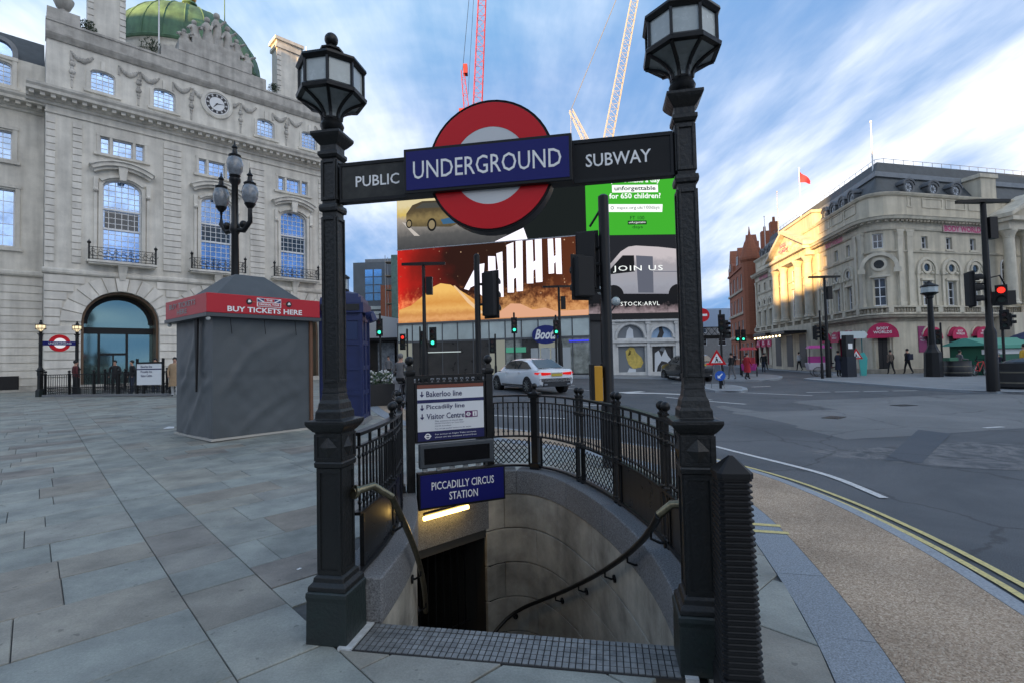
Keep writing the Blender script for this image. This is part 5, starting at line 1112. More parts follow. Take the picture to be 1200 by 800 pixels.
# glass shopfront under the left screens
SHG = mat('shop_glass', (.5, .57, .55), .15, .0, var=.2, vs=.7, obj=.1); SHD = mat('shop_dark', (.05, .046, .042), .3, var=.4, vs=1.2); SHW = mat('shop_shelf', (.42, .45, .45), .6)
x = .05
for k in range(12):
    a, b_ = .05 + k * 1.33, .05 + (k + 1) * 1.33; MB().box(a + .03, b_ - .03, .1, .14, 3.35, 4.72).build('upper_pane', SHG, SB)
mb = MB(); mb.box(0, 16, .05, .2, 3.2, 3.34); mb.box(0, 16, .0, .3, 4.7, 4.86)
for k in range(13): mb.box(.03 + k * 1.33 - .03, .03 + k * 1.33 + .03, .06, .18, .3, 4.7)
mb.build('shopfront_frame', mat('grey_frame', (.1, .105, .11), .4), SB)
for k in range(12):
    a, b_ = .06 + k * 1.33, .0 + (k + 1) * 1.33; MB().box(a, b_, .12, .15, .5, 3.2).build('shop_pane', SHD if k in (1, 2, 3, 4, 5, 8) else (mat('painted_lit_pane', (.3, .32, .29), .2, .0, var=.6, vs=1.8) if k % 3 else mat('added_glow_pane', (.5, .52, .45), emit=.42)), SB)  # pale colour imitates a lit interior; some panes get added glow for brightness
for k in range(4): MB().box(11.4 + k * .8, 12.1 + k * .8, .06, .11, .5, 2.5).build('shop_blind', SHW, SB)
MB().box(-.05, 16.1, -.02, .25, .1, .5).build('stall_riser', BLACK, SB)
bs_ = MB().prism([(12.63 + 1.08 * math.cos(PI * a / 14), 3.5 + .72 * math.sin(PI * a / 14)) for a in range(28)], -.12, -.02).build('shop_sign', mat('deep_blue', (.012, .02, .16), .3), SB); text('Boots', 12.65, 3.52, -.125, SIGNW, bs_, w=1.75, h=.78, bold=.035, shear=.35)
MB().box(14.4, 15.9, .04, .1, 2.9, 3.02).build('blue_strip', emis('blue_led', (.05, .06, .8), .8), SB)
MB().box(9.4, 11.0, .04, .1, 2.2, 2.6).build('green_sign', emis('green_glow', (.12, .5, .35), .35), SB); MB().box(2.6, 5.6, .05, .1, 2.35, 2.42).build('light_strip', emis('cool_strip', (.7, .8, .8), .5), SB)
# ================================================================ farther buildings and cranes
BRICK = None
def brickmat():
    mt = bpy.data.materials.new('red_brick'); mt.use_nodes = True; t = mt.node_tree; n = t.nodes; l = t.links; b = n['Principled BSDF']
    tc_ = n.new('ShaderNodeTexCoord'); mp_ = n.new('ShaderNodeMapping'); mp_.inputs['Rotation'].default_value = (PI / 2, 0, 0); l.new(tc_.outputs['Object'], mp_.inputs[0])
    br = n.new('ShaderNodeTexBrick'); br.inputs['Scale'].default_value = 4; br.inputs['Color1'].default_value = (.26, .075, .035, 1); br.inputs['Color2'].default_value = (.34, .105, .05, 1); br.inputs['Mortar'].default_value = (.22, .13, .09, 1); l.new(mp_.outputs[0], br.inputs['Vector']); l.new(br.outputs[0], b.inputs['Base Color']); b.inputs['Roughness'].default_value = .85; return mt
BRICK = brickmat()
rb_ = empty('brick_building', (36.6, 84, 0), math.degrees(math.atan2(66 - 84, 31.9 - 36.6)), 'red brick gabled building down the street behind the cream corner', 'building')
ln = math.hypot(18, 4.7); ops = []
for k in range(6):
    for fl in range(4): ops.append((k * 3 + .8, k * 3 + 2.1, 1 + fl * 3.4, 3.2 + fl * 3.4))
wall_face(MB(), 0, ln, -.1, 14.4, ops, .3).build('wall', BRICK, rb_, fix=False)
for o in ops: window(rb_, *o, .15, 2, 2, glass=GLASSD, sill=CREAM2)
MB().box(0, ln, .5, 9, -.1, 14.3).build('core', BRICK, rb_)
for z in (4.0, 7.4, 10.8, 14.2): MB().box(-.1, ln + .1, -.22, .02, z, z + .3).build('stone_band', CREAMD if z < 14 else BRICK, rb_)
for c_, w_, h_ in ((2.5, 4.4, 18.4), (9, 4.0, 17.6), (15.6, 4.6, 18.0)):
    MB().prism([(c_ - w_ / 2, 14.5), (c_ + w_ / 2, 14.5), (c_ + w_ / 2, 15.6), (c_ + w_ / 4, 16.2), (c_, h_), (c_ - w_ / 4, 16.2), (c_ - w_ / 2, 15.6)], -.1, 1.2).build('gable', BRICK, rb_); window(rb_, c_ - .5, c_ + .5, 15.0, 16.2, -.2, 2, 2, glass=GLASSD)
MB().loft([[(x, .6, 14.4), (x, 4, 17.2), (x, 8, 14.4)] for x in (0, ln)]).build('roof', SLATE, rb_)
for x in (.6, 5.8, 12.4, 17.6): MB().box(x - .5, x + .5, 2.5, 3.5, 15, 19).build('chimney', BRICK, rb_); MB().lathe(x, 3, [(19, .2), (19.7, .16)], 8).build('chimney_pot', BRICK, rb_)
MB().lathe(17.9, -.1, [(3.5, .3), (4.2, 1.1), (13.8, 1.1), (14.1, 1.3), (14.4, 1.3), (16.4, .7), (17.6, .15), (18.6, .04)], 12).build('corner_turret', BRICK, rb_)
# street closing block and footbridge with banner
def plainblock(name, p0, p1, z, depth, mt, label, rows, cols_, ww, wh, glass=GLASSD, z0=3.2, frame_=WFRAME):
    p0, p1 = Vector(p0), Vector(p1); d_ = p1 - p0; b0 = empty(name, (p0.x, p0.y, 0), math.degrees(math.atan2(d_.y, d_.x)), label, 'building'); ln = d_.length; ops = []; st = ln / cols_; sv = (z - z0) / rows
    for k in range(cols_):
        for fl in range(rows): ops.append(((k + .5) * st - ww / 2, (k + .5) * st + ww / 2, z0 + fl * sv + .5, z0 + fl * sv + .5 + wh))
    wall_face(MB(), 0, ln, -.2, z, ops, .3).build('wall', mt, b0, fix=False); MB().box(.01, ln - .01, .5, depth, -.2, z - .02).build('core', mt, b0)
    for o in ops: window(b0, *o, .12, 2, 2, frame=frame_, glass=glass)
    MB().box(-.15, ln + .15, -.3, .6, z, z + .4).build('parapet', mt, b0)
    return b0
plainblock('grey_terrace', (24, 112), (62, 104), 8.5, 10, mat('grey_render', (.2, .2, .2), .8, var=.2), 'low grey terrace closing the street beyond the footbridge', 2, 10, 1.6, 1.7)
br_ = empty('footbridge', (33, 92, 0), 0, 'lattice footbridge over the street with pale blue banner', 'bridge')
MB().box(0, 11, -.6, 1.4, 4.6, 5.2).build('deck', IRONW, br_); lt = MB()
for k in range(10):
    lt.cyl((k * 1.1, -.6, 5.2), (k * 1.1 + 1.1, -.6, 6.6), .06, n=4); lt.cyl((k * 1.1, -.6, 6.6), (k * 1.1 + 1.1, -.6, 5.2), .06, n=4)
lt.box(0, 11, -.66, -.54, 6.55, 6.7); lt.build('lattice', IRONW, br_)
bn = MB().box(.6, 10.4, -.72, -.68, 6.7, 10.0).build('banner', mat('pale_banner', (.42, .55, .72), .6), br_); MB().prism([(6.6, 7.6), (8.4, 7.6), (7.5, 8.9)], -.73, -.721).build('banner_triangle', mat('banner_red', (.55, .2, .22), .6), bn); MB().prism([(7.0, 7.75), (8.0, 7.75), (7.5, 8.5)], -.74, -.731).build('banner_mark', SIGNW, bn)
for x in (.3, 10.7): MB().box(x - .3, x + .3, -.2, 1.0, -.1, 4.6).build('pier', IRONW, br_)
# modern block, scaffold and hoarding left of the screens
mo = empty('office_block', (-24.5, 78, 0), -3, 'dark modern office block with blue glass bay, left of the screens', 'building')
MB().box(0, 14, 0, 10, .2, 17.2).build('wall', mat('charcoal_panel', (.1, .12, .14), .5, var=.25, vs=.5), mo)
for k in range(2):
    for j in range(4): MB().box(1.9 + k * 1.4, 3.1 + k * 1.4, -.05, .05, 11.2 + j * 1.25, 12.3 + j * 1.25).build('window', mat('blue_panes', (.2, .45, .8), .1, .8), mo)
for j in range(3): MB().box(.2, 4.4, -.25, -.05, 8.2 + j * .8, 8.7 + j * .8).build('balcony_band', mat('pale_band', (.45, .5, .48), .6), mo)
MB().box(4.6, 6.6, -1.0, -.02, .2, 13.4).build('brick_stair_tower', BRICK, mo); MB().box(1.2, 11, 2, 8, 17.2, 18.1).build('plant_room', LEAD, mo)
sf = empty('scaffold', (-18.0, 72, 0), 0, 'scaffold tower with green netting beside the screens', 'scaffold')
for x in (0, .9, 1.8):
    for y in (0, 1.5): MB().cyl((x, y, .3), (x, y, 17), .05, n=6).build('standard', mat('scaffold_tube', (.3, .31, .32), .4, .6), sf)
for k in range(8): MB().box(-.1, 1.9, -.05, 1.55, 2 + k * 2, 2.08 + k * 2).build('deck', mat('scaffold_board', (.25, .2, .14), .8), sf)
MB().box(.9, 1.9, -.16, -.12, 6, 17).build('netting', mat('green_net', (.12, .2, .18), .8, var=.3, vs=3), sf)
ho = empty('shop_terrace', (-19, 47.5, 0), -6, 'low white-fronted shop with dark canopy left of the screens', 'building')
MB().box(0, 9.0, .3, 8, .2, 5.6).build('wall', mat('grey_render', (.2, .2, .2)), ho); MB().prism([(0, 4.0), (8.9, 3.9), (8.9, 5.6), (0, 7.2)], -.1, .29).build('white_fascia', mat('white_panel', (.62, .64, .66), .5), ho)
for k in range(4): MB().box(.4 + k * 2.2, 2.3 + k * 2.2, .15, .29, .6, 3.6).build('shop_window', SHD, ho)
MB().box(-.1, 9, -1.6, .1, 3.6, 3.85).build('canopy', BLACK, ho)
MB().box(6.6, 8.2, -.15, -.1, .6, 3.5).build('poster', mat('mottled_poster', (.3, .33, .36), .6, var=.6, vs=3), ho)
# cranes
def lattice(mb, p0, p1, w_, n, r_=.09, taper=1.):
    p0, p1 = Vector(p0), Vector(p1); d_ = (p1 - p0).normalized(); a = d_.cross(Vector((0, 1, 0))).normalized(); b_ = d_.cross(a)
    cor = lambda t, i: p0.lerp(p1, t) + (a * (1 if i in (0, 1) else -1) + b_ * (1 if i in (0, 3) else -1)) * w_ / 2 * (1 - (1 - taper) * t)
    for i in range(4): mb.cyl(cor(0, i), cor(1, i), r_ * .7, n=5)
    for k in range(n):
        for i in range(4): 
            mb.cyl(cor(k / n, i), cor((k + 1) / n, (i + 1) % 4), r_ * .36, n=4)
            if k % 2 == 0: mb.cyl(cor(k / n, i), cor(k / n, (i + 1) % 4), r_ * .36, n=4)
CRR = mat('crane_red', (.3, .025, .03), .6); CRW = mat('crane_white', (.34, .345, .35), .6)
c1 = empty('tower_crane', (-8.3, 120, 0), 0, 'red lattice tower crane rising behind the roundel', 'crane', 'tower cranes over the rooftops')
mb = MB(); lattice(mb, (0, 0, .2), (0, 0, 62), 2.0, 30, .12); mb.build('mast', CRR, c1)
mb = MB(); lattice(mb, (1.2, 0, 62), (3.8, 0, 104), 2.1, 22, .12, .8); mb.build('jib', CRR, c1)
mb = MB(); lattice(mb, (-1.4, 0, 62), (-2.2, 0, 72), 1.2, 5, .12, .6); mb.box(-3.2, 1.6, -1, 1, 61, 62.2); mb.build('counter_frame', CRR, c1); mb = MB(); mb.cyl((-2.2, 0, 72), (1.2, 0, 104), .06, n=5); mb.cyl((-1.0, 0, 66), (1.6, 0, 100), .05, n=5); mb.build('cable', BLACK, c1); MB().box(-2.0, -1.0, -.8, .8, 71, 73.2).build('winch', CRR, c1)
c2 = empty('tower_crane', (20.5, 140, 0), 0, 'white luffing crane with tilted jib between the sign and right column', 'crane', 'tower cranes over the rooftops')
mb = MB(); lattice(mb, (2, 0, .3), (2, 0, 58), 2.2, 26, .12); mb.build('mast', CRW, c2)
mb = MB(); lattice(mb, (6.8, 0, 58), (17.9, 0, 109), 2.5, 28, .15, .75); mb.build('jib', CRW, c2)
mb = MB(); lattice(mb, (2.8, 0, 60), (-2.4, 0, 71.5), 1.6, 6, .16, .6); mb.box(1, 7.5, -1.4, 1.4, 56.5, 58.5); mb.cyl((-2.4, 0, 71.5), (-2.6, 0, 61), .08, n=5); mb.build('a_frame', CRW, c2)
MB().cyl((-2.4, 0, 71.5), (15.2, 0, 112), .11, n=5).build('cable', mat('cable_grey', (.16, .17, .18), .5), c2)
hk = empty('crane_hook', (46.5, 140, 86), 0, 'red crane hook block hanging beside the right lantern', 'hook')
MB().box(-.7, .7, -.4, .4, 0, 3.6).build('block', CRR, hk); MB().cyl((0, 0, 3.6), (0, 0, 40), .05, n=4).build('cable', mat('cable_grey', (0, 0, 0)), hk); MB().tube([(0, 0, 0), (.4, 0, -1.2), (0, 0, -2.2), (-.5, 0, -1.6)], .22, 6).build('hook', BLACK, hk)
# ================================================================ station entrance
# ---- stairwell: kerb stones, lining panels, steps, passage
well = empty('stairwell', (0, 0, 0), 0, 'curved stone-lined stairwell going down under the blue station name sign', 'stairwell')
def curved_piece(name, P, d0, d1, z0, z1, mt, parent, bevel=0.):
    a = offs(P, d0); b_ = offs(P, d1); mb = MB()
    c = P[len(P) // 2]
    mb.loft([[(p.x - c.x, p.y - c.y, z0), (p.x - c.x, p.y - c.y, z1), (q.x - c.x, q.y - c.y, z1), (q.x - c.x, q.y - c.y, z0)] for p, q in zip(a, b_)])
    return mb.build(name, mt, parent, loc=(c.x, c.y, 0), bevel=bevel)
def chunks(P, ln, gap, off=0.):
    Ltot = plen(P); s_ = -off; o = []
    fine = resamp(P, .02)
    while s_ < Ltot - .05:
        a, b_ = max(0, s_ + gap / 2), min(Ltot, s_ + ln - gap / 2)
        if b_ - a > .06:
            i0 = int(a / Ltot * (len(fine) - 1)); i1 = int(round(b_ / Ltot * (len(fine) - 1))); k = max(2, int((b_ - a) / .14) + 1)
            o.append([fine[round(i0 + (i1 - i0) * j / k)] for j in range(k + 1)])
        s_ += ln
    return o
for ch in chunks([p for p in RC if p.y > 2.86 or p.x < .5], .92, .01): curved_piece('kerb_stone', ch, .012, -.34, -.02, .27, GRANITE, well, .012)
for ch in chunks([p for p in LC if p.y > 3.24], .95, .01): curved_piece('kerb_stone', ch, -.012, .34, -.02, .27, GRANITE, well, .012)
zc_ = -.025
for r_ in range(7):
    for ch in chunks(RC, .84, .014, off=(r_ % 2) * .42): curved_piece('lining_panel', ch, -.004 + .0015 * (r_ % 2), -.06, zc_ - .42 + .013, zc_, WALLST, well, .006)
    for ch in chunks(LC, .84, .014, off=(r_ % 2) * .42): curved_piece('lining_panel', ch, .004, .06, zc_ - .42 + .013, zc_, WALLST, well, .006)
    zc_ -= .42
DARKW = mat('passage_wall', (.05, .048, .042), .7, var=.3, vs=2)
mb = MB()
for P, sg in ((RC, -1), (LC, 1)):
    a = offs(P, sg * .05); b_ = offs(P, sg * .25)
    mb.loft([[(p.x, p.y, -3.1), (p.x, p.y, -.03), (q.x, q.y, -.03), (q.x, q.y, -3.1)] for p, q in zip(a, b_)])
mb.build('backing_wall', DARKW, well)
STEP = mat('step_stone', (.2, .2, .19), .8, var=.3, vs=6)
NS = 16
lf, rf = resamp(LC, plen(LC) / NS), resamp(RC, plen(RC) / NS)
for i in range(1, NS):
    P = [lf[i], rf[i], rf[i + 1 if i < NS else i], lf[i + 1 if i < NS else i]]; z = -.172 * i
    MB().slab([(p.x, p.y) for p in P], z - .172, z).build('step', STEP, well)
# passage running off under the square
e1, e2 = LC[-1], RC[-1]; tE = (e2 - e1).normalized(); nE = Vector((-tE.y, tE.x)); mb = MB()
def PQ(a, b_): return e1 + tE * a + nE * b_
for P, z0, z1 in (([PQ(-.5, 0), PQ(1.6, 0), PQ(1.6, 6), PQ(-.5, 6)], -2.85, -2.76), ([PQ(-.5, .02), PQ(1.6, .02), PQ(1.6, 6), PQ(-.5, 6)], -.5, -.4), ([PQ(-.5, 0), PQ(-.02, 0), PQ(-.02, 6), PQ(-.5, 6)], -2.8, -.45), ([PQ(1.06, 0), PQ(1.6, 0), PQ(1.6, 6), PQ(1.06, 6)], -2.8, -.45), ([PQ(-.5, 6), PQ(1.6, 6), PQ(1.6, 6.2), PQ(-.5, 6.2)], -2.8, -.45)):
    mb.slab([(p.x, p.y) for p in P], z0, z1)
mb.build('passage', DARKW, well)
MB().slab([(p.x, p.y) for p in (PQ(-.1, .0), PQ(1.1, .0), PQ(1.1, .3), PQ(-.1, .3))], -.4, .09).build('lintel', GRANITE, well)
for k in range(9):
    p = PQ(.06 + k * .11, .35); MB().cyl((p.x, p.y, -2.7), (p.x, p.y, -.42), .012, n=6).build('gate_bar', BLACK, well)
for z in (-.5, -1.6, -2.6):
    p, q = PQ(.02, .35), PQ(1.0, .35); MB().cyl((p.x, p.y, z), (q.x, q.y, z), .014, n=6).build('gate_rail', BLACK, well)
# lit strip lamp on the soffit under the name sign
lamp = empty('strip_lamp', (0, 0, 0), 0, 'lit warm strip lamp under the blue station name sign', 'lamp')
a, b_ = PQ(.06, -.1), PQ(.66, -.1)
mb = MB(); mb.tube([(a.x, a.y, -.035), (b_.x, b_.y, -.035)], .024, 8); mb.build('lamp_tube', mat('lit_tube', (1, .62, .16), emit=15), lamp)
mb = MB(); mb.tube([(a.x, a.y, .012), (b_.x, b_.y, .012)], .022, 4); mb.build('housing', BLACK, lamp)
# ---- metal threshold
TL, TR = Vector((-.96, 2.95)), Vector((.84, 2.62)); tT = (TR - TL).normalized(); nT = Vector((-tT.y, tT.x)); lenT = (TR - TL).length
thr = empty('threshold', (TL.x, TL.y, 0), math.degrees(math.atan2(tT.y, tT.x)), 'ribbed grey metal threshold plate at the top of the stairs', 'threshold')
STEEL = mat('worn_steel', (.26, .265, .26), .5, .5, var=.45, vs=14)
DIRT = mat('threshold_dirt', (.02, .02, .02), .85)
MB().box(0, lenT, 0, .3, -.16, .004).build('plate', DIRT, thr)
mb = MB()
for i in range(50):
    for j in range(6):
        x = .012 + i * (lenT - .02) / 50; yv = .012 + j * .048; h = .011 if j == 5 else .008
        mb.box(x, x + (lenT - .02) / 50 - .007, yv, yv + (.042 if j < 5 else .04), .003, h)
o = mb.build('grip_bars', STEEL, thr); o['kind'] = 'stuff'
MB().box(-.09, -.004, 0.0, .3, -.05, .012).build('end_stone', mat('pale_end', (.5, .52, .52), .8, var=.3, vs=20), thr); MB().box(lenT + .004, lenT + .07, 0.0, .3, -.05, .012).build('end_stone', MATS['pale_end'], thr)
# ---- lamp columns
def column(x, y, deg, label):
    t = empty('lamp_column', (x, y, 0), deg, label, 'lamp column', 'station entrance lamp columns')
    t.scale = (1, 1, 1.022)
    MB().sq(0, 0, [(0, .13), (.245, .127), (.27, .132), (.29, .13), (.30, .12)]).build('base_block', IRONG, t, bevel=.006)
    mb = MB().sq(0, 0, [(.30, .122), (.325, .12), (.345, .1), (.37, .096), (.385, .078), (1.0, .075), (1.005, .09), (1.03, .092), (1.04, .086), (1.21, .086), (1.215, .096), (1.245, .12), (1.262, .129), (1.28, .129), (1.288, .086), (1.33, .084), (1.345, .075), (1.38, .07), (1.4, .06), (1.44, .053)])
    mb.build('pedestal', IRONW, t, bevel=.004)
    mb = MB()                                        # raised frames and diamond bosses
    for k in range(4):
        M = Matrix.Rotation(k * PI / 2, 4, 'Z')
        for a0, a1, c0, c1 in ((-.075, -.056, .385, 1.0), (.056, .075, .385, 1.0), (-.056, .056, .385, .41), (-.056, .056, .972, 1.0)):
            mb.box(a0, a1, -.084, -.073, c0, c1, M)
        for a0, a1, c0, c1 in ((-.086, -.066, 1.045, 1.2), (.066, .086, 1.045, 1.2), (-.066, .066, 1.045, 1.06), (-.066, .066, 1.185, 1.2)): mb.box(a0, a1, -.092, -.084, c0, c1, M)
        d = [M @ Vector(p) for p in ((-.06, -.0865, 1.1225), (0, -.0865, 1.185), (.06, -.0865, 1.1225), (0, -.0865, 1.06), (0, -.106, 1.1225))]
        mb.add(d, [(0, 1, 4), (1, 2, 4), (2, 3, 4), (3, 0, 4)])
    mb.build('panel_moulding', IRONW, t)
    mb = MB().sq(0, 0, [(1.44, .055), (1.47, .051), (2.53, .047), (2.535, .06), (2.555, .063), (2.575, .06), (2.58, .047), (2.86, .047), (2.865, .057), (2.88, .066), (2.9, .066), (2.905, .054), (2.94, .054), (2.955, .068), (2.985, .09), (3.0, .097), (3.015, .097), (3.02, .05)])
    for k in range(4):
        M = Matrix.Rotation(k * PI / 2, 4, 'Z')
        for z0, z1 in ((1.5, 2.5), (2.6, 2.85)):
            for a0, a1 in ((-.047, -.034), (.034, .047)): mb.box(a0, a1, -.056, -.046, z0, z1, M)
            mb.box(-.034, .034, -.056, -.046, z0, z0 + .02, M); mb.box(-.034, .034, -.056, -.046, z1 - .02, z1, M)
    mb.build('shaft', IRONW, t, bevel=.003)
    MB().lathe(0, 0, [(3.015, .058), (3.03, .064), (3.04, .056), (3.052, .066), (3.075, .073), (3.1, .062), (3.11, .055), (3.12, .058)], 24).build('neck', IRON, t, smooth=40)
    # octagonal lantern
    lan = MB(); r8 = PI / 8
    lan.lathe(0, 0, [(3.232, .19), (3.236, .212), (3.256, .216), (3.272, .2), (3.275, .17)], 8, r8)
    lan.lathe(0, 0, [(3.41, .17), (3.412, .2), (3.43, .215), (3.445, .212), (3.475, .12), (3.49, .08), (3.492, .05)], 8, r8)
    lan.lathe(0, 0, [(3.49, .05), (3.49, .068), (3.505, .07), (3.54, .06), (3.542, .072), (3.552, .074), (3.575, .035), (3.59, .02)], 8, r8)
    lan.lathe(0, 0, [(3.105, .058), (3.12, .06), (3.125, .05)], 8, r8)
    for k in range(8):
        a = 2 * PI * k / 8 + r8; c, s_ = math.cos(a), math.sin(a)
        lan.cyl((c * .192, s_ * .192, 3.26), (c * .192, s_ * .192, 3.42), .0105, n=4)
        path = []
        for q in range(7):
            f = q / 6; rr = .056 + (.2 - .056) * (f ** 2.0); path.append((c * rr, s_ * rr, 3.11 + .125 * f ** .8))
        lan.tube(path, .011, 5)
    lan.build('lantern_frame', IRON, t)
    rr = [.05 + (.187 - .05) * ((q / 6) ** 2.0) for q in range(7)]
    MB().lathe(0, 0, [(3.112 + .122 * (q / 6) ** .8, rr[q]) for q in range(7)], 8, r8).build('lower_glass', LENSD, t)
    for k in range(8):
        a = 2 * PI * k / 8; w_ = .187 * math.sin(PI / 8); d_ = .187 * math.cos(PI / 8); mb = MB(); M = Matrix.Rotation(a, 4, 'Z')
        mb.box(d_ - .004, d_, -w_, w_, 3.27, 3.415, M); mb.build('pane', LENS, t)
    MB().ball((0, 0, 3.622), .042, 16, 12).build('finial', IRON, t, smooth=60)
    return t
COLL, COLR = Vector((-1.105, 3.13)), Vector((.98, 2.755))
degB = math.degrees(math.atan2(COLR.y - COLL.y, COLR.x - COLL.x))
column(COLL.x, COLL.y, degB, 'left cast-iron lamp column carrying the PUBLIC end of the sign beam')
column(COLR.x, COLR.y, degB, 'right cast-iron lamp column carrying the SUBWAY end, beside the ribbed bollard')
# ---- sign beam with roundel
spanB = (COLR - COLL).length; mid = (COLL + COLR) / 2
B = empty('station_sign', (COLL.x, COLL.y, 0), degB, 'sign beam reading PUBLIC UNDERGROUND SUBWAY with red roundel', 'sign')
B.scale = (1, 1, 1.022)
x0, x1 = .055, spanB - .055; xa, xb = .52, 1.50
MB().box(x0, x1, -.018, .03, 2.585, 2.825).build('beam', BLACK, B, bevel=.004)
for nm, a, b_, mt in (('public_panel', x0 + .01, xa, SIGNGRY), ('subway_panel', xb, x1 - .01, SIGNBLK)):
    p = MB().box(a + .012, b_ - .012, -.028, -.018, 2.602, 2.808).build('sign_panel', mt, B)
    mb = MB(); mb.box(a, b_, -.034, -.02, 2.805, 2.825); mb.box(a, b_, -.034, -.02, 2.585, 2.602); mb.box(a, a + .013, -.034, -.02, 2.602, 2.805); mb.box(b_ - .013, b_, -.034, -.02, 2.602, 2.805); mb.build('panel_frame', BLACK, p)
    text('PUBLIC' if nm[0] == 'p' else 'SUBWAY', (a + b_) / 2 + (.02 if nm[0] == 'p' else -.02), 2.705, -.0295, SIGNW, p, w=.285 if nm[0] == 'p' else .36, h=.066 if nm[0] == 'p' else .073, bold=.012)
ub = MB().box(xa - .005, xb + .005, -.105, -.03, 2.578, 2.84).build('name_box', BLACK, B, bevel=.004)
MB().box(xa + .012, xb - .012, -.109, -.104, 2.597, 2.822).build('blue_face', SIGNBLUE, ub)
text('UNDERGROUND', (xa + xb) / 2, 2.71, -.1105, SIGNW, ub, w=.87, h=.105, bold=.004)
rx = 1.03; rz = 2.715
rd = MB()
n = 48
rd.loft([[(rx + r_ * math.cos(2 * PI * j / n), y_, rz + r_ * math.sin(2 * PI * j / n)) for j in range(n)] for y_, r_ in ((-.06, .372), (-.066, .378), (.04, .378), (.046, .372))])
rdo = rd.build('roundel', BLACK, B, smooth=40)
MB().arc_ring(rx, rz, .222, .362, 0, 2 * PI, -.071, -.064, 64).build('red_ring', RED, rdo)
rw = MB(); rw.loft([[(rx + .222 * math.cos(2 * PI * j / n), y_, rz + .222 * math.sin(2 * PI * j / n)) for j in range(n)] for y_ in (-.0695, -.064)]); rw.build('white_disc', mat('opal_white', (.55, .57, .58), .3, coat=.4), rdo)
# ---- railings
RAILZ0, RAILT = .27, 1.20
def railing(P, label, posts, lattice, flip):
    t = empty('railing', (0, 0, 0), 0, label, 'railing', 'stairwell railings')
    def bar(name, w_, z0, z1): 
        a, b_ = offs(P, w_ / 2), offs(P, -w_ / 2); mb = MB(); mb.loft([[(p.x, p.y, z0), (p.x, p.y, z1), (q.x, q.y, z1), (q.x, q.y, z0)] for p, q in zip(a, b_)]); return mb.build(name, IRON, t)
    bar('top_rail', .062, RAILT - .022, RAILT); bar('upper_rail', .03, RAILT - .105, RAILT - .09); bar('middle_rail', .05, .665, .685); bar('bottom_rail', .05, RAILZ0 + .02, RAILZ0 + .045)
    bm_ = MB().lathe(0, 0, [(.685, .0085), (.72, .0085), (.735, .016), (.75, .0095), (1.02, .0085), (1.035, .016), (1.05, .0085), (1.10, .0085)], 6).mesh('baluster'); bm_.materials.append(IRON)
    short = MB().box(-.009, .009, -.009, .009, 1.108, 1.18).mesh('rail_spacer'); short.materials.append(IRON)
    Lt = plen(P); fine = resamp(P, .01); PT = lambda s_: fine[max(0, min(len(fine) - 1, round(s_ / Lt * (len(fine) - 1))))]
    s_ = .05; k = 0
    while s_ < Lt - .03:
        if not any(abs(s_ - q) < (.09 if dbl else .06) for q, dbl in posts):
            p = PT(s_); piece('baluster', bm_, t, (p.x, p.y, 0))
            if k % 3 == 0: piece('rail_spacer', short, t, (p.x, p.y, 0))
        s_ += .066; k += 1
    pm = MB().sq(0, 0, [(RAILZ0, .022), (.33, .022), (.335, .015), (.64, .015), (.645, .021), (.7, .021), (.71, .0145), (1.0, .0145), (1.01, .021), (1.04, .021), (1.05, .016), (1.215, .016), (1.22, .021), (1.235, .021), (1.24, .012), (1.255, .012)]).mesh('post'); pm.materials.append(IRON)
    bmh = MB().ball((0, 0, 1.287), .037, 12, 9).mesh('ball_finial'); bmh.materials.append(IRON); bmh.polygons.foreach_set('use_smooth', [True] * len(bmh.polygons))
    big = MB().sq(0, 0, [(RAILZ0, .062), (.34, .062), (.35, .042), (1.16, .042), (1.165, .06), (1.2, .062), (1.205, .07), (1.225, .07), (1.235, .03), (1.26, .022), (1.275, .022)]).mesh('corner_post'); big.materials.append(IRON)
    for q, dbl in posts:
        for dd in ((-.05, .05) if dbl else (0,)):
            p = PT(q + dd); p2 = PT(q + dd + .02); a = math.atan2(p2.y - p.y, p2.x - p.x)
            o = piece('post', pm if dbl else big, t, (p.x, p.y, 0), (0, 0, a)); f = piece('ball_finial', bmh, o, (0, 0, 0 if dbl else .025))
    # infill between posts below the middle rail
    edges = [0.0] + [q for q, _ in posts] + [Lt]
    for i in range(len(edges) - 1):
        a, b_ = edges[i] + .09, edges[i + 1] - .09
        if b_ - a < .15: continue
        seg = [PT(a + (b_ - a) * j / 8) for j in range(9)]
        if i in lattice:
            mb = MB(); m_ = 9
            for j in range(-4, m_ + 1):
                for sgn in (1, -1):
                    pts = []
                    for q in range(6):
                        f = (j + q * .8 if sgn > 0 else j + 4 - q * .8) / m_
                        if 0 <= f <= 1: p = PT(a + (b_ - a) * f); pts.append((p.x, p.y, .335 + .06 * q - .0 * sgn))
                    if len(pts) > 1: mb.tube(pts, .0065, 4)
            mb.build('lattice_panel', IRON, t)
        else:
            u_, v_ = offs(seg, .004), offs(seg, -.004); mb = MB(); mb.loft([[(p.x, p.y, .32), (p.x, p.y, .655), (q.x, q.y, .655), (q.x, q.y, .32)] for p, q in zip(u_, v_)]); mb.build('infill_panel', mat('dull_plate', (.014, .0148, .0155), .3, .2, var=.5, vs=5), t)
        for f in (0, 1):
            p = PT(a if f == 0 else b_); MB().cbox(p.x, p.y, .31, .665, .014).build('panel_stile', IRON, t)
    return t
RRAIL = offs(RC, -.15); LRAIL = offs(LC, .15)
RRAIL = resamp([p for p in RRAIL if p.y > 2.8 or p.x < .5][0:], .1)
def at_len(P, pt):
    Ls = 0; best = (9, 0)
    for i in range(len(P)):
        if i: Ls += (P[i] - P[i - 1]).length
        d = (P[i] - Vector(pt)).length
        if d < best[0]: best = (d, Ls)
    return best[1]
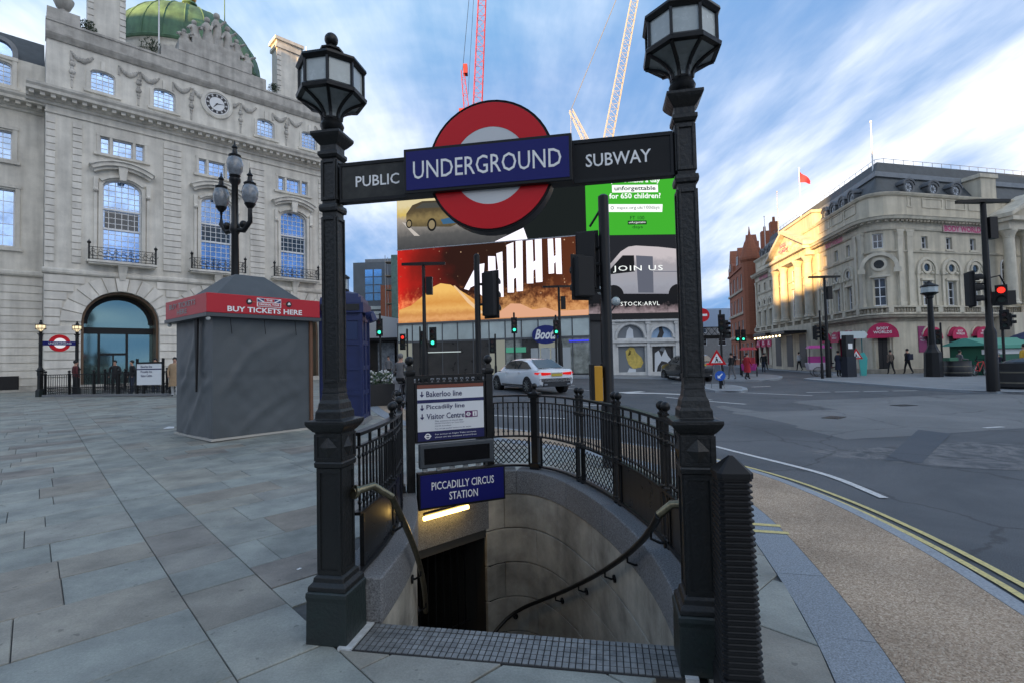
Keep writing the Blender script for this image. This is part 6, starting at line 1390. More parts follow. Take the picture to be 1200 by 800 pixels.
railing(RRAIL, 'long curved black railing with ball finials around the right of the stairwell', [(at_len(RRAIL, (1.1, 3.75)), True), (at_len(RRAIL, (.98, 4.75)), True), (at_len(RRAIL, (.74, 5.7)), True), (at_len(RRAIL, (.3, 6.42)), False)], (2, 3, 4), 1)
LRAIL = resamp([p for p in LRAIL if p.y > 3.2], .1)
LL = plen(LRAIL)
railing(LRAIL, 'short curved black railing between the left lamp column and the line sign', [(LL * .42, True), (LL * .72, True), (LL - .06, False)], (2,), -1)
# ---- handrails
def handrail(P, z0, z1, off, label, s0, s1, brack, brass_part, col_pt):
    t = empty('handrail', (0, 0, 0), 0, label, 'handrail', 'stair handrails')
    Q = offs(P, off); Q = resamp(Q, .1); Lt = plen(Q); n = len(Q)
    pts = []
    for i, p in enumerate(Q):
        f = i / (n - 1)
        if f < s0 or f > s1: continue
        pts.append((p.x, p.y, z0 + (z1 - z0) * (f - s0) / (s1 - s0)))
    MB().tube(pts, .022, 10).build('rail', IRON if brass_part else BRASS, t, smooth=60)
    a = Vector(pts[0]); mb = MB(); mb.tube([Vector(col_pt), Vector((a.x * .5 + col_pt[0] * .5, a.y * .5 + col_pt[1] * .5, z0 + .012)), a], .024, 10); mb.tube([Vector(col_pt), Vector(col_pt) + (a - Vector(col_pt)).normalized() * .02], .042, 12); mb.build('rail_end', BRASS, t, smooth=50)
    for k in range(brack):
        i = int((k + .6) / brack * (len(pts) - 1)); p = Vector(pts[i]); q2 = offs(P, 0.); c = nearest(Vector((p.x, p.y)), q2)[1]
        MB().tube([p + Vector((0, 0, -.015)), p + Vector((0, 0, -.06)), Vector((c.x * .6 + p.x * .4, c.y * .6 + p.y * .4, p.z - .085)), Vector((c.x, c.y, p.z - .085))], .009, 6).build('bracket', IRON, t)
        dv = (Vector((p.x, p.y)) - c).normalized(); MB().cyl((c.x, c.y, p.z - .085), (c.x + dv.x * .012, c.y + dv.y * .012, p.z - .085), .034, n=12).build('bracket_plate', IRON, t)
    return t
handrail(RC, .80, -1.62, .09, 'dark handrail on brackets down the right stone wall of the stairs', .05, 1.0, 6, True, (COLR.x - .03, COLR.y + .1, .82))
handrail(LC, .86, -.75, -.07, 'worn brass handrail bending down from the left lamp column', .12, .75, 3, False, (COLL.x + .11, COLL.y + .0, .86))
# ---- line sign over the far end of the stairs
s1, s2 = Vector((-1.06, 5.42)), Vector((-.33, 5.74)); dS = (s2 - s1); degS = math.degrees(math.atan2(dS.y, dS.x)); wS = dS.length
S = empty('line_sign', (s1.x, s1.y, .0), degS, 'framed line sign reading Bakerloo line, Piccadilly line, Visitor Centre', 'sign')
for x in (-.05, wS + .05):
    p = MB().sq(x, 0, [(.1, .04), (1.5, .04), (1.505, .05), (1.53, .055), (1.55, .055), (1.56, .035), (1.6, .03), (1.615, .02)]).build('post', IRON, S, bevel=.003)
    MB().ball((x, 0, 1.66), .05, 14, 10).build('ball_finial', IRON, p, smooth=60)
MB().box(-.05, wS + .05, -.02, .02, 1.47, 1.505).build('top_bar', IRON, S)
mb = MB()
for k in range(12): x = .03 + k * (wS - .06) / 11; mb.box(x - .012, x + .012, -.012, .012, 1.425, 1.47)
for k in range(11): x = .03 + (k + .5) * (wS - .06) / 11; mb.tube([(x - .02, 0, 1.43), (x, 0, 1.46), (x + .02, 0, 1.43)], .006, 4)
mb.build('cresting', IRON, S)
fr = MB().box(-.005, wS + .005, -.03, .03, .78, 1.425).build('sign_frame', BLACK, S, bevel=.004)
ROSE = mat('sign_cream_white', (.75, .77, .78), .35, coat=.3)
NAVY = mat('navy_print', (.012, .014, .09), .4)
BROWN = mat('brown_stripe', (.2, .055, .03), .4)
W0, W1 = .022, wS - .022
MB().box(W0, W1, -.034, -.029, .90, 1.36).build('white_face', ROSE, fr)
MB().box(W0, W1, -.036, -.03, 1.362, 1.40).build('brown_stripe', BROWN, fr)
MB().box(W0, W1, -.0365, -.03, 1.205, 1.24).build('blue_stripe', NAVY, fr)
MB().box(W0, W1, -.035, -.03, .80, .899).build('navy_footer', NAVY, fr)
for k, (s_, z, w_) in enumerate((('Bakerloo line', 1.30, .40), ('Piccadilly line', 1.155, .43), ('Visitor Centre', 1.06, .425))):
    text(s_, .12, z, -.038, NAVY, fr, w=w_, h=.062, align='LEFT', bold=.008)
    mb = MB(); ax = .072; mb.box(ax - .006, ax + .006, -.0375, -.036, z - .02, z + .03); mb.prism([(ax - .022, z - .008), (ax, z - .032), (ax + .022, z - .008), (ax + .013, z - .002), (ax, z - .014), (ax - .013, z - .002)], -.0378, -.036); mb.build('down_arrow', NAVY, fr)
mb = MB().box(.555, .70, -.0372, -.035, 1.025, 1.095); mb.build('symbol_tile', mat('plum', (.12, .02, .11), .4), fr)
mb = MB().arc_ring(.592, 1.06, .014, .023, 0, 2 * PI, -.039, -.037, 20); mb.box(.563, .621, -.039, -.0372, 1.055, 1.065); mb.build('small_roundel', SIGNW, fr)
mb = MB().box(.642, .69, -.0385, -.037, 1.035, 1.087); mb.build('info_tile', SIGNW, fr); text('i', .666, 1.061, -.0395, mat('plum', (0, 0, 0)), fr, h=.042, bold=.02)
for k, s_ in enumerate(('This entrance is closed after', '00:30 Mondays to Saturdays', '00:00 Sundays', 'You can use another entrance to the station')):
    text(s_, .21, 1.005 - k * .027, -.038, NAVY, fr, w=(.32, .33, .18, .41)[k] * 1.0, h=.015, align='LEFT')
for k, s_ in enumerate(('For access to Night Tube services,', 'please use any entrance around Eros')):
    text(s_, .21, .862 - k * .03, -.038, SIGNW, fr, w=.47, h=.017, align='LEFT', bold=.01)
mb = MB().arc_ring(.13, .848, .02, .032, 0, 2 * PI, -.037, -.034, 20); mb.box(.092, .168, -.0372, -.034, .842, .854); mb.build('small_roundel', SIGNW, fr)
# display box and station name below
D = empty('display_box', (s1.x, s1.y, 0), degS, 'dark blank electronic display box under the line sign', 'display')
MB().box(.02, wS + .06, -.11, -.04, .52, .775).build('housing', mat('slate_plastic', (.05, .06, .07), .45), D, bevel=.012)
MB().box(.07, wS + .01, -.114, -.105, .565, .73).build('screen', mat('dead_screen', (.006, .006, .007), .2), D)
for k in range(5): MB().box(.06 + k * .15, .11 + k * .15, -.09, -.05, .485, .52).build('bracket', mat('bright_bracket', (.4, .42, .43), .4, .7), D)
Nn = empty('name_sign', (s1.x, s1.y, 0), degS, 'blue sign reading PICCADILLY CIRCUS STATION above the stair passage', 'sign')
MB().box(-.01, wS + .17, -.16, -.06, .105, .485).build('case', BLACK, Nn, bevel=.006)
MB().box(.012, wS + .148, -.166, -.155, .13, .465).build('blue_face', SIGNBLUE, Nn)
text('PICCADILLY CIRCUS', (wS + .16) / 2, .345, -.168, SIGNW, Nn, w=.70, h=.083, bold=.01)
text('STATION', (wS + .16) / 2, .225, -.168, SIGNW, Nn, w=.32, h=.083, bold=.01)
# ---- ribbed bollard
bo = empty('bollard', (1.03, 2.42, 0), degB + 2, 'black square ribbed bollard with pyramid cap beside the right lamp column', 'bollard')
prof = [(0, .098), (.16, .098), (.165, .09)]; z = .165; nr = 34
def hw(z): return .09 - (z - .165) * .0165
for k in range(nr):
    st = (1.075 - .165) / nr; prof += [(z + st * .18, hw(z) - .009), (z + st * .4, hw(z) - .009), (z + st * .58, hw(z)), (z + st * .9, hw(z)), (z + st, hw(z) - .006)]; z += st
def chsq(z, h, ch=.018): return [(-h + ch, -h, z), (h - ch, -h, z), (h, -h + ch, z), (h, h - ch, z), (h - ch, h, z), (-h + ch, h, z), (-h, h - ch, z), (-h, -h + ch, z)]
MB().loft([chsq(z_, h_) for z_, h_ in prof]).build('shaft', BLACK, bo)
MB().loft([chsq(1.075, .08), chsq(1.1, .08), chsq(1.104, .077, .016), chsq(1.172, .008, .002)]).build('cap', BLACK, bo)
# ================================================================ street furniture
# ---- ticket kiosk wrapped in grey canvas
K = empty('ticket_kiosk', (-6.17, 10.36, .12), 50.7, 'grey canvas-wrapped ticket kiosk with red BUY TICKETS HERE fascia', 'kiosk')
KW, KD = 2.12, 2.1
CANV = mat('grey_canvas', (.075, .086, .093), .55, var=.14, vs=2.5, bump=.12, bs=60)
from mathutils import noise as mn
def canvas(name, p0, p1, z0, z1, seed):
    p0, p1 = Vector(p0), Vector(p1); d_ = p1 - p0; nn_ = Vector((d_.y, -d_.x)).normalized(); nu, nv = 44, 34; mb = MB(); vs = []
    for j in range(nv + 1):
        for i in range(nu + 1):
            u_, v_ = i / nu, j / nv; z = z0 + (z1 - z0) * v_
            q = Vector((u_ * d_.length, z, seed)); e_ = min(1, 6 * u_, 6 * (1 - u_))
            off = .06 * mn.noise(q * .8) + .03 * abs(mn.noise(Vector((q.x * 2.2 + q.y * 1.9, q.y * .7 - q.x * .5, seed)))) - .03 * abs(mn.noise(Vector((q.x * 1.6 - q.y * 2.1, q.y * .5, seed + 4)))) + .006 * mn.noise(q * 6) - .012 * math.exp(-((z - 1.3) / .03) ** 2) + .03 * (1 - v_)
            fold = .03 * max(0, math.sin((q.x * .9 - q.y * 1.1) * 4 + 2 * mn.noise(q))) ** 6 * (1 - abs(v_ - .5))
            p = p0 + d_ * u_ + nn_ * ((off + fold) * e_); vs.append((p.x, p.y, z))
    n = nu + 1; mb.add(vs, [(j * n + i, j * n + i + 1, (j + 1) * n + i + 1, (j + 1) * n + i) for j in range(nv) for i in range(nu)])
    return mb.build(name, CANV, K, smooth=70)
canvas('canvas_side', (0, 0), (KW, 0), .05, 2.56, 1.3); canvas('canvas_side', (0, KD), (0, 0), .05, 2.56, 7.1); canvas('canvas_side', (KW, 0), (KW, KD), .05, 2.56, 3.7); canvas('canvas_side', (KW, KD), (0, KD), .05, 2.56, 5.2)
MB().box(.03, KW - .03, .03, KD - .03, 0, 2.55).build('body', MATTE, K)
MB().prism([(-.03, 1.0), (.03, 1.75), (.06, 2.55), (-.1, 2.55), (-.07, 1.9)], -.02, .02).build('canvas_gap', MATTE, K).matrix_basis = Matrix.Translation((-.075, .62, 0)) @ Matrix.Rotation(-PI / 2, 4, 'Z')
for k in range(3): MB().cyl((.3 + k * .7, -.12, 2.52), (.34 + k * .7, -.1, 2.2), .008, n=5).build('tie_cord', MATTE, K)
MB().box(-.04, KW + .04, -.05, KD + .04, .0, .045).build('base_strip', mat('pale_base', (.42, .4, .36), .7), K)
MB().cyl((KW + .02, -.02, .05), (KW + .02, -.02, 2.55), .045, n=8).build('corner_post', mat('brown_post', (.16, .075, .04), .6), K)
FR = mat('fascia_red', (.46, .01, .02), .5); o_ = .17
MB().box(-o_, KW + o_, -o_, KD + o_, 2.62, 3.02).build('fascia', FR, K, bevel=.008)
MB().box(-o_ - .02, KW + o_ + .02, -o_ - .02, KD + o_ + .02, 2.54, 2.615).build('fascia_trim', mat('grey_trim', (.06, .065, .07), .5), K)
rf_ = MB(); rf_.loft([[(0.1, .1, 3.02), (KW - .1, .1, 3.02), (KW - .1, KD - .1, 3.02), (.1, KD - .1, 3.02)], [(KW / 2 - .32, KD / 2 - .35, 3.6), (KW / 2 + .32, KD / 2 - .35, 3.6), (KW / 2 + .32, KD / 2 + .35, 3.6), (KW / 2 - .32, KD / 2 + .35, 3.6)]]); rf_.build('roof', mat('grey_roof', (.07, .08, .085), .6, var=.2), K)
text('BUY TICKETS HERE', KW / 2 - .03, 2.715, -o_ - .012, SIGNW, K, w=1.62, h=.115, bold=.025)
fl = MB().box(.82, 1.35, -o_ - .01, -o_, 2.795, 2.985).build('flag_panel', SIGNW, K)
NV = mat('flag_navy', (.02, .035, .14), .5); FRD = mat('flag_red', (.45, .02, .03), .5)
for P in ([(.83, 2.9), (.83, 2.965), (.94, 2.9)], [(.86, 2.975), (.97, 2.975), (.97, 2.915)], [(1.2, 2.975), (1.31, 2.975), (1.2, 2.915)], [(1.34, 2.9), (1.34, 2.965), (1.23, 2.9)]): MB().prism(P, -o_ - .014, -o_ - .009).build('flag_blue', NV, fl)
MB().box(.975, 1.195, -o_ - .015, -o_ - .011, 2.905, 2.975).build('flag_plate', FRD, fl); MB().box(.84, 1.33, -o_ - .015, -o_ - .011, 2.81, 2.885).build('flag_plate', FRD, fl)
text('THE', 1.085, 2.94, -o_ - .017, SIGNW, fl, w=.14, h=.042, bold=.03); text('ORIGINAL TOUR', 1.085, 2.848, -o_ - .017, SIGNW, fl, w=.45, h=.045, bold=.03)
for x, s_ in ((.66, 1), (1.53, -1)):                       # little round tour badges
    bd = MB().arc_ring(x, 2.89, 0.0, .065, 0, 2 * PI, -o_ - .01, -o_, 16).build('badge', mat('badge_black', (.01, .01, .01), .5), K); MB().prism([(x - .03, 2.87), (x + .04, 2.88), (x + .02, 2.93), (x - .02, 2.92)], -o_ - .014, -o_ - .009).build('badge_mark', SIGNW, bd); MB().box(x + s_ * .1 - .03, x + s_ * .1 + .03, -o_ - .006, -o_ - .001, 2.885, 2.895).build('badge_dash', mat('badge_gold', (.4, .25, .1), .5), bd)
tx = text('BUY TICKETS', 0, 0, 0, mat('dull_white', (.3, .28, .27), .6), K, w=1.6, h=.12, bold=.02); tx.rotation_euler = (0, 0, -PI / 2); tx.location = (-o_ - .01, 1.2, 2.88); tx = text('HERE', 0, 0, 0, MATS['dull_white'], K, w=.6, h=.11, bold=.02); tx.rotation_euler = (0, 0, -PI / 2); tx.location = (-o_ - .01, 1.2, 2.73)
for y in (-.1, KD + .1): MB().ball((-o_ + .05, y - .02, 2.5), .045, 10, 8).build('corner_lamp', mat('milky', (.5, .52, .5), .4), K)
# ---- dark blue police box
PBX = empty('police_box', (-4.27, 12.9, gz(-4.2, 12.9)), 6, 'tall dark blue panelled police box half hidden by the left lamp column', 'police box')
PBX.scale = (.84, .84, 1)
NB = mat('police_blue', (.012, .022, .095), .45, var=.2, vs=3)
MB().box(-.66, .66, -.66, .66, 0, .12).build('base', mat('concrete', (.2, .2, .2), .8), PBX); MB().box(-.56, .56, -.56, .56, .12, 2.8).build('body', NB, PBX)
pn = MB()
for k in range(4):
    M = Matrix.Rotation(k * PI / 2, 4, 'Z')
    for x0_, x1_ in ((-.62, -.5), (-.06, .06), (.5, .62)): pn.box(x0_, x1_, -.6, -.55, .12, 2.75, M)
    for z in (.12, .72, 1.34, 1.96, 2.56): pn.box(-.5, .5, -.592, -.552, z, z + .11, M)
pn.build('panel_frame', NB, PBX)
for k in range(4):
    wm = MB(); M = Matrix.Rotation(k * PI / 2, 4, 'Z')
    for sx in (-.28, .28): wm.box(sx - .2, sx + .2, -.57, -.562, 2.09, 2.54, M)
    wm.build('window_pair', mat('frosted', (.02, .035, .1), .3), PBX)
MB().sq(0, 0, [(2.75, .66), (3.0, .66), (3.0, .6), (3.14, .58), (3.14, .5), (3.24, .48), (3.34, .12)]).build('roof', NB, PBX); MB().box(-.55, .55, -.68, -.655, 2.8, 2.96).build('sign_strip', mat('badge_black', (0, 0, 0)), PBX);
lp = MB().lathe(0, 0, [(3.3, .13), (3.38, .13), (3.4, .1)], 10); 
for k in range(6): lp.cyl((.11 * math.cos(k), .11 * math.sin(k), 3.38), (.11 * math.cos(k), .11 * math.sin(k), 3.68), .012, n=4)
lp.lathe(0, 0, [(3.68, .15), (3.71, .15), (3.78, .04)], 10); lp.build('lamp_cage', BLACK, PBX); MB().lathe(0, 0, [(3.4, .09), (3.66, .09)], 10).build('lamp_glass', LENS, PBX)
MB().tube([(.66, -.2, 2.68), (.82, -.2, 2.72), (.88, -.2, 2.55)], [.1, .12, .13], 10).build('camera_hood', NB, PBX)
# ---- three-globe lamp behind the kiosk
GL = empty('globe_lamp', (-8.25, 15.0, gz(-8.25, 15)), 20, 'tall black lamp post with three glass globes behind the kiosk', 'lamp post')
MB().lathe(0, 0, [(0, .34), (.4, .34), (.5, .26), (1.2, .24), (1.3, .17), (1.5, .2), (1.6, .14), (5.4, .1), (5.5, .15), (5.65, .15), (5.75, .1), (6.9, .09), (7.0, .16), (7.1, .16)], 14).build('column', IRON, GL, smooth=40)
def globe(parent, x, y, z, k=1.):
    MB().lathe(x, y, [(z - .1, .07), (z - .02, .16 * k), (z + .04, .2 * k)], 14).build('globe_cup', IRON, parent); MB().lathe(x, y, [(z + .04, .17 * k), (z + .2, .27 * k), (z + .4, .29 * k), (z + .55, .24 * k), (z + .62, .17 * k)], 16).build('globe', mat('clear_globe', (.2, .22, .24), .12, var=.4, vs=9, spec=.7), parent, smooth=60); MB().lathe(x, y, [(z + .6, .2 * k), (z + .66, .22 * k), (z + .72, .1 * k), (z + .86, .07 * k), (z + .9, .11 * k), (z + .98, .03), (z + 1.12, .01)], 14).build('globe_cap', IRON, parent, smooth=40)
globe(GL, 0, 0, 7.15, .8)
for a in (-.55, 2.5):
    c_, s_ = math.cos(a), math.sin(a); MB().tube([(0, 0, 5.55), (c_ * .3, s_ * .3, 5.5), (c_ * .52, s_ * .52, 5.75), (c_ * .52, s_ * .52, 6.2)], [.07, .08, .07, .06], 8).build('arm', IRON, GL, smooth=60); globe(GL, c_ * .52, s_ * .52, 6.25, .8); MB().ball((c_ * .3, s_ * .3, 5.68), .12, 8, 6).build('arm_boss', IRON, GL)
# ---- second station entrance by the arched doorway
LIT = mat('lit_lantern', (1, .8, .5), emit=1.3)
src = [o for o in col.objects if o.name.startswith('lamp_column')][0]
for x, y, lb in ((-23.15, 24.7, 'far lamp column with lit lantern at the left edge of the distant station railing'), (-22.4, 25.9, 'far lamp column with lit lantern standing right of the distant roundel')):
    c_ = dup(src, (x, y, gz(x, y)), -12, lb); c_['group'] = 'far station entrance lamp columns'
    for ch in c_.children:
        if ch.name.split('.')[0] in ('pane', 'lower_glass'):
            ch.data = ch.data.copy(); ch.data.materials.clear(); ch.data.materials.append(LIT)
fs = empty('station_sign', (-23.15, 24.7, gz(-23, 25)), math.degrees(math.atan2(1.2, .75)), 'small distant red roundel sign between two lit lamp columns', 'sign')
MB().box(.05, 1.35, -.02, .03, 2.5, 2.72).build('beam', SIGNBLUE, fs); rr_ = MB(); rr_.loft([[(.72 + .42 * math.cos(2 * PI * j / 32), y_, 2.62 + .42 * math.sin(2 * PI * j / 32)) for j in range(32)] for y_ in (-.05, .05)]); rr_ = rr_.build('roundel', RED, fs); rw = MB(); rw.loft([[(.72 + .25 * math.cos(2 * PI * j / 24), y_, 2.62 + .25 * math.sin(2 * PI * j / 24)) for j in range(24)] for y_ in (-.06, -.052)]); rw.build('white_disc', mat('lit_white', (.9, .9, .95), emit=.8), rr_); MB().box(.2, 1.25, -.08, -.06, 2.52, 2.7).build('name_bar', SIGNBLUE, rr_); text('UNDERGROUND', .72, 2.61, -.085, SIGNW, rr_, w=.9, h=.1)
def simple_rail(p0, p1, label, h_=1.08, deep=True):
    p0, p1 = Vector(p0), Vector(p1); d_ = p1 - p0; t = empty('railing', (p0.x, p0.y, gz(p0.x, p0.y)), math.degrees(math.atan2(d_.y, d_.x)), label, 'railing', 'railings of the far station entrance'); ln = d_.length
    MB().box(0, ln, -.03, .03, h_ - .04, h_).build('top_rail', IRON, t); MB().box(0, ln, -.02, .02, .42, .46).build('middle_rail', IRON, t); MB().box(0, ln, -.16, .16, 0, .1).build('plinth', GRANITE, t); br = MB()
    n = int(ln / .13)
    for k in range(n): br.cyl(((k + .5) * ln / n, 0, .1), ((k + .5) * ln / n, 0, h_ - .04), .013, n=4)
    tag(br.build('balusters', IRON, t), kind='stuff'); lt_ = MB()
    for k in range(int(ln / .12)): lt_.cyl((k * .12, 0, .12), (k * .12 + .3, 0, .42), .011, n=4); lt_.cyl((k * .12 + .3, 0, .12), (k * .12, 0, .42), .011, n=4)
    tag(lt_.build('lattice', IRON, t), kind='stuff')
    for k in range(int(ln / 1.3) + 1): x = k * ln / max(1, int(ln / 1.3)); p = MB().cbox(x, 0, .1, h_ + .05, .04).build('post', IRON, t); MB().ball((x, 0, h_ + .12), .065, 10, 7).build('ball_finial', IRON, p)
    return t
simple_rail((-22.9, 24.7), (-15.9, 23.4), 'long black railing in front of the arched doorway on the left'); simple_rail((-22.0, 27.2), (-15.6, 26.0), 'rear black railing of the far station stairs below the arches')
LB = empty('line_sign', (-17.6, 23.75, gz(-17, 24)), -10.5, 'small pale line sign board on the distant railing', 'sign')
for x in (-.06, 1.36): MB().box(x - .04, x + .04, -.08, -.0, .1, 1.75).build('post', IRON, LB)
MB().box(-.02, 1.32, -.1, -.05, .52, 1.5).build('board', ROSE, LB); MB().box(-.02, 1.32, -.105, -.06, 1.22, 1.27).build('blue_stripe', NAVY, LB); MB().box(-.05, 1.35, -.11, -.02, 1.5, 1.58).build('header', BLACK, LB)
for k, s_ in enumerate(('Bakerloo line', 'Piccadilly line', 'Visitor Centre')): text(s_, .2, (1.37, 1.12, .95)[k], -.108, NAVY, LB, w=.62, h=.12, align='LEFT', bold=.01)
# ---- traffic signals and modern lamps
LENS_OFF = {c: mat('lens_' + c, v, .3) for c, v in (('red', (.05, .006, .006)), ('amber', (.05, .03, .006)), ('green', (.005, .03, .02)))}
LENS_ON = {'red': mat('lit_red', (1, .03, .02), emit=2.2), 'green': mat('lit_green', (.05, 1, .55), emit=2.0), 'white': mat('lit_white_arrow', (.9, .95, 1), emit=1.6)}
def signal_head(parent, x, y, z, deg, lit=None, n=3, k=1., board=True):
    """z = middle of the head; faces -y before rotation"""
    k *= .88; M = frame((x, y, z), deg); h_ = .15 * n * k; hd = MB(); hd.box(-.15 * k, .15 * k, -.06, .14, -h_ - .03, h_ + .03, M)
    if board: hd.box(-.2 * k, .2 * k, -.02, .0, -h_ - .08, h_ + .08, M)
    o = hd.build('signal_head', MATTE, parent, bevel=.01)
    names = ['red', 'amber', 'green'] if n == 3 else ['red', 'green']
    for i, c_ in enumerate(names):
        zc = h_ - (i + .5) * 2 * h_ / n; l_ = MB(); ring = lambda r_, yy: [M @ Vector((r_ * math.cos(2 * PI * j / 14), yy, zc + r_ * math.sin(2 * PI * j / 14))) for j in range(14)]
        l_.loft([ring(.1 * k, -.062), ring(.1 * k, -.075)]); l_.build('lens', LENS_ON[lit] if lit == c_ else LENS_OFF[c_], o)
        v_ = MB(); m_ = 12
        a = [[M @ Vector((.115 * k * math.cos(-.15 * PI + 1.3 * PI * j / m_), yy, zc + .115 * k * math.sin(-.15 * PI + 1.3 * PI * j / m_))) for j in range(m_ + 1)] for yy in (-.06, -.24 * k)]
        v_.add(a[0] + a[1], [(j, j + 1, m_ + 2 + j, m_ + 1 + j) for j in range(m_)]); v_.build('visor', MATTE, o)
    return o
SIGG = 'traffic signals around the junction'
def signal(x, y, h_, heads, label, r_=.057, base=0):
    z0 = gz(x, y) + base; t = empty('traffic_signal', (x, y, z0), 0, label, 'traffic signal', SIGG)
    MB().lathe(0, 0, [(0, r_ * 1.6), (.9, r_ * 1.5), (1.0, r_), (h_, r_), (h_ + .03, r_ * .5)], 12).build('pole', BLACK, t, smooth=40)
    for dx_, dy_, z, deg, lit, n in heads:
        signal_head(t, dx_, dy_, z, deg, lit, n); MB().cyl((0, 0, z + .2), (dx_, dy_, z + .2), .025, n=6).build('bracket', BLACK, t); MB().cyl((0, 0, z - .2), (dx_, dy_, z - .2), .025, n=6).build('bracket', BLACK, t)
    return t
tS_ = signal(1.43, 7.55, 4.05, [(-.25, .1, 3.08, 165, None, 3), (-.36, -.05, 2.82, 200, None, 2)], 'tall black signal pole with amber button box just behind the railing', .08)
ab = MB().box(-.27, -.1, -.09, .09, .98, 1.5).build('button_box', AMBER, tS_, bevel=.01); MB().box(-.275, -.22, -.095, .095, 1.0, 1.52).build('box_edge', BLACK, tS_)
MB().tube([(-.2, .1, 3.62), (-.12, .05, 3.74), (-.02, 0, 3.9)], .018, 6).build('cable', BLACK, tS_)
signal(-.66, 9.85, 3.62, [(.27, .08, 2.85, 150, None, 3)], 'black signal pole rising behind the line sign, head turned away')
def t_lamp(x, y, h_, label, deg=0, base=0, r_=.085):
    t = empty('street_lamp', (x, y, gz(x, y) + base), deg, label, 'street lamp', 'modern black street lamps with flat T heads')
    MB().lathe(0, 0, [(0, r_ * 1.9), (2.3, r_ * 1.8), (2.5, r_ * 1.1), (h_, r_ * .9), (h_ + .05, .02)], 12).build('pole', BLACK, t, smooth=40)
    MB().loft([[(a * 1.05, -.16 * b_, h_ + .1 + dz) for a, b_ in ((-1, .4), (0, 1), (1, .4))] + [(a * 1.05, .16 * b_, h_ + .1 + dz) for a, b_ in ((1, .4), (0, 1), (-1, .4))] for dz in (-.06, .06)]).build('lamp_head', BLACK, t)
    MB().box(.12, .42, -.14, .14, h_ - 1.4, h_ - .55).build('floodlight', BLACK, t); MB().cyl((0, 0, h_ - .8), (.2, 0, h_ - .8), .03, n=6).build('bracket', BLACK, t)
    return t
t1 = t_lamp(-4.2, 24.2, 6.0, 'black T-head street lamp in front of the orange dune screen', base=RD); signal_head(t1, .42, -.1, 2.55, -5, 'green'); t_lamp(3.15, 33.0, 5.95, 'black T-head street lamp in front of the shop sign', base=RD)
t_lamp(20.9, 33.4, 6.55, 'black T-head street lamp before the gilded pediment'); t3 = t_lamp(18.72, 19.7, 7.35, 'tall black T-head street lamp with red signal at the right', r_=.11)
signal_head(t3, -.55, .1, 4.0, 70, None, 3, 1.6); MB().cyl((0, 0, 4.2), (-.5, .1, 4.2), .03, n=6).build('bracket', BLACK, t3); signal_head(t3, .38, -.15, 3.72, -45, 'red', 2, 1.35, False); MB().box(.55, 1.1, .0, .5, 3.35, 3.9).build('control_box', MATTE, t3); MB().tube([(0, 0, 4.4), (.5, 0, 4.5), (.8, .1, 4.1)], .03, 6).build('bracket', BLACK, t3)
signal(19.75, 32.2, 4.3, [(-.3, .0, 2.9, 40, None, 3), (.3, .1, 2.85, -60, None, 3)], 'black signal pole with two heads beside the lamp at the corner kerb')
for x, y, h_, lit, lb, dx_ in ((-6.35, 30.5, 3.3, 'red', 'thin signal pole far left of the shop front, showing red', -.25), (-5.75, 31.5, 3.5, 'green', 'signal pole right of the red one, before the dark shop window', .2), (.15, 30.0, 4.1, 'green', 'signal pole with green light left of the shop sign', .0), (2.72, 31.0, 4.0, 'green', 'signal pole with green light right of the shop sign', .0), (-1.1, 33.0, 3.0, None, 'unlit signal pole in the middle of the shop front', -.2), (-7.2, 27.5, 4.0, 'green', 'signal head in front of the white shop fascia', .0)):
    signal(x, y, h_, [(dx_, -.12, h_ - .75, 5, lit, 3)], lb, base=RD)
signal(11.3, 27.2, 4.0, [(.0, -.14, 3.3, -20, None, 3), (.3, 0, 3.0, 30, None, 3)], 'signal pole on the small traffic island'); signal(28.3, 33.2, 3.4, [(-.25, 0, 2.5, -30, None, 3)], 'signal pole in front of the purple poster'); signal(23.6, 24.2, 4.0, [(0, -.12, 3.0, -40, None, 3), (.4, 0, 3.0, 40, None, 2)], 'signal pole behind the big planter at the right edge')
signal(18.2, 40.2, 3.8, [(-.2, -.1, 3.1, -25, 'green', 3), (.25, -.1, 3.1, -25, 'green', 3)], 'signal pole with green lights by the theatre canopy')
# ---- octagonal lantern post on the corner pavement
op = empty('lantern_post', (26.1, 31.3, 0), 0, 'black lantern post with stout base on the corner pavement', 'lamp post')
MB().lathe(0, 0, [(0, .48), (1.5, .44), (1.6, .36), (1.7, .3), (2.0, .2), (4.8, .13), (4.9, .2), (5.0, .2)], 8).build('column', BLACK, op); MB().lathe(0, 0, [(5.0, .2), (5.15, .45), (5.2, .46)], 8).build('lantern_base', BLACK, op); MB().lathe(0, 0, [(5.2, .42), (5.55, .42)], 8).build('lantern_glass', LENS, op); MB().lathe(0, 0, [(5.55, .46), (5.62, .46), (5.8, .15), (5.95, .05)], 8).build('lantern_roof', BLACK, op)
# twin-globe lamp by the white shop bays
tg = empty('globe_lamp', (6.0, 33.3, gz(6, 33.3)), 0, 'black globe lamp in front of the white shop bays', 'lamp post'); MB().lathe(0, 0, [(0, .26), (.9, .22), (1.0, .14), (5.0, .09), (5.2, .13)], 10).build('column', BLACK, tg); MB().ball((0, 0, 5.75), .3, 12, 9).build('globe', LENS, tg); MB().tube([(0, 0, 4.2), (.5, 0, 4.2), (.9, 0, 4.7)], .05, 6).build('arm', BLACK, tg); MB().ball((.95, 0, 5.0), .3, 12, 9).build('globe', LENS, tg); MB().lathe(0, 0, [(6.02, .15), (6.3, .02)], 8).build('finial', BLACK, tg)
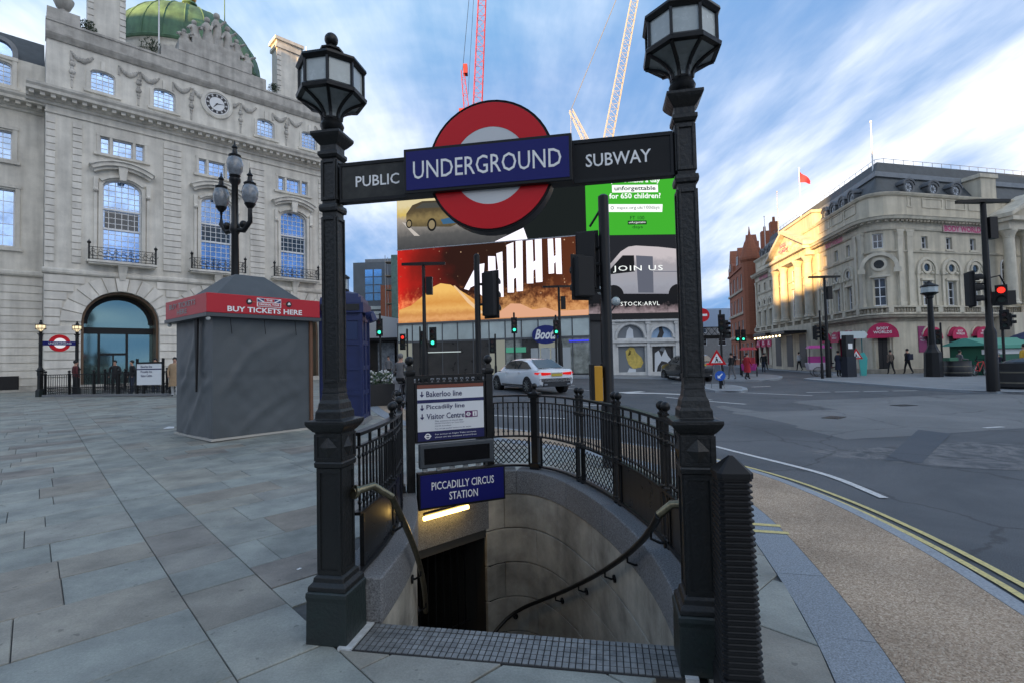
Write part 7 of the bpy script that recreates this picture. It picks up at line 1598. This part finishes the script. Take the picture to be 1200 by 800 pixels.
# ---- planters, bins and flower box
PLB = mat('planter_black', (.014, .015, .017), .5, var=.2); BAND = mat('planter_band', (.13, .12, .09), .6)
def planter(x, y, r_, h_, label, deg=0, oval=1.):
    t = empty('planter', (x, y, gz(x, y)), deg, label, 'planter', 'round black planters'); n = 20
    rg = lambda q, z: [(q * oval * math.cos(2 * PI * j / n), q * math.sin(2 * PI * j / n), z) for j in range(n)]
    MB().loft([rg(r_ * .92, 0), rg(r_, .1), rg(r_, h_ * .7), rg(r_ * .98, h_ * .72), rg(r_ * .98, h_), rg(r_ * .9, h_), rg(r_ * .88, h_ - .06)]).build('tub', PLB, t, smooth=40)
    for z in (h_ * .22, h_ * .62): MB().loft([rg(r_ * 1.01, z), rg(r_ * 1.012, z + .06)], cap=False).build('band', BAND, t)
    return t
pl1 = planter(27.7, 31.4, .68, .95, 'round black planter beside the lantern post'); MB().box(-.65, -.1, -.2, .3, .95, 1.15).build('green_box', mat('recycling_green', (.04, .16, .09), .5), pl1)
pl2 = planter(21.6, 20.6, 1.0, 1.05, 'large oval black planter at the right edge', -10, 1.6); MB().ball((0, 0, 1.0), .8, 16, 8, sx=1.7, sz=.35).build('cover', mat('plastic_sheet', (.03, .034, .04), .35), pl2)
fb = empty('flower_box', (-4.75, 17.0, gz(-4.75, 17)), 25, 'dark flower box with pale flowers behind the left railing', 'planter'); MB().box(-.7, .7, -.3, .3, 0, .72).build('box', PLB, fb)
lv = MB(); fw_ = MB(); rs = random.Random(9)
for k in range(420):
    c_ = Vector((rs.uniform(-.68, .68), rs.uniform(-.28, .28), .72 + rs.random() ** 1.4 * .42)); d1 = Vector((rs.uniform(-1, 1), rs.uniform(-1, 1), rs.uniform(-.3, 1))).normalized() * .07; d2 = d1.orthogonal().normalized() * .03; lv.add([c_ - d1, c_ + d2, c_ + d1, c_ - d2], [(0, 1, 2, 3)])
    if k % 4 == 0: c2_ = c_ + Vector((0, 0, .05)); fw_.ball(c2_, .035, 5, 4)
tag(lv.build('leaves', mat('planter_leaf', (.05, .09, .035), .6), fb), kind='stuff'); tag(fw_.build('flowers', mat('pale_flower', (.6, .6, .58), .6), fb), kind='stuff')
to = empty('litter_totem', (22.4, 33.6, 0), 20, 'dark slab-like information totem on the corner pavement', 'totem'); MB().box(-.38, .38, -.16, .16, 0, 2.75).build('slab', PLB, to, bevel=.03); MB().box(-.2, .2, -.165, -.16, 1.85, 2.2).build('notice', SIGNW, to); MB().box(-.42, .42, -.22, .22, 0, 1.35).build('bin', mat('navy_bin', (.02, .024, .035), .45), to)
# ---- signs
def road_sign(x, y, label, deg, h_=1.25, cat='road sign', base=0.):
    t = empty('road_sign', (x, y, gz(x, y) + base), deg, label, cat, 'temporary road signs'); 
    for s_ in (-.3, .3): MB().cyl((s_, .12, 0), (s_ * .4, 0, h_), .018, n=5).build('leg', mat('scaffold_tube', (0, 0, 0)), t)
    MB().prism([(-.42, h_ - .1), (.42, h_ - .1), (0, h_ + .64)], -.03, .0).build('red_triangle', RED, t); MB().prism([(-.27, h_ - .01), (.27, h_ - .01), (0, h_ + .46)], -.036, -.03).build('white_field', SIGNW, t)
    mb = MB(); mb.ball((-.02, -.04, h_ + .26), .035, 8, 6, sy=.2); mb.prism([(-.06, h_ + .22), (.03, h_ + .2), (.07, h_ + .02), (.03, h_ + .02), (-.01, h_ + .12), (-.07, h_ + .02), (-.11, h_ + .02), (-.05, h_ + .14)], -.042, -.037); mb.prism([(.08, h_ + .02), (.18, h_ + .02), (.13, h_ + .1)], -.042, -.037); tag(mb.build('digging_figure', BLACK, t), kind='stuff'); return t
r1 = road_sign(9.98, 24.6, 'red triangle roadworks sign on the traffic island', -20); bl_ = MB().loft([[(.12 + .24 * math.cos(2 * PI * j / 20), y_, .62 + .24 * math.sin(2 * PI * j / 20)) for j in range(20)] for y_ in (-.1, -.07)]).build('blue_disc', mat('sign_sky_blue', (.02, .11, .5), .4), r1); MB().prism([(.0, .5), (.15, .5), (.1, .55), (.24, .7), (.2, .74), (.06, .6), (.0, .65)], -.11, -.1).build('arrow', SIGNW, bl_); MB().box(.06, .18, -.09, -.05, .0, .42).build('post', BLACK, r1)
road_sign(23.6, 34.6, 'red triangle roadworks sign before the pink awning', -10)
ne = empty('road_sign', (10.1, 26.6, gz(10.1, 26.6)), -10, 'round red no-entry sign on the island', 'road sign', 'road signs'); MB().cyl((0, .04, 0), (0, .04, 4.1), .04, n=8).build('post', BLACK, ne); MB().loft([[(.0 + .36 * math.cos(2 * PI * j / 24), y_, 3.7 + .36 * math.sin(2 * PI * j / 24)) for j in range(24)] for y_ in (-.04, 0)]).build('disc', RED, ne); MB().box(-.24, .24, -.05, -.041, 3.64, 3.76).build('bar', SIGNW, ne)
wf = empty('finger_sign', (24.3, 35.0, 0), 0, 'pale pointed direction sign on a thin post', 'sign'); MB().cyl((0, 0, 0), (0, 0, 3.1), .04, n=8).build('post', mat('teal_post', (.03, .12, .12), .5), wf); MB().prism([(-1.5, 2.55), (.2, 2.55), (.4, 2.8), (.2, 3.05), (-1.5, 3.05)], -.07, -.04).build('finger', mat('pale_sign', (.55, .62, .62), .5), wf); MB().prism([(-.25, .0), (.2, 0), (.32, 1.2), (.1, 1.6), (-.25, 1.5)], -.06, -.03).build('teal_banner', mat('teal', (.05, .38, .36), .5), wf)
# ---- green market stall and tricycle cabs
ms = empty('market_stall', (31.6, 33.2, 0), 14, 'green-roofed souvenir stall at the right', 'stall')
GN = mat('stall_green', (.02, .12, .07), .5); MB().box(-2.2, 2.2, -1, 1, 0, 1.85).build('body', GN, ms); MB().box(-2.3, 2.3, -1.06, -.9, 1.3, 1.6).build('white_counter', SIGNW, ms)
MB().loft([[(-2.6, -1.5, 1.85), (2.6, -1.5, 1.85), (2.6, 1.4, 1.85), (-2.6, 1.4, 1.85)], [(-2.4, -.1, 2.35), (2.4, -.1, 2.35), (2.4, .1, 2.35), (-2.4, .1, 2.35)]]).build('canopy', mat('canopy_green', (.08, .3, .22), .6), ms); MB().box(-2.62, 2.62, -1.52, -1.48, 1.66, 1.86).build('valance', mat('canopy_green', (0, 0, 0)), ms)
um = MB().lathe(3.4, -.4, [(2.2, 1.6), (2.5, 1.1), (2.9, .1)], 8).build('umbrella_canopy', mat('navy_cloth', (.02, .03, .09), .7), ms); MB().cyl((3.4, -.4, 0), (3.4, -.4, 2.9), .03, n=6).build('umbrella_pole', BLACK, ms); MB().box(2.6, 3.2, -1, -.9, .6, 2.1).build('yellow_panel', mat('stall_yellow', (.6, .4, .05), .6), ms)
def wheel(parent, x, y, z, r_, name='wheel', w_=.03, axis='y', rim=None):
    m_ = 20; a = MB(); rings = []
    for i in range(m_):
        t = 2 * PI * i / m_; c_, s_ = math.cos(t), math.sin(t); rings.append([(x + c_ * (r_ + w_ * .6 * math.cos(q)), y + w_ * math.sin(q), z + s_ * (r_ + w_ * .6 * math.cos(q))) for q in [2 * PI * k / 6 for k in range(6)]])
    rings.append(rings[0]); a.loft(rings, cap=False); o = a.build(name, MATTE, parent)
    sp = MB()
    for k in range(8): t = PI * k / 8; sp.cyl((x - r_ * math.cos(t), y, z - r_ * math.sin(t)), (x + r_ * math.cos(t), y, z + r_ * math.sin(t)), .008, n=3)
    sp.build('spokes', mat('spoke', (.3, .3, .3), .4, .7), o); return o
def bicycle(x, y, deg, c_, label, base=0.):
    t = empty('bicycle', (x, y, gz(x, y) + base), deg, label, 'bicycle', 'parked bicycles'); wheel(t, -.52, 0, .34, .33); wheel(t, .52, 0, .34, .33); f = MB(); P = dict(h=(.38, 0, .88), s=(-.2, 0, .82), b=(-.05, 0, .3), r=(-.52, 0, .34), q=(.52, 0, .34))
    for a, b_ in (('h', 's'), ('h', 'b'), ('s', 'b'), ('s', 'r'), ('b', 'r'), ('h', 'q')): f.cyl(P[a], P[b_], .022, n=6)
    f.build('frame', mat('bike_' + label.split()[0], c_, .4), t); h_ = MB(); h_.tube([(.38, 0, .88), (.36, 0, 1.0)], .018, 6); h_.tube([(.3, -.26, 1.02), (.38, 0, 1.02), (.3, .26, 1.02)], .016, 6); h_.build('handlebar', BLACK, t); MB().ball((-.24, 0, .9), .12, 8, 6, sy=.6, sz=.4).build('saddle', BLACK, t); return t
bicycle(29.0, 31.3, 20, (.5, .02, .02), 'red bicycle parked beside the round planter'); bicycle(28.6, 32.2, -15, (.05, .06, .08), 'dark bicycle parked behind the red one')
def pedicab(x, y, deg, c1, c2, label):
    t = empty('pedicab', (x, y, gz(x, y)), deg, label, 'pedicab', 'tricycle cabs'); wheel(t, -1.0, 0, .32, .3); wheel(t, .75, -.5, .34, .32); wheel(t, .75, .5, .34, .32); MB().loft([[(.1, -.45, .45), (1.3, -.45, .45), (1.3, .45, .45), (.1, .45, .45)], [(.0, -.5, .95), (1.4, -.5, .95), (1.4, .5, .95), (0, .5, .95)]]).build('cab', c1, t, bevel=.05)
    MB().loft([[(-.15, -.55, 1.95), (1.3, -.55, 1.95), (1.3, .55, 1.95), (-.15, .55, 1.95)], [(.1, -.4, 2.15), (1.2, -.4, 2.15), (1.2, .4, 2.15), (.1, .4, 2.15)]]).build('hood', c2, t); p = MB()
    for sx, sy in ((0, -.5), (0, .5), (1.25, -.5), (1.25, .5)): p.cyl((sx, sy, .9), (sx, sy, 1.98), .02, n=5)
    p.build('hood_frame', BLACK, t); f = MB(); f.cyl((-1.0, 0, .32), (-.75, 0, 1.0), .03, n=6); f.cyl((-.8, 0, .8), (.1, 0, .5), .03, n=6); f.tube([(-.7, -.3, 1.05), (-.78, 0, 1.05), (-.7, .3, 1.05)], .018, 6); f.build('front_fork', BLACK, t); MB().ball((-.2, 0, .9), .13, 8, 6, sz=.4).build('saddle', BLACK, t); MB().box(.2, 1.2, -.42, -.1, .95, 1.4).build('seat', c2, t)
    return t
PKW = mat('cab_white', (.55, .5, .55), .5); PKP = mat('cab_pink', (.45, .04, .25), .5); RDC = mat('cab_red', (.4, .03, .04), .5)
pedicab(21.9, 34.9, 160, PKW, PKP, 'white and pink pedicab by the corner lamp'); pedicab(17.2, 36.8, 60, PKP, RDC, 'pink pedicab with red hood on the far island')
# ================================================================ vehicles and people
CARW = mat('car_white', (.62, .66, .7), .25, coat=1., var=.05, vs=1); CARB = mat('car_black', (.012, .013, .015), .25, coat=1.)
TYRE = mat('tyre', (.012, .012, .013), .8); RIMM = mat('alloy', (.3, .31, .32), .3, .9); TAIL = mat('tail_lamp', (.9, .02, .02), emit=.7); CGL = mat('car_glass', (.02, .025, .03), .06, spec=.9)
def car(x, y, deg, paint, label, suv=False):
    """x forward, origin under the middle of the car"""
    t = empty('parked_car' if suv else 'saloon_car', (x, y, gz(x, y) + RD), deg, label, 'car'); Lc = 4.9 if not suv else 4.5; zo = .0 if not suv else .16
    st = [(0, .74, .42, .80), (.03, .82, .34, .90), (.14, .88, .28, 1.0), (.7, .92, .24, 1.02), (1.4, .93, .22, .98), (2.6, .93, .22, .95), (3.5, .92, .22, .95), (4.3, .88, .24, .84), (4.7, .80, .26, .74), (4.85, .68, .32, .64), (4.9, .5, .4, .56)]
    rings = []
    for X, w_, zb, zs in st:
        X = X / 4.9 * Lc - Lc / 2; zs += zo * 1.5; zb += zo * .5
        half = [(w_ * .8, zb), (w_ * .95, zb + .05), (w_, zb + .22), (w_ * 1.0, zs - .3), (w_ * .975, zs - .1), (w_ * .93, zs - .03), (w_ * .8, zs), (w_ * .4, zs + .015)]
        rings.append([(X, -a, b_) for a, b_ in half] + [(X, a, b_) for a, b_ in reversed(half)])
    bd = MB().loft(rings).build('body', paint, t, smooth=35)
    if not suv: cs = [(.42, 1.0, .74, .7), (.85, 1.2, .72, .65), (1.3, 1.40, .7, .58), (1.8, 1.465, .7, .56), (2.5, 1.475, .7, .56), (3.0, 1.4, .72, .58), (3.5, 1.16, .76, .68), (3.85, .96, .8, .76)]
    else: cs = [(.1, 1.2, .76, .72), (.25, 1.55, .74, .62), (.5, 1.66, .72, .6), (1.4, 1.7, .72, .6), (2.4, 1.68, .72, .6), (2.9, 1.55, .74, .62), (3.5, 1.15, .78, .74)]
    zb_ = .93 + zo * 1.5; rings = []
    for X, zt, wb, wt in cs:
        X = X / 4.9 * Lc - Lc / 2; zt = max(zt, zb_ + .03); rings.append([(X, -wb - .1, zb_), (X, -wt - .1, zt - .07), (X, -wt, zt - .01), (X, 0, zt + .015), (X, wt, zt - .01), (X, wt + .1, zt - .07), (X, wb + .1, zb_)])
    MB().loft(rings).build('cabin', paint, t, smooth=40)
    def yy(z, zt=1.4): f = (z - zb_) / (zt - zb_); return (.82 + (.66 - .82) * f) + .018
    S_ = Lc / 4.9; X_ = lambda v: v * S_ - Lc / 2; zt = 1.40 if not suv else 1.62
    poly = [(.78, 1.06), (1.25, 1.3), (1.75, 1.385), (2.5, 1.395), (2.95, 1.33), (3.55, 1.04), (1.0, 1.03)] if not suv else [(.45, 1.24), (.5, 1.54), (1.4, 1.6), (2.4, 1.58), (2.8, 1.48), (3.3, 1.2)]
    for sg in (-1, 1):
        g = MB(); g.add([(X_(a), sg * yy(z, zt), z) for a, z in poly] + [(X_(a), sg * (yy(z, zt) - .03), z) for a, z in poly], [tuple(range(len(poly)))] + [(j, (j + 1) % len(poly), (j + 1) % len(poly) + len(poly), j + len(poly)) for j in range(len(poly))]); g.build('side_window', CGL, t)
        for a in (2.05, 2.1): pass
        MB().box(X_(2.05), X_(2.13), sg * .86 - .02 if sg > 0 else -.80 - .02, sg * .86 + .02 if sg > 0 else -.80 + .02, 1.03 + zo, 1.39 + zo * 1.3).build('pillar', CARB, t)
        for a in (1.55, 2.75): MB().box(X_(a), X_(a) + .2, sg * .935 - .015, sg * .935 + .015, .86 + zo, .89 + zo).build('door_handle', paint, t)
        sm_ = MB(); sm_.box(X_(1.2), X_(3.3), sg * .925 - .02, sg * .925 + .02, .3, .37); sm_.build('sill_trim', CARB, t)
        for a in (.92, 3.92):
            wz = .34; ar = MB(); ar.loft([[(X_(a) + .385 * math.cos(2 * PI * j / 24), sg * q, wz + .385 * math.sin(2 * PI * j / 24)) for j in range(24)] for q in (.7, .936)]); ar.build('wheel_arch', MATTE, t)
            w_ = MB(); w_.loft([[(X_(a) + r_ * math.cos(2 * PI * j / 24), sg * q, wz + r_ * math.sin(2 * PI * j / 24)) for j in range(24)] for q, r_ in ((.72, .3), (.73, .335), (.93, .34), (.95, .31), (.94, .25))]); w_ = w_.build('wheel', TYRE, t, smooth=40); r_ = MB()
            for k in range(10): b_ = 2 * PI * k / 10; r_.cyl((X_(a), sg * .935, wz), (X_(a) + .24 * math.cos(b_), sg * .945, wz + .24 * math.sin(b_)), .025, n=4)
            r_.build('rim', RIMM, w_)
    if not suv: rw = [(X_(.5), .6, 1.03), (X_(1.25), .5, 1.39)]
    else: rw = [(X_(.09), .6, 1.24), (X_(.22), .54, 1.58)]
    (xa_, wa, za), (xb_, wb, zb2) = rw; MB().add([(xa_ - .015, -wa, za + .03), (xa_ - .015, wa, za + .03), (xb_ - .015, wb, zb2 + .03), (xb_ - .015, -wb, zb2 + .03)], [(0, 1, 2, 3)]).build('rear_window', CGL, t)
    if not suv: MB().add([(X_(3.86), -.7, .98), (X_(3.86), .7, .98), (X_(3.05), .58, 1.42), (X_(3.05), -.58, 1.42)], [(0, 1, 2, 3)]).build('windscreen', CGL, t)
    zl = .82 + zo * 1.6
    for sg in (-1, 1): MB().loft([[(X_(-.02), sg * .3, zl - .03), (X_(-.02), sg * .3, zl + .05), (X_(.02), sg * .3, zl + .05), (X_(.02), sg * .3, zl - .03)], [(X_(-.01), sg * .7, zl - .06), (X_(-.01), sg * .7, zl + .07), (X_(.1), sg * .7, zl + .07), (X_(.1), sg * .7, zl - .06)], [(X_(.12), sg * .89, zl - .01), (X_(.12), sg * .89, zl + .06), (X_(.3), sg * .9, zl + .06), (X_(.3), sg * .9, zl)]]).build('tail_light', TAIL, t)
    MB().box(X_(-.035), X_(.03), -.26, .26, zl - .1, zl + .01).build('number_plate', mat('plate_yellow', (.5, .38, .05), .5), t); MB().box(X_(-.03), X_(.1), -.66, .66, .3, .5).build('rear_bumper', CARB, t); MB().box(X_(-.02), X_(.05), -.27, .27, zl + .03, zl + .05).build('boot_trim', RIMM, t)
    for sg in (-1, 1): MB().box(X_(-.04), X_(.1), sg * .55 - .07, sg * .55 + .07, .36, .42).build('exhaust', RIMM, t)
    return t
car(.72, 23.2, 117, CARW, 'white saloon car driving away behind the line sign'); car(11.6, 33.9, 98, CARB, 'black estate car half hidden behind the right lamp column', True)
def person(x, y, deg, label, top, bottom, skin=SKIN, hair=HAIRM, h_=1.74, stride=.0, coat=None, base=0., sit=False, bag=None, arms=0.):
    me = bpy.data.meshes.new('person'); s_ = stride
    V = [(0, 0, .96), (0, .01, 1.12), (0, 0, 1.32), (0, .01, 1.46), (0, -.02, 1.53), (0, -.03, 1.62), (0, -.025, 1.71)]; E_ = [(i, i + 1) for i in range(6)]; Rr = [(.15, .11), (.135, .1), (.17, .11), (.11, .08), (.055, .055), (.078, .09), (.07, .085)]
    def chain(start, pts, rr):
        p = start
        for v, r__ in zip(pts, rr): V.append(v); Rr.append((r__, r__)); E_.append((p, len(V) - 1)); p = len(V) - 1
    for sg in (-1, 1):
        f = s_ * sg
        if sit: chain(0, [(sg * .1, -.02, .92), (sg * .12, -.4, .88), (sg * .12, -.38, .45), (sg * .12, -.5, .38)], [.1, .085, .055, .045])
        else: chain(0, [(sg * .09, 0, .9), (sg * .1, -f * .35 - .02, .5), (sg * .1, -f * .62 + (.1 if f < 0 else 0), .1), (sg * .11, -f * .62 - .12 + (.06 if f < 0 else 0), .045)], [.095, .065, .045, .04])
        chain(3, [(sg * .19, .0, 1.42), (sg * (.25), .03 + f * .15, 1.16), (sg * .23, -.08 - arms + f * .3, .96 + arms * .7), (sg * .22, -.11 - arms * 1.3 + f * .34, .88 + arms * .9)], [.065, .048, .036, .034])
    me.from_pydata(V, E_, []); o = bpy.data.objects.new('person', me); col.objects.link(o); o.modifiers.new('skin', 'SKIN'); ss = o.modifiers.new('sub', 'SUBSURF'); ss.levels = 1; ss.render_levels = 1
    for i, r__ in enumerate(Rr): me.skin_vertices[0].data[i].radius = r__; me.skin_vertices[0].data[i].use_root = (i == 0)
    dg = bpy.context.evaluated_depsgraph_get(); m2_ = bpy.data.meshes.new_from_object(o.evaluated_get(dg)); bpy.data.objects.remove(o); bpy.data.meshes.remove(me)
    m2_.materials.clear()
    for m_ in (top, bottom, skin, mat('shoe', (.015, .014, .013), .6)): m2_.materials.append(m_)
    for p in m2_.polygons:
        c_ = p.center; k = 0 if c_.z > .97 else 1
        if abs(c_.x) > .165 and c_.z < 1.5: k = 0
        if c_.z > 1.5 and abs(c_.x) < .14: k = 2
        if abs(c_.x) > .17 and .5 < c_.z < .93 + arms * .7: k = 2
        if c_.z < .085: k = 3
        p.material_index = k; p.use_smooth = True
    for v in m2_.vertices: v.co *= h_ / 1.78
    b0 = bpy.data.objects.new('person', m2_); col.objects.link(b0); b0.location = (x, y, gz(x, y) + base); b0.rotation_euler = (0, 0, math.radians(deg)); tag(b0, label, 'person', 'people around the square'); K_ = h_ / 1.78
    hm = MB(); hm.ball((0, -.005, 1.70), .098, 12, 8, sx=.92, sy=1.05, sz=1.0); hm = hm.build('hair', hair, b0, smooth=70)
    for v in hm.data.vertices:
        if v.co.y < -.05 and v.co.z < 1.72: v.co.y = -.05
        v.co *= K_
    fc = MB(); fc.ball((0, -.122, 1.635), .016, 6, 5, sz=1.5); fc.ball((-.03, -.108, 1.66), .009, 5, 4); fc.ball((.03, -.108, 1.66), .009, 5, 4); fo_ = fc.build('face_features', skin, b0); fo_['kind'] = 'stuff'
    for v in fo_.data.vertices: v.co *= K_
    if coat:
        cm = MB(); cm.loft([[(a * math.cos(2 * PI * j / 14), b_ * math.sin(2 * PI * j / 14) + .0, z) for j in range(14)] for z, a, b_ in ((.48, .25, .2), (.8, .22, .17), (1.05, .19, .14), (1.25, .205, .145), (1.42, .19, .13), (1.5, .09, .08))]); co_ = cm.build('coat', coat, b0, smooth=60)
        for v in co_.data.vertices: v.co *= K_
    if bag: MB().box(-.17, .17, .13, .3, 1.0 * K_, 1.42 * K_).build('backpack', bag, b0, bevel=.03)
    return b0
def cl(name, c_): return mat('cloth_' + name, c_, .85, var=.15, vs=9)
BK = cl('black', (.014, .014, .016)); DJ = cl('denim', (.03, .04, .07)); GY = cl('grey', (.14, .14, .145)); MR = cl('maroon', (.09, .018, .02)); BE = cl('beige', (.32, .22, .13)); WH = cl('white', (.6, .6, .6)); YL = cl('yellow', (.5, .3, .03)); RC_ = cl('red', (.4, .02, .03)); NVY = cl('navy', (.02, .025, .05))
person(-22.0, 25.35, 150, 'person in dark maroon jacket behind the far left railing', MR, BK); person(-20.2, 25.6, 20, 'person in black coat seated at the arched doorway, left of two others', BK, BK, h_=1.7); person(-19.1, 25.3, -30, 'person in black with a bright scarf below the arch', BK, DJ, h_=1.68); person(-18.0, 25.4, 10, 'person in white top behind the small line sign', WH, DJ, hair=BK, h_=1.75)
person(-15.35, 22.9, 30, 'person in long beige coat walking left of the kiosk', BE, WH, coat=BE, stride=.3, h_=1.78, bag=None)
person(-8.0, 32.5, 0, 'person in grey top before the shop window', GY, BK, h_=1.75, base=RD); person(-7.3, 32.8, 15, 'person in black standing right of the one in grey', BK, BK, h_=1.66, base=RD)
b_ = bicycle(-3.55, 16.4, 75, (.04, .04, .05), 'black bicycle ridden behind the left railing', RD); person(-3.62, 16.3, 165, 'hooded cyclist in dark grey riding behind the line sign', GY, BK, hair=GY, h_=1.7, base=RD + .12, sit=True, arms=.3)
person(14.5, 33.4, 200, 'person in dark jacket and grey trousers on the far island', BK, GY, stride=.25); person(15.35, 33.0, 110, 'person in red coat walking on the far island', RC_, BK, coat=RC_, stride=.35)
person(27.0, 36.0, 180, 'person in brown top walking before the pink corner awning', cl('brown', (.12, .09, .07)), BK, stride=.25, h_=1.72); person(27.9, 35.6, 190, 'person in black walking right of the one in brown', BK, BK, stride=.3, h_=1.78, bag=NVY)
person(24.4, 24.0, 185, 'person in yellow coat behind the large planter', YL, NVY, coat=YL, h_=1.85); person(23.5, 24.4, 170, 'person with white cap left of the yellow coat', NVY, DJ, hair=WH, h_=1.5)
person(21.9, 33.9, 100, 'person in dark coat beside the totem and pedicab', BK, BK, coat=NVY, h_=1.75); person(28.3, 31.9, 90, 'person in grey leaning over the bicycles', GY, DJ, h_=1.6, arms=.25); person(29.8, 32.3, 220, 'person in black standing by the stall', BK, BK)
person(30.2, 34.6, 0, 'person in brown seated by the stall end', cl('tan', (.2, .13, .08)), BK, h_=1.3)
person(25.8, 51.5, 20, 'distant person in black by the theatre doors', BK, BK, stride=.3); person(27.0, 47.5, 200, 'distant person in white shirt by the theatre wall', WH, BK, stride=.25); person(22.4, 45.0, 150, 'distant person crossing towards the theatre canopy', BK, DJ, stride=.3); person(31.0, 67, 0, 'distant person at the foot of the brick building', BK, BK); person(30.2, 68.5, 0, 'distant person left of the brick building corner', NVY, BK)
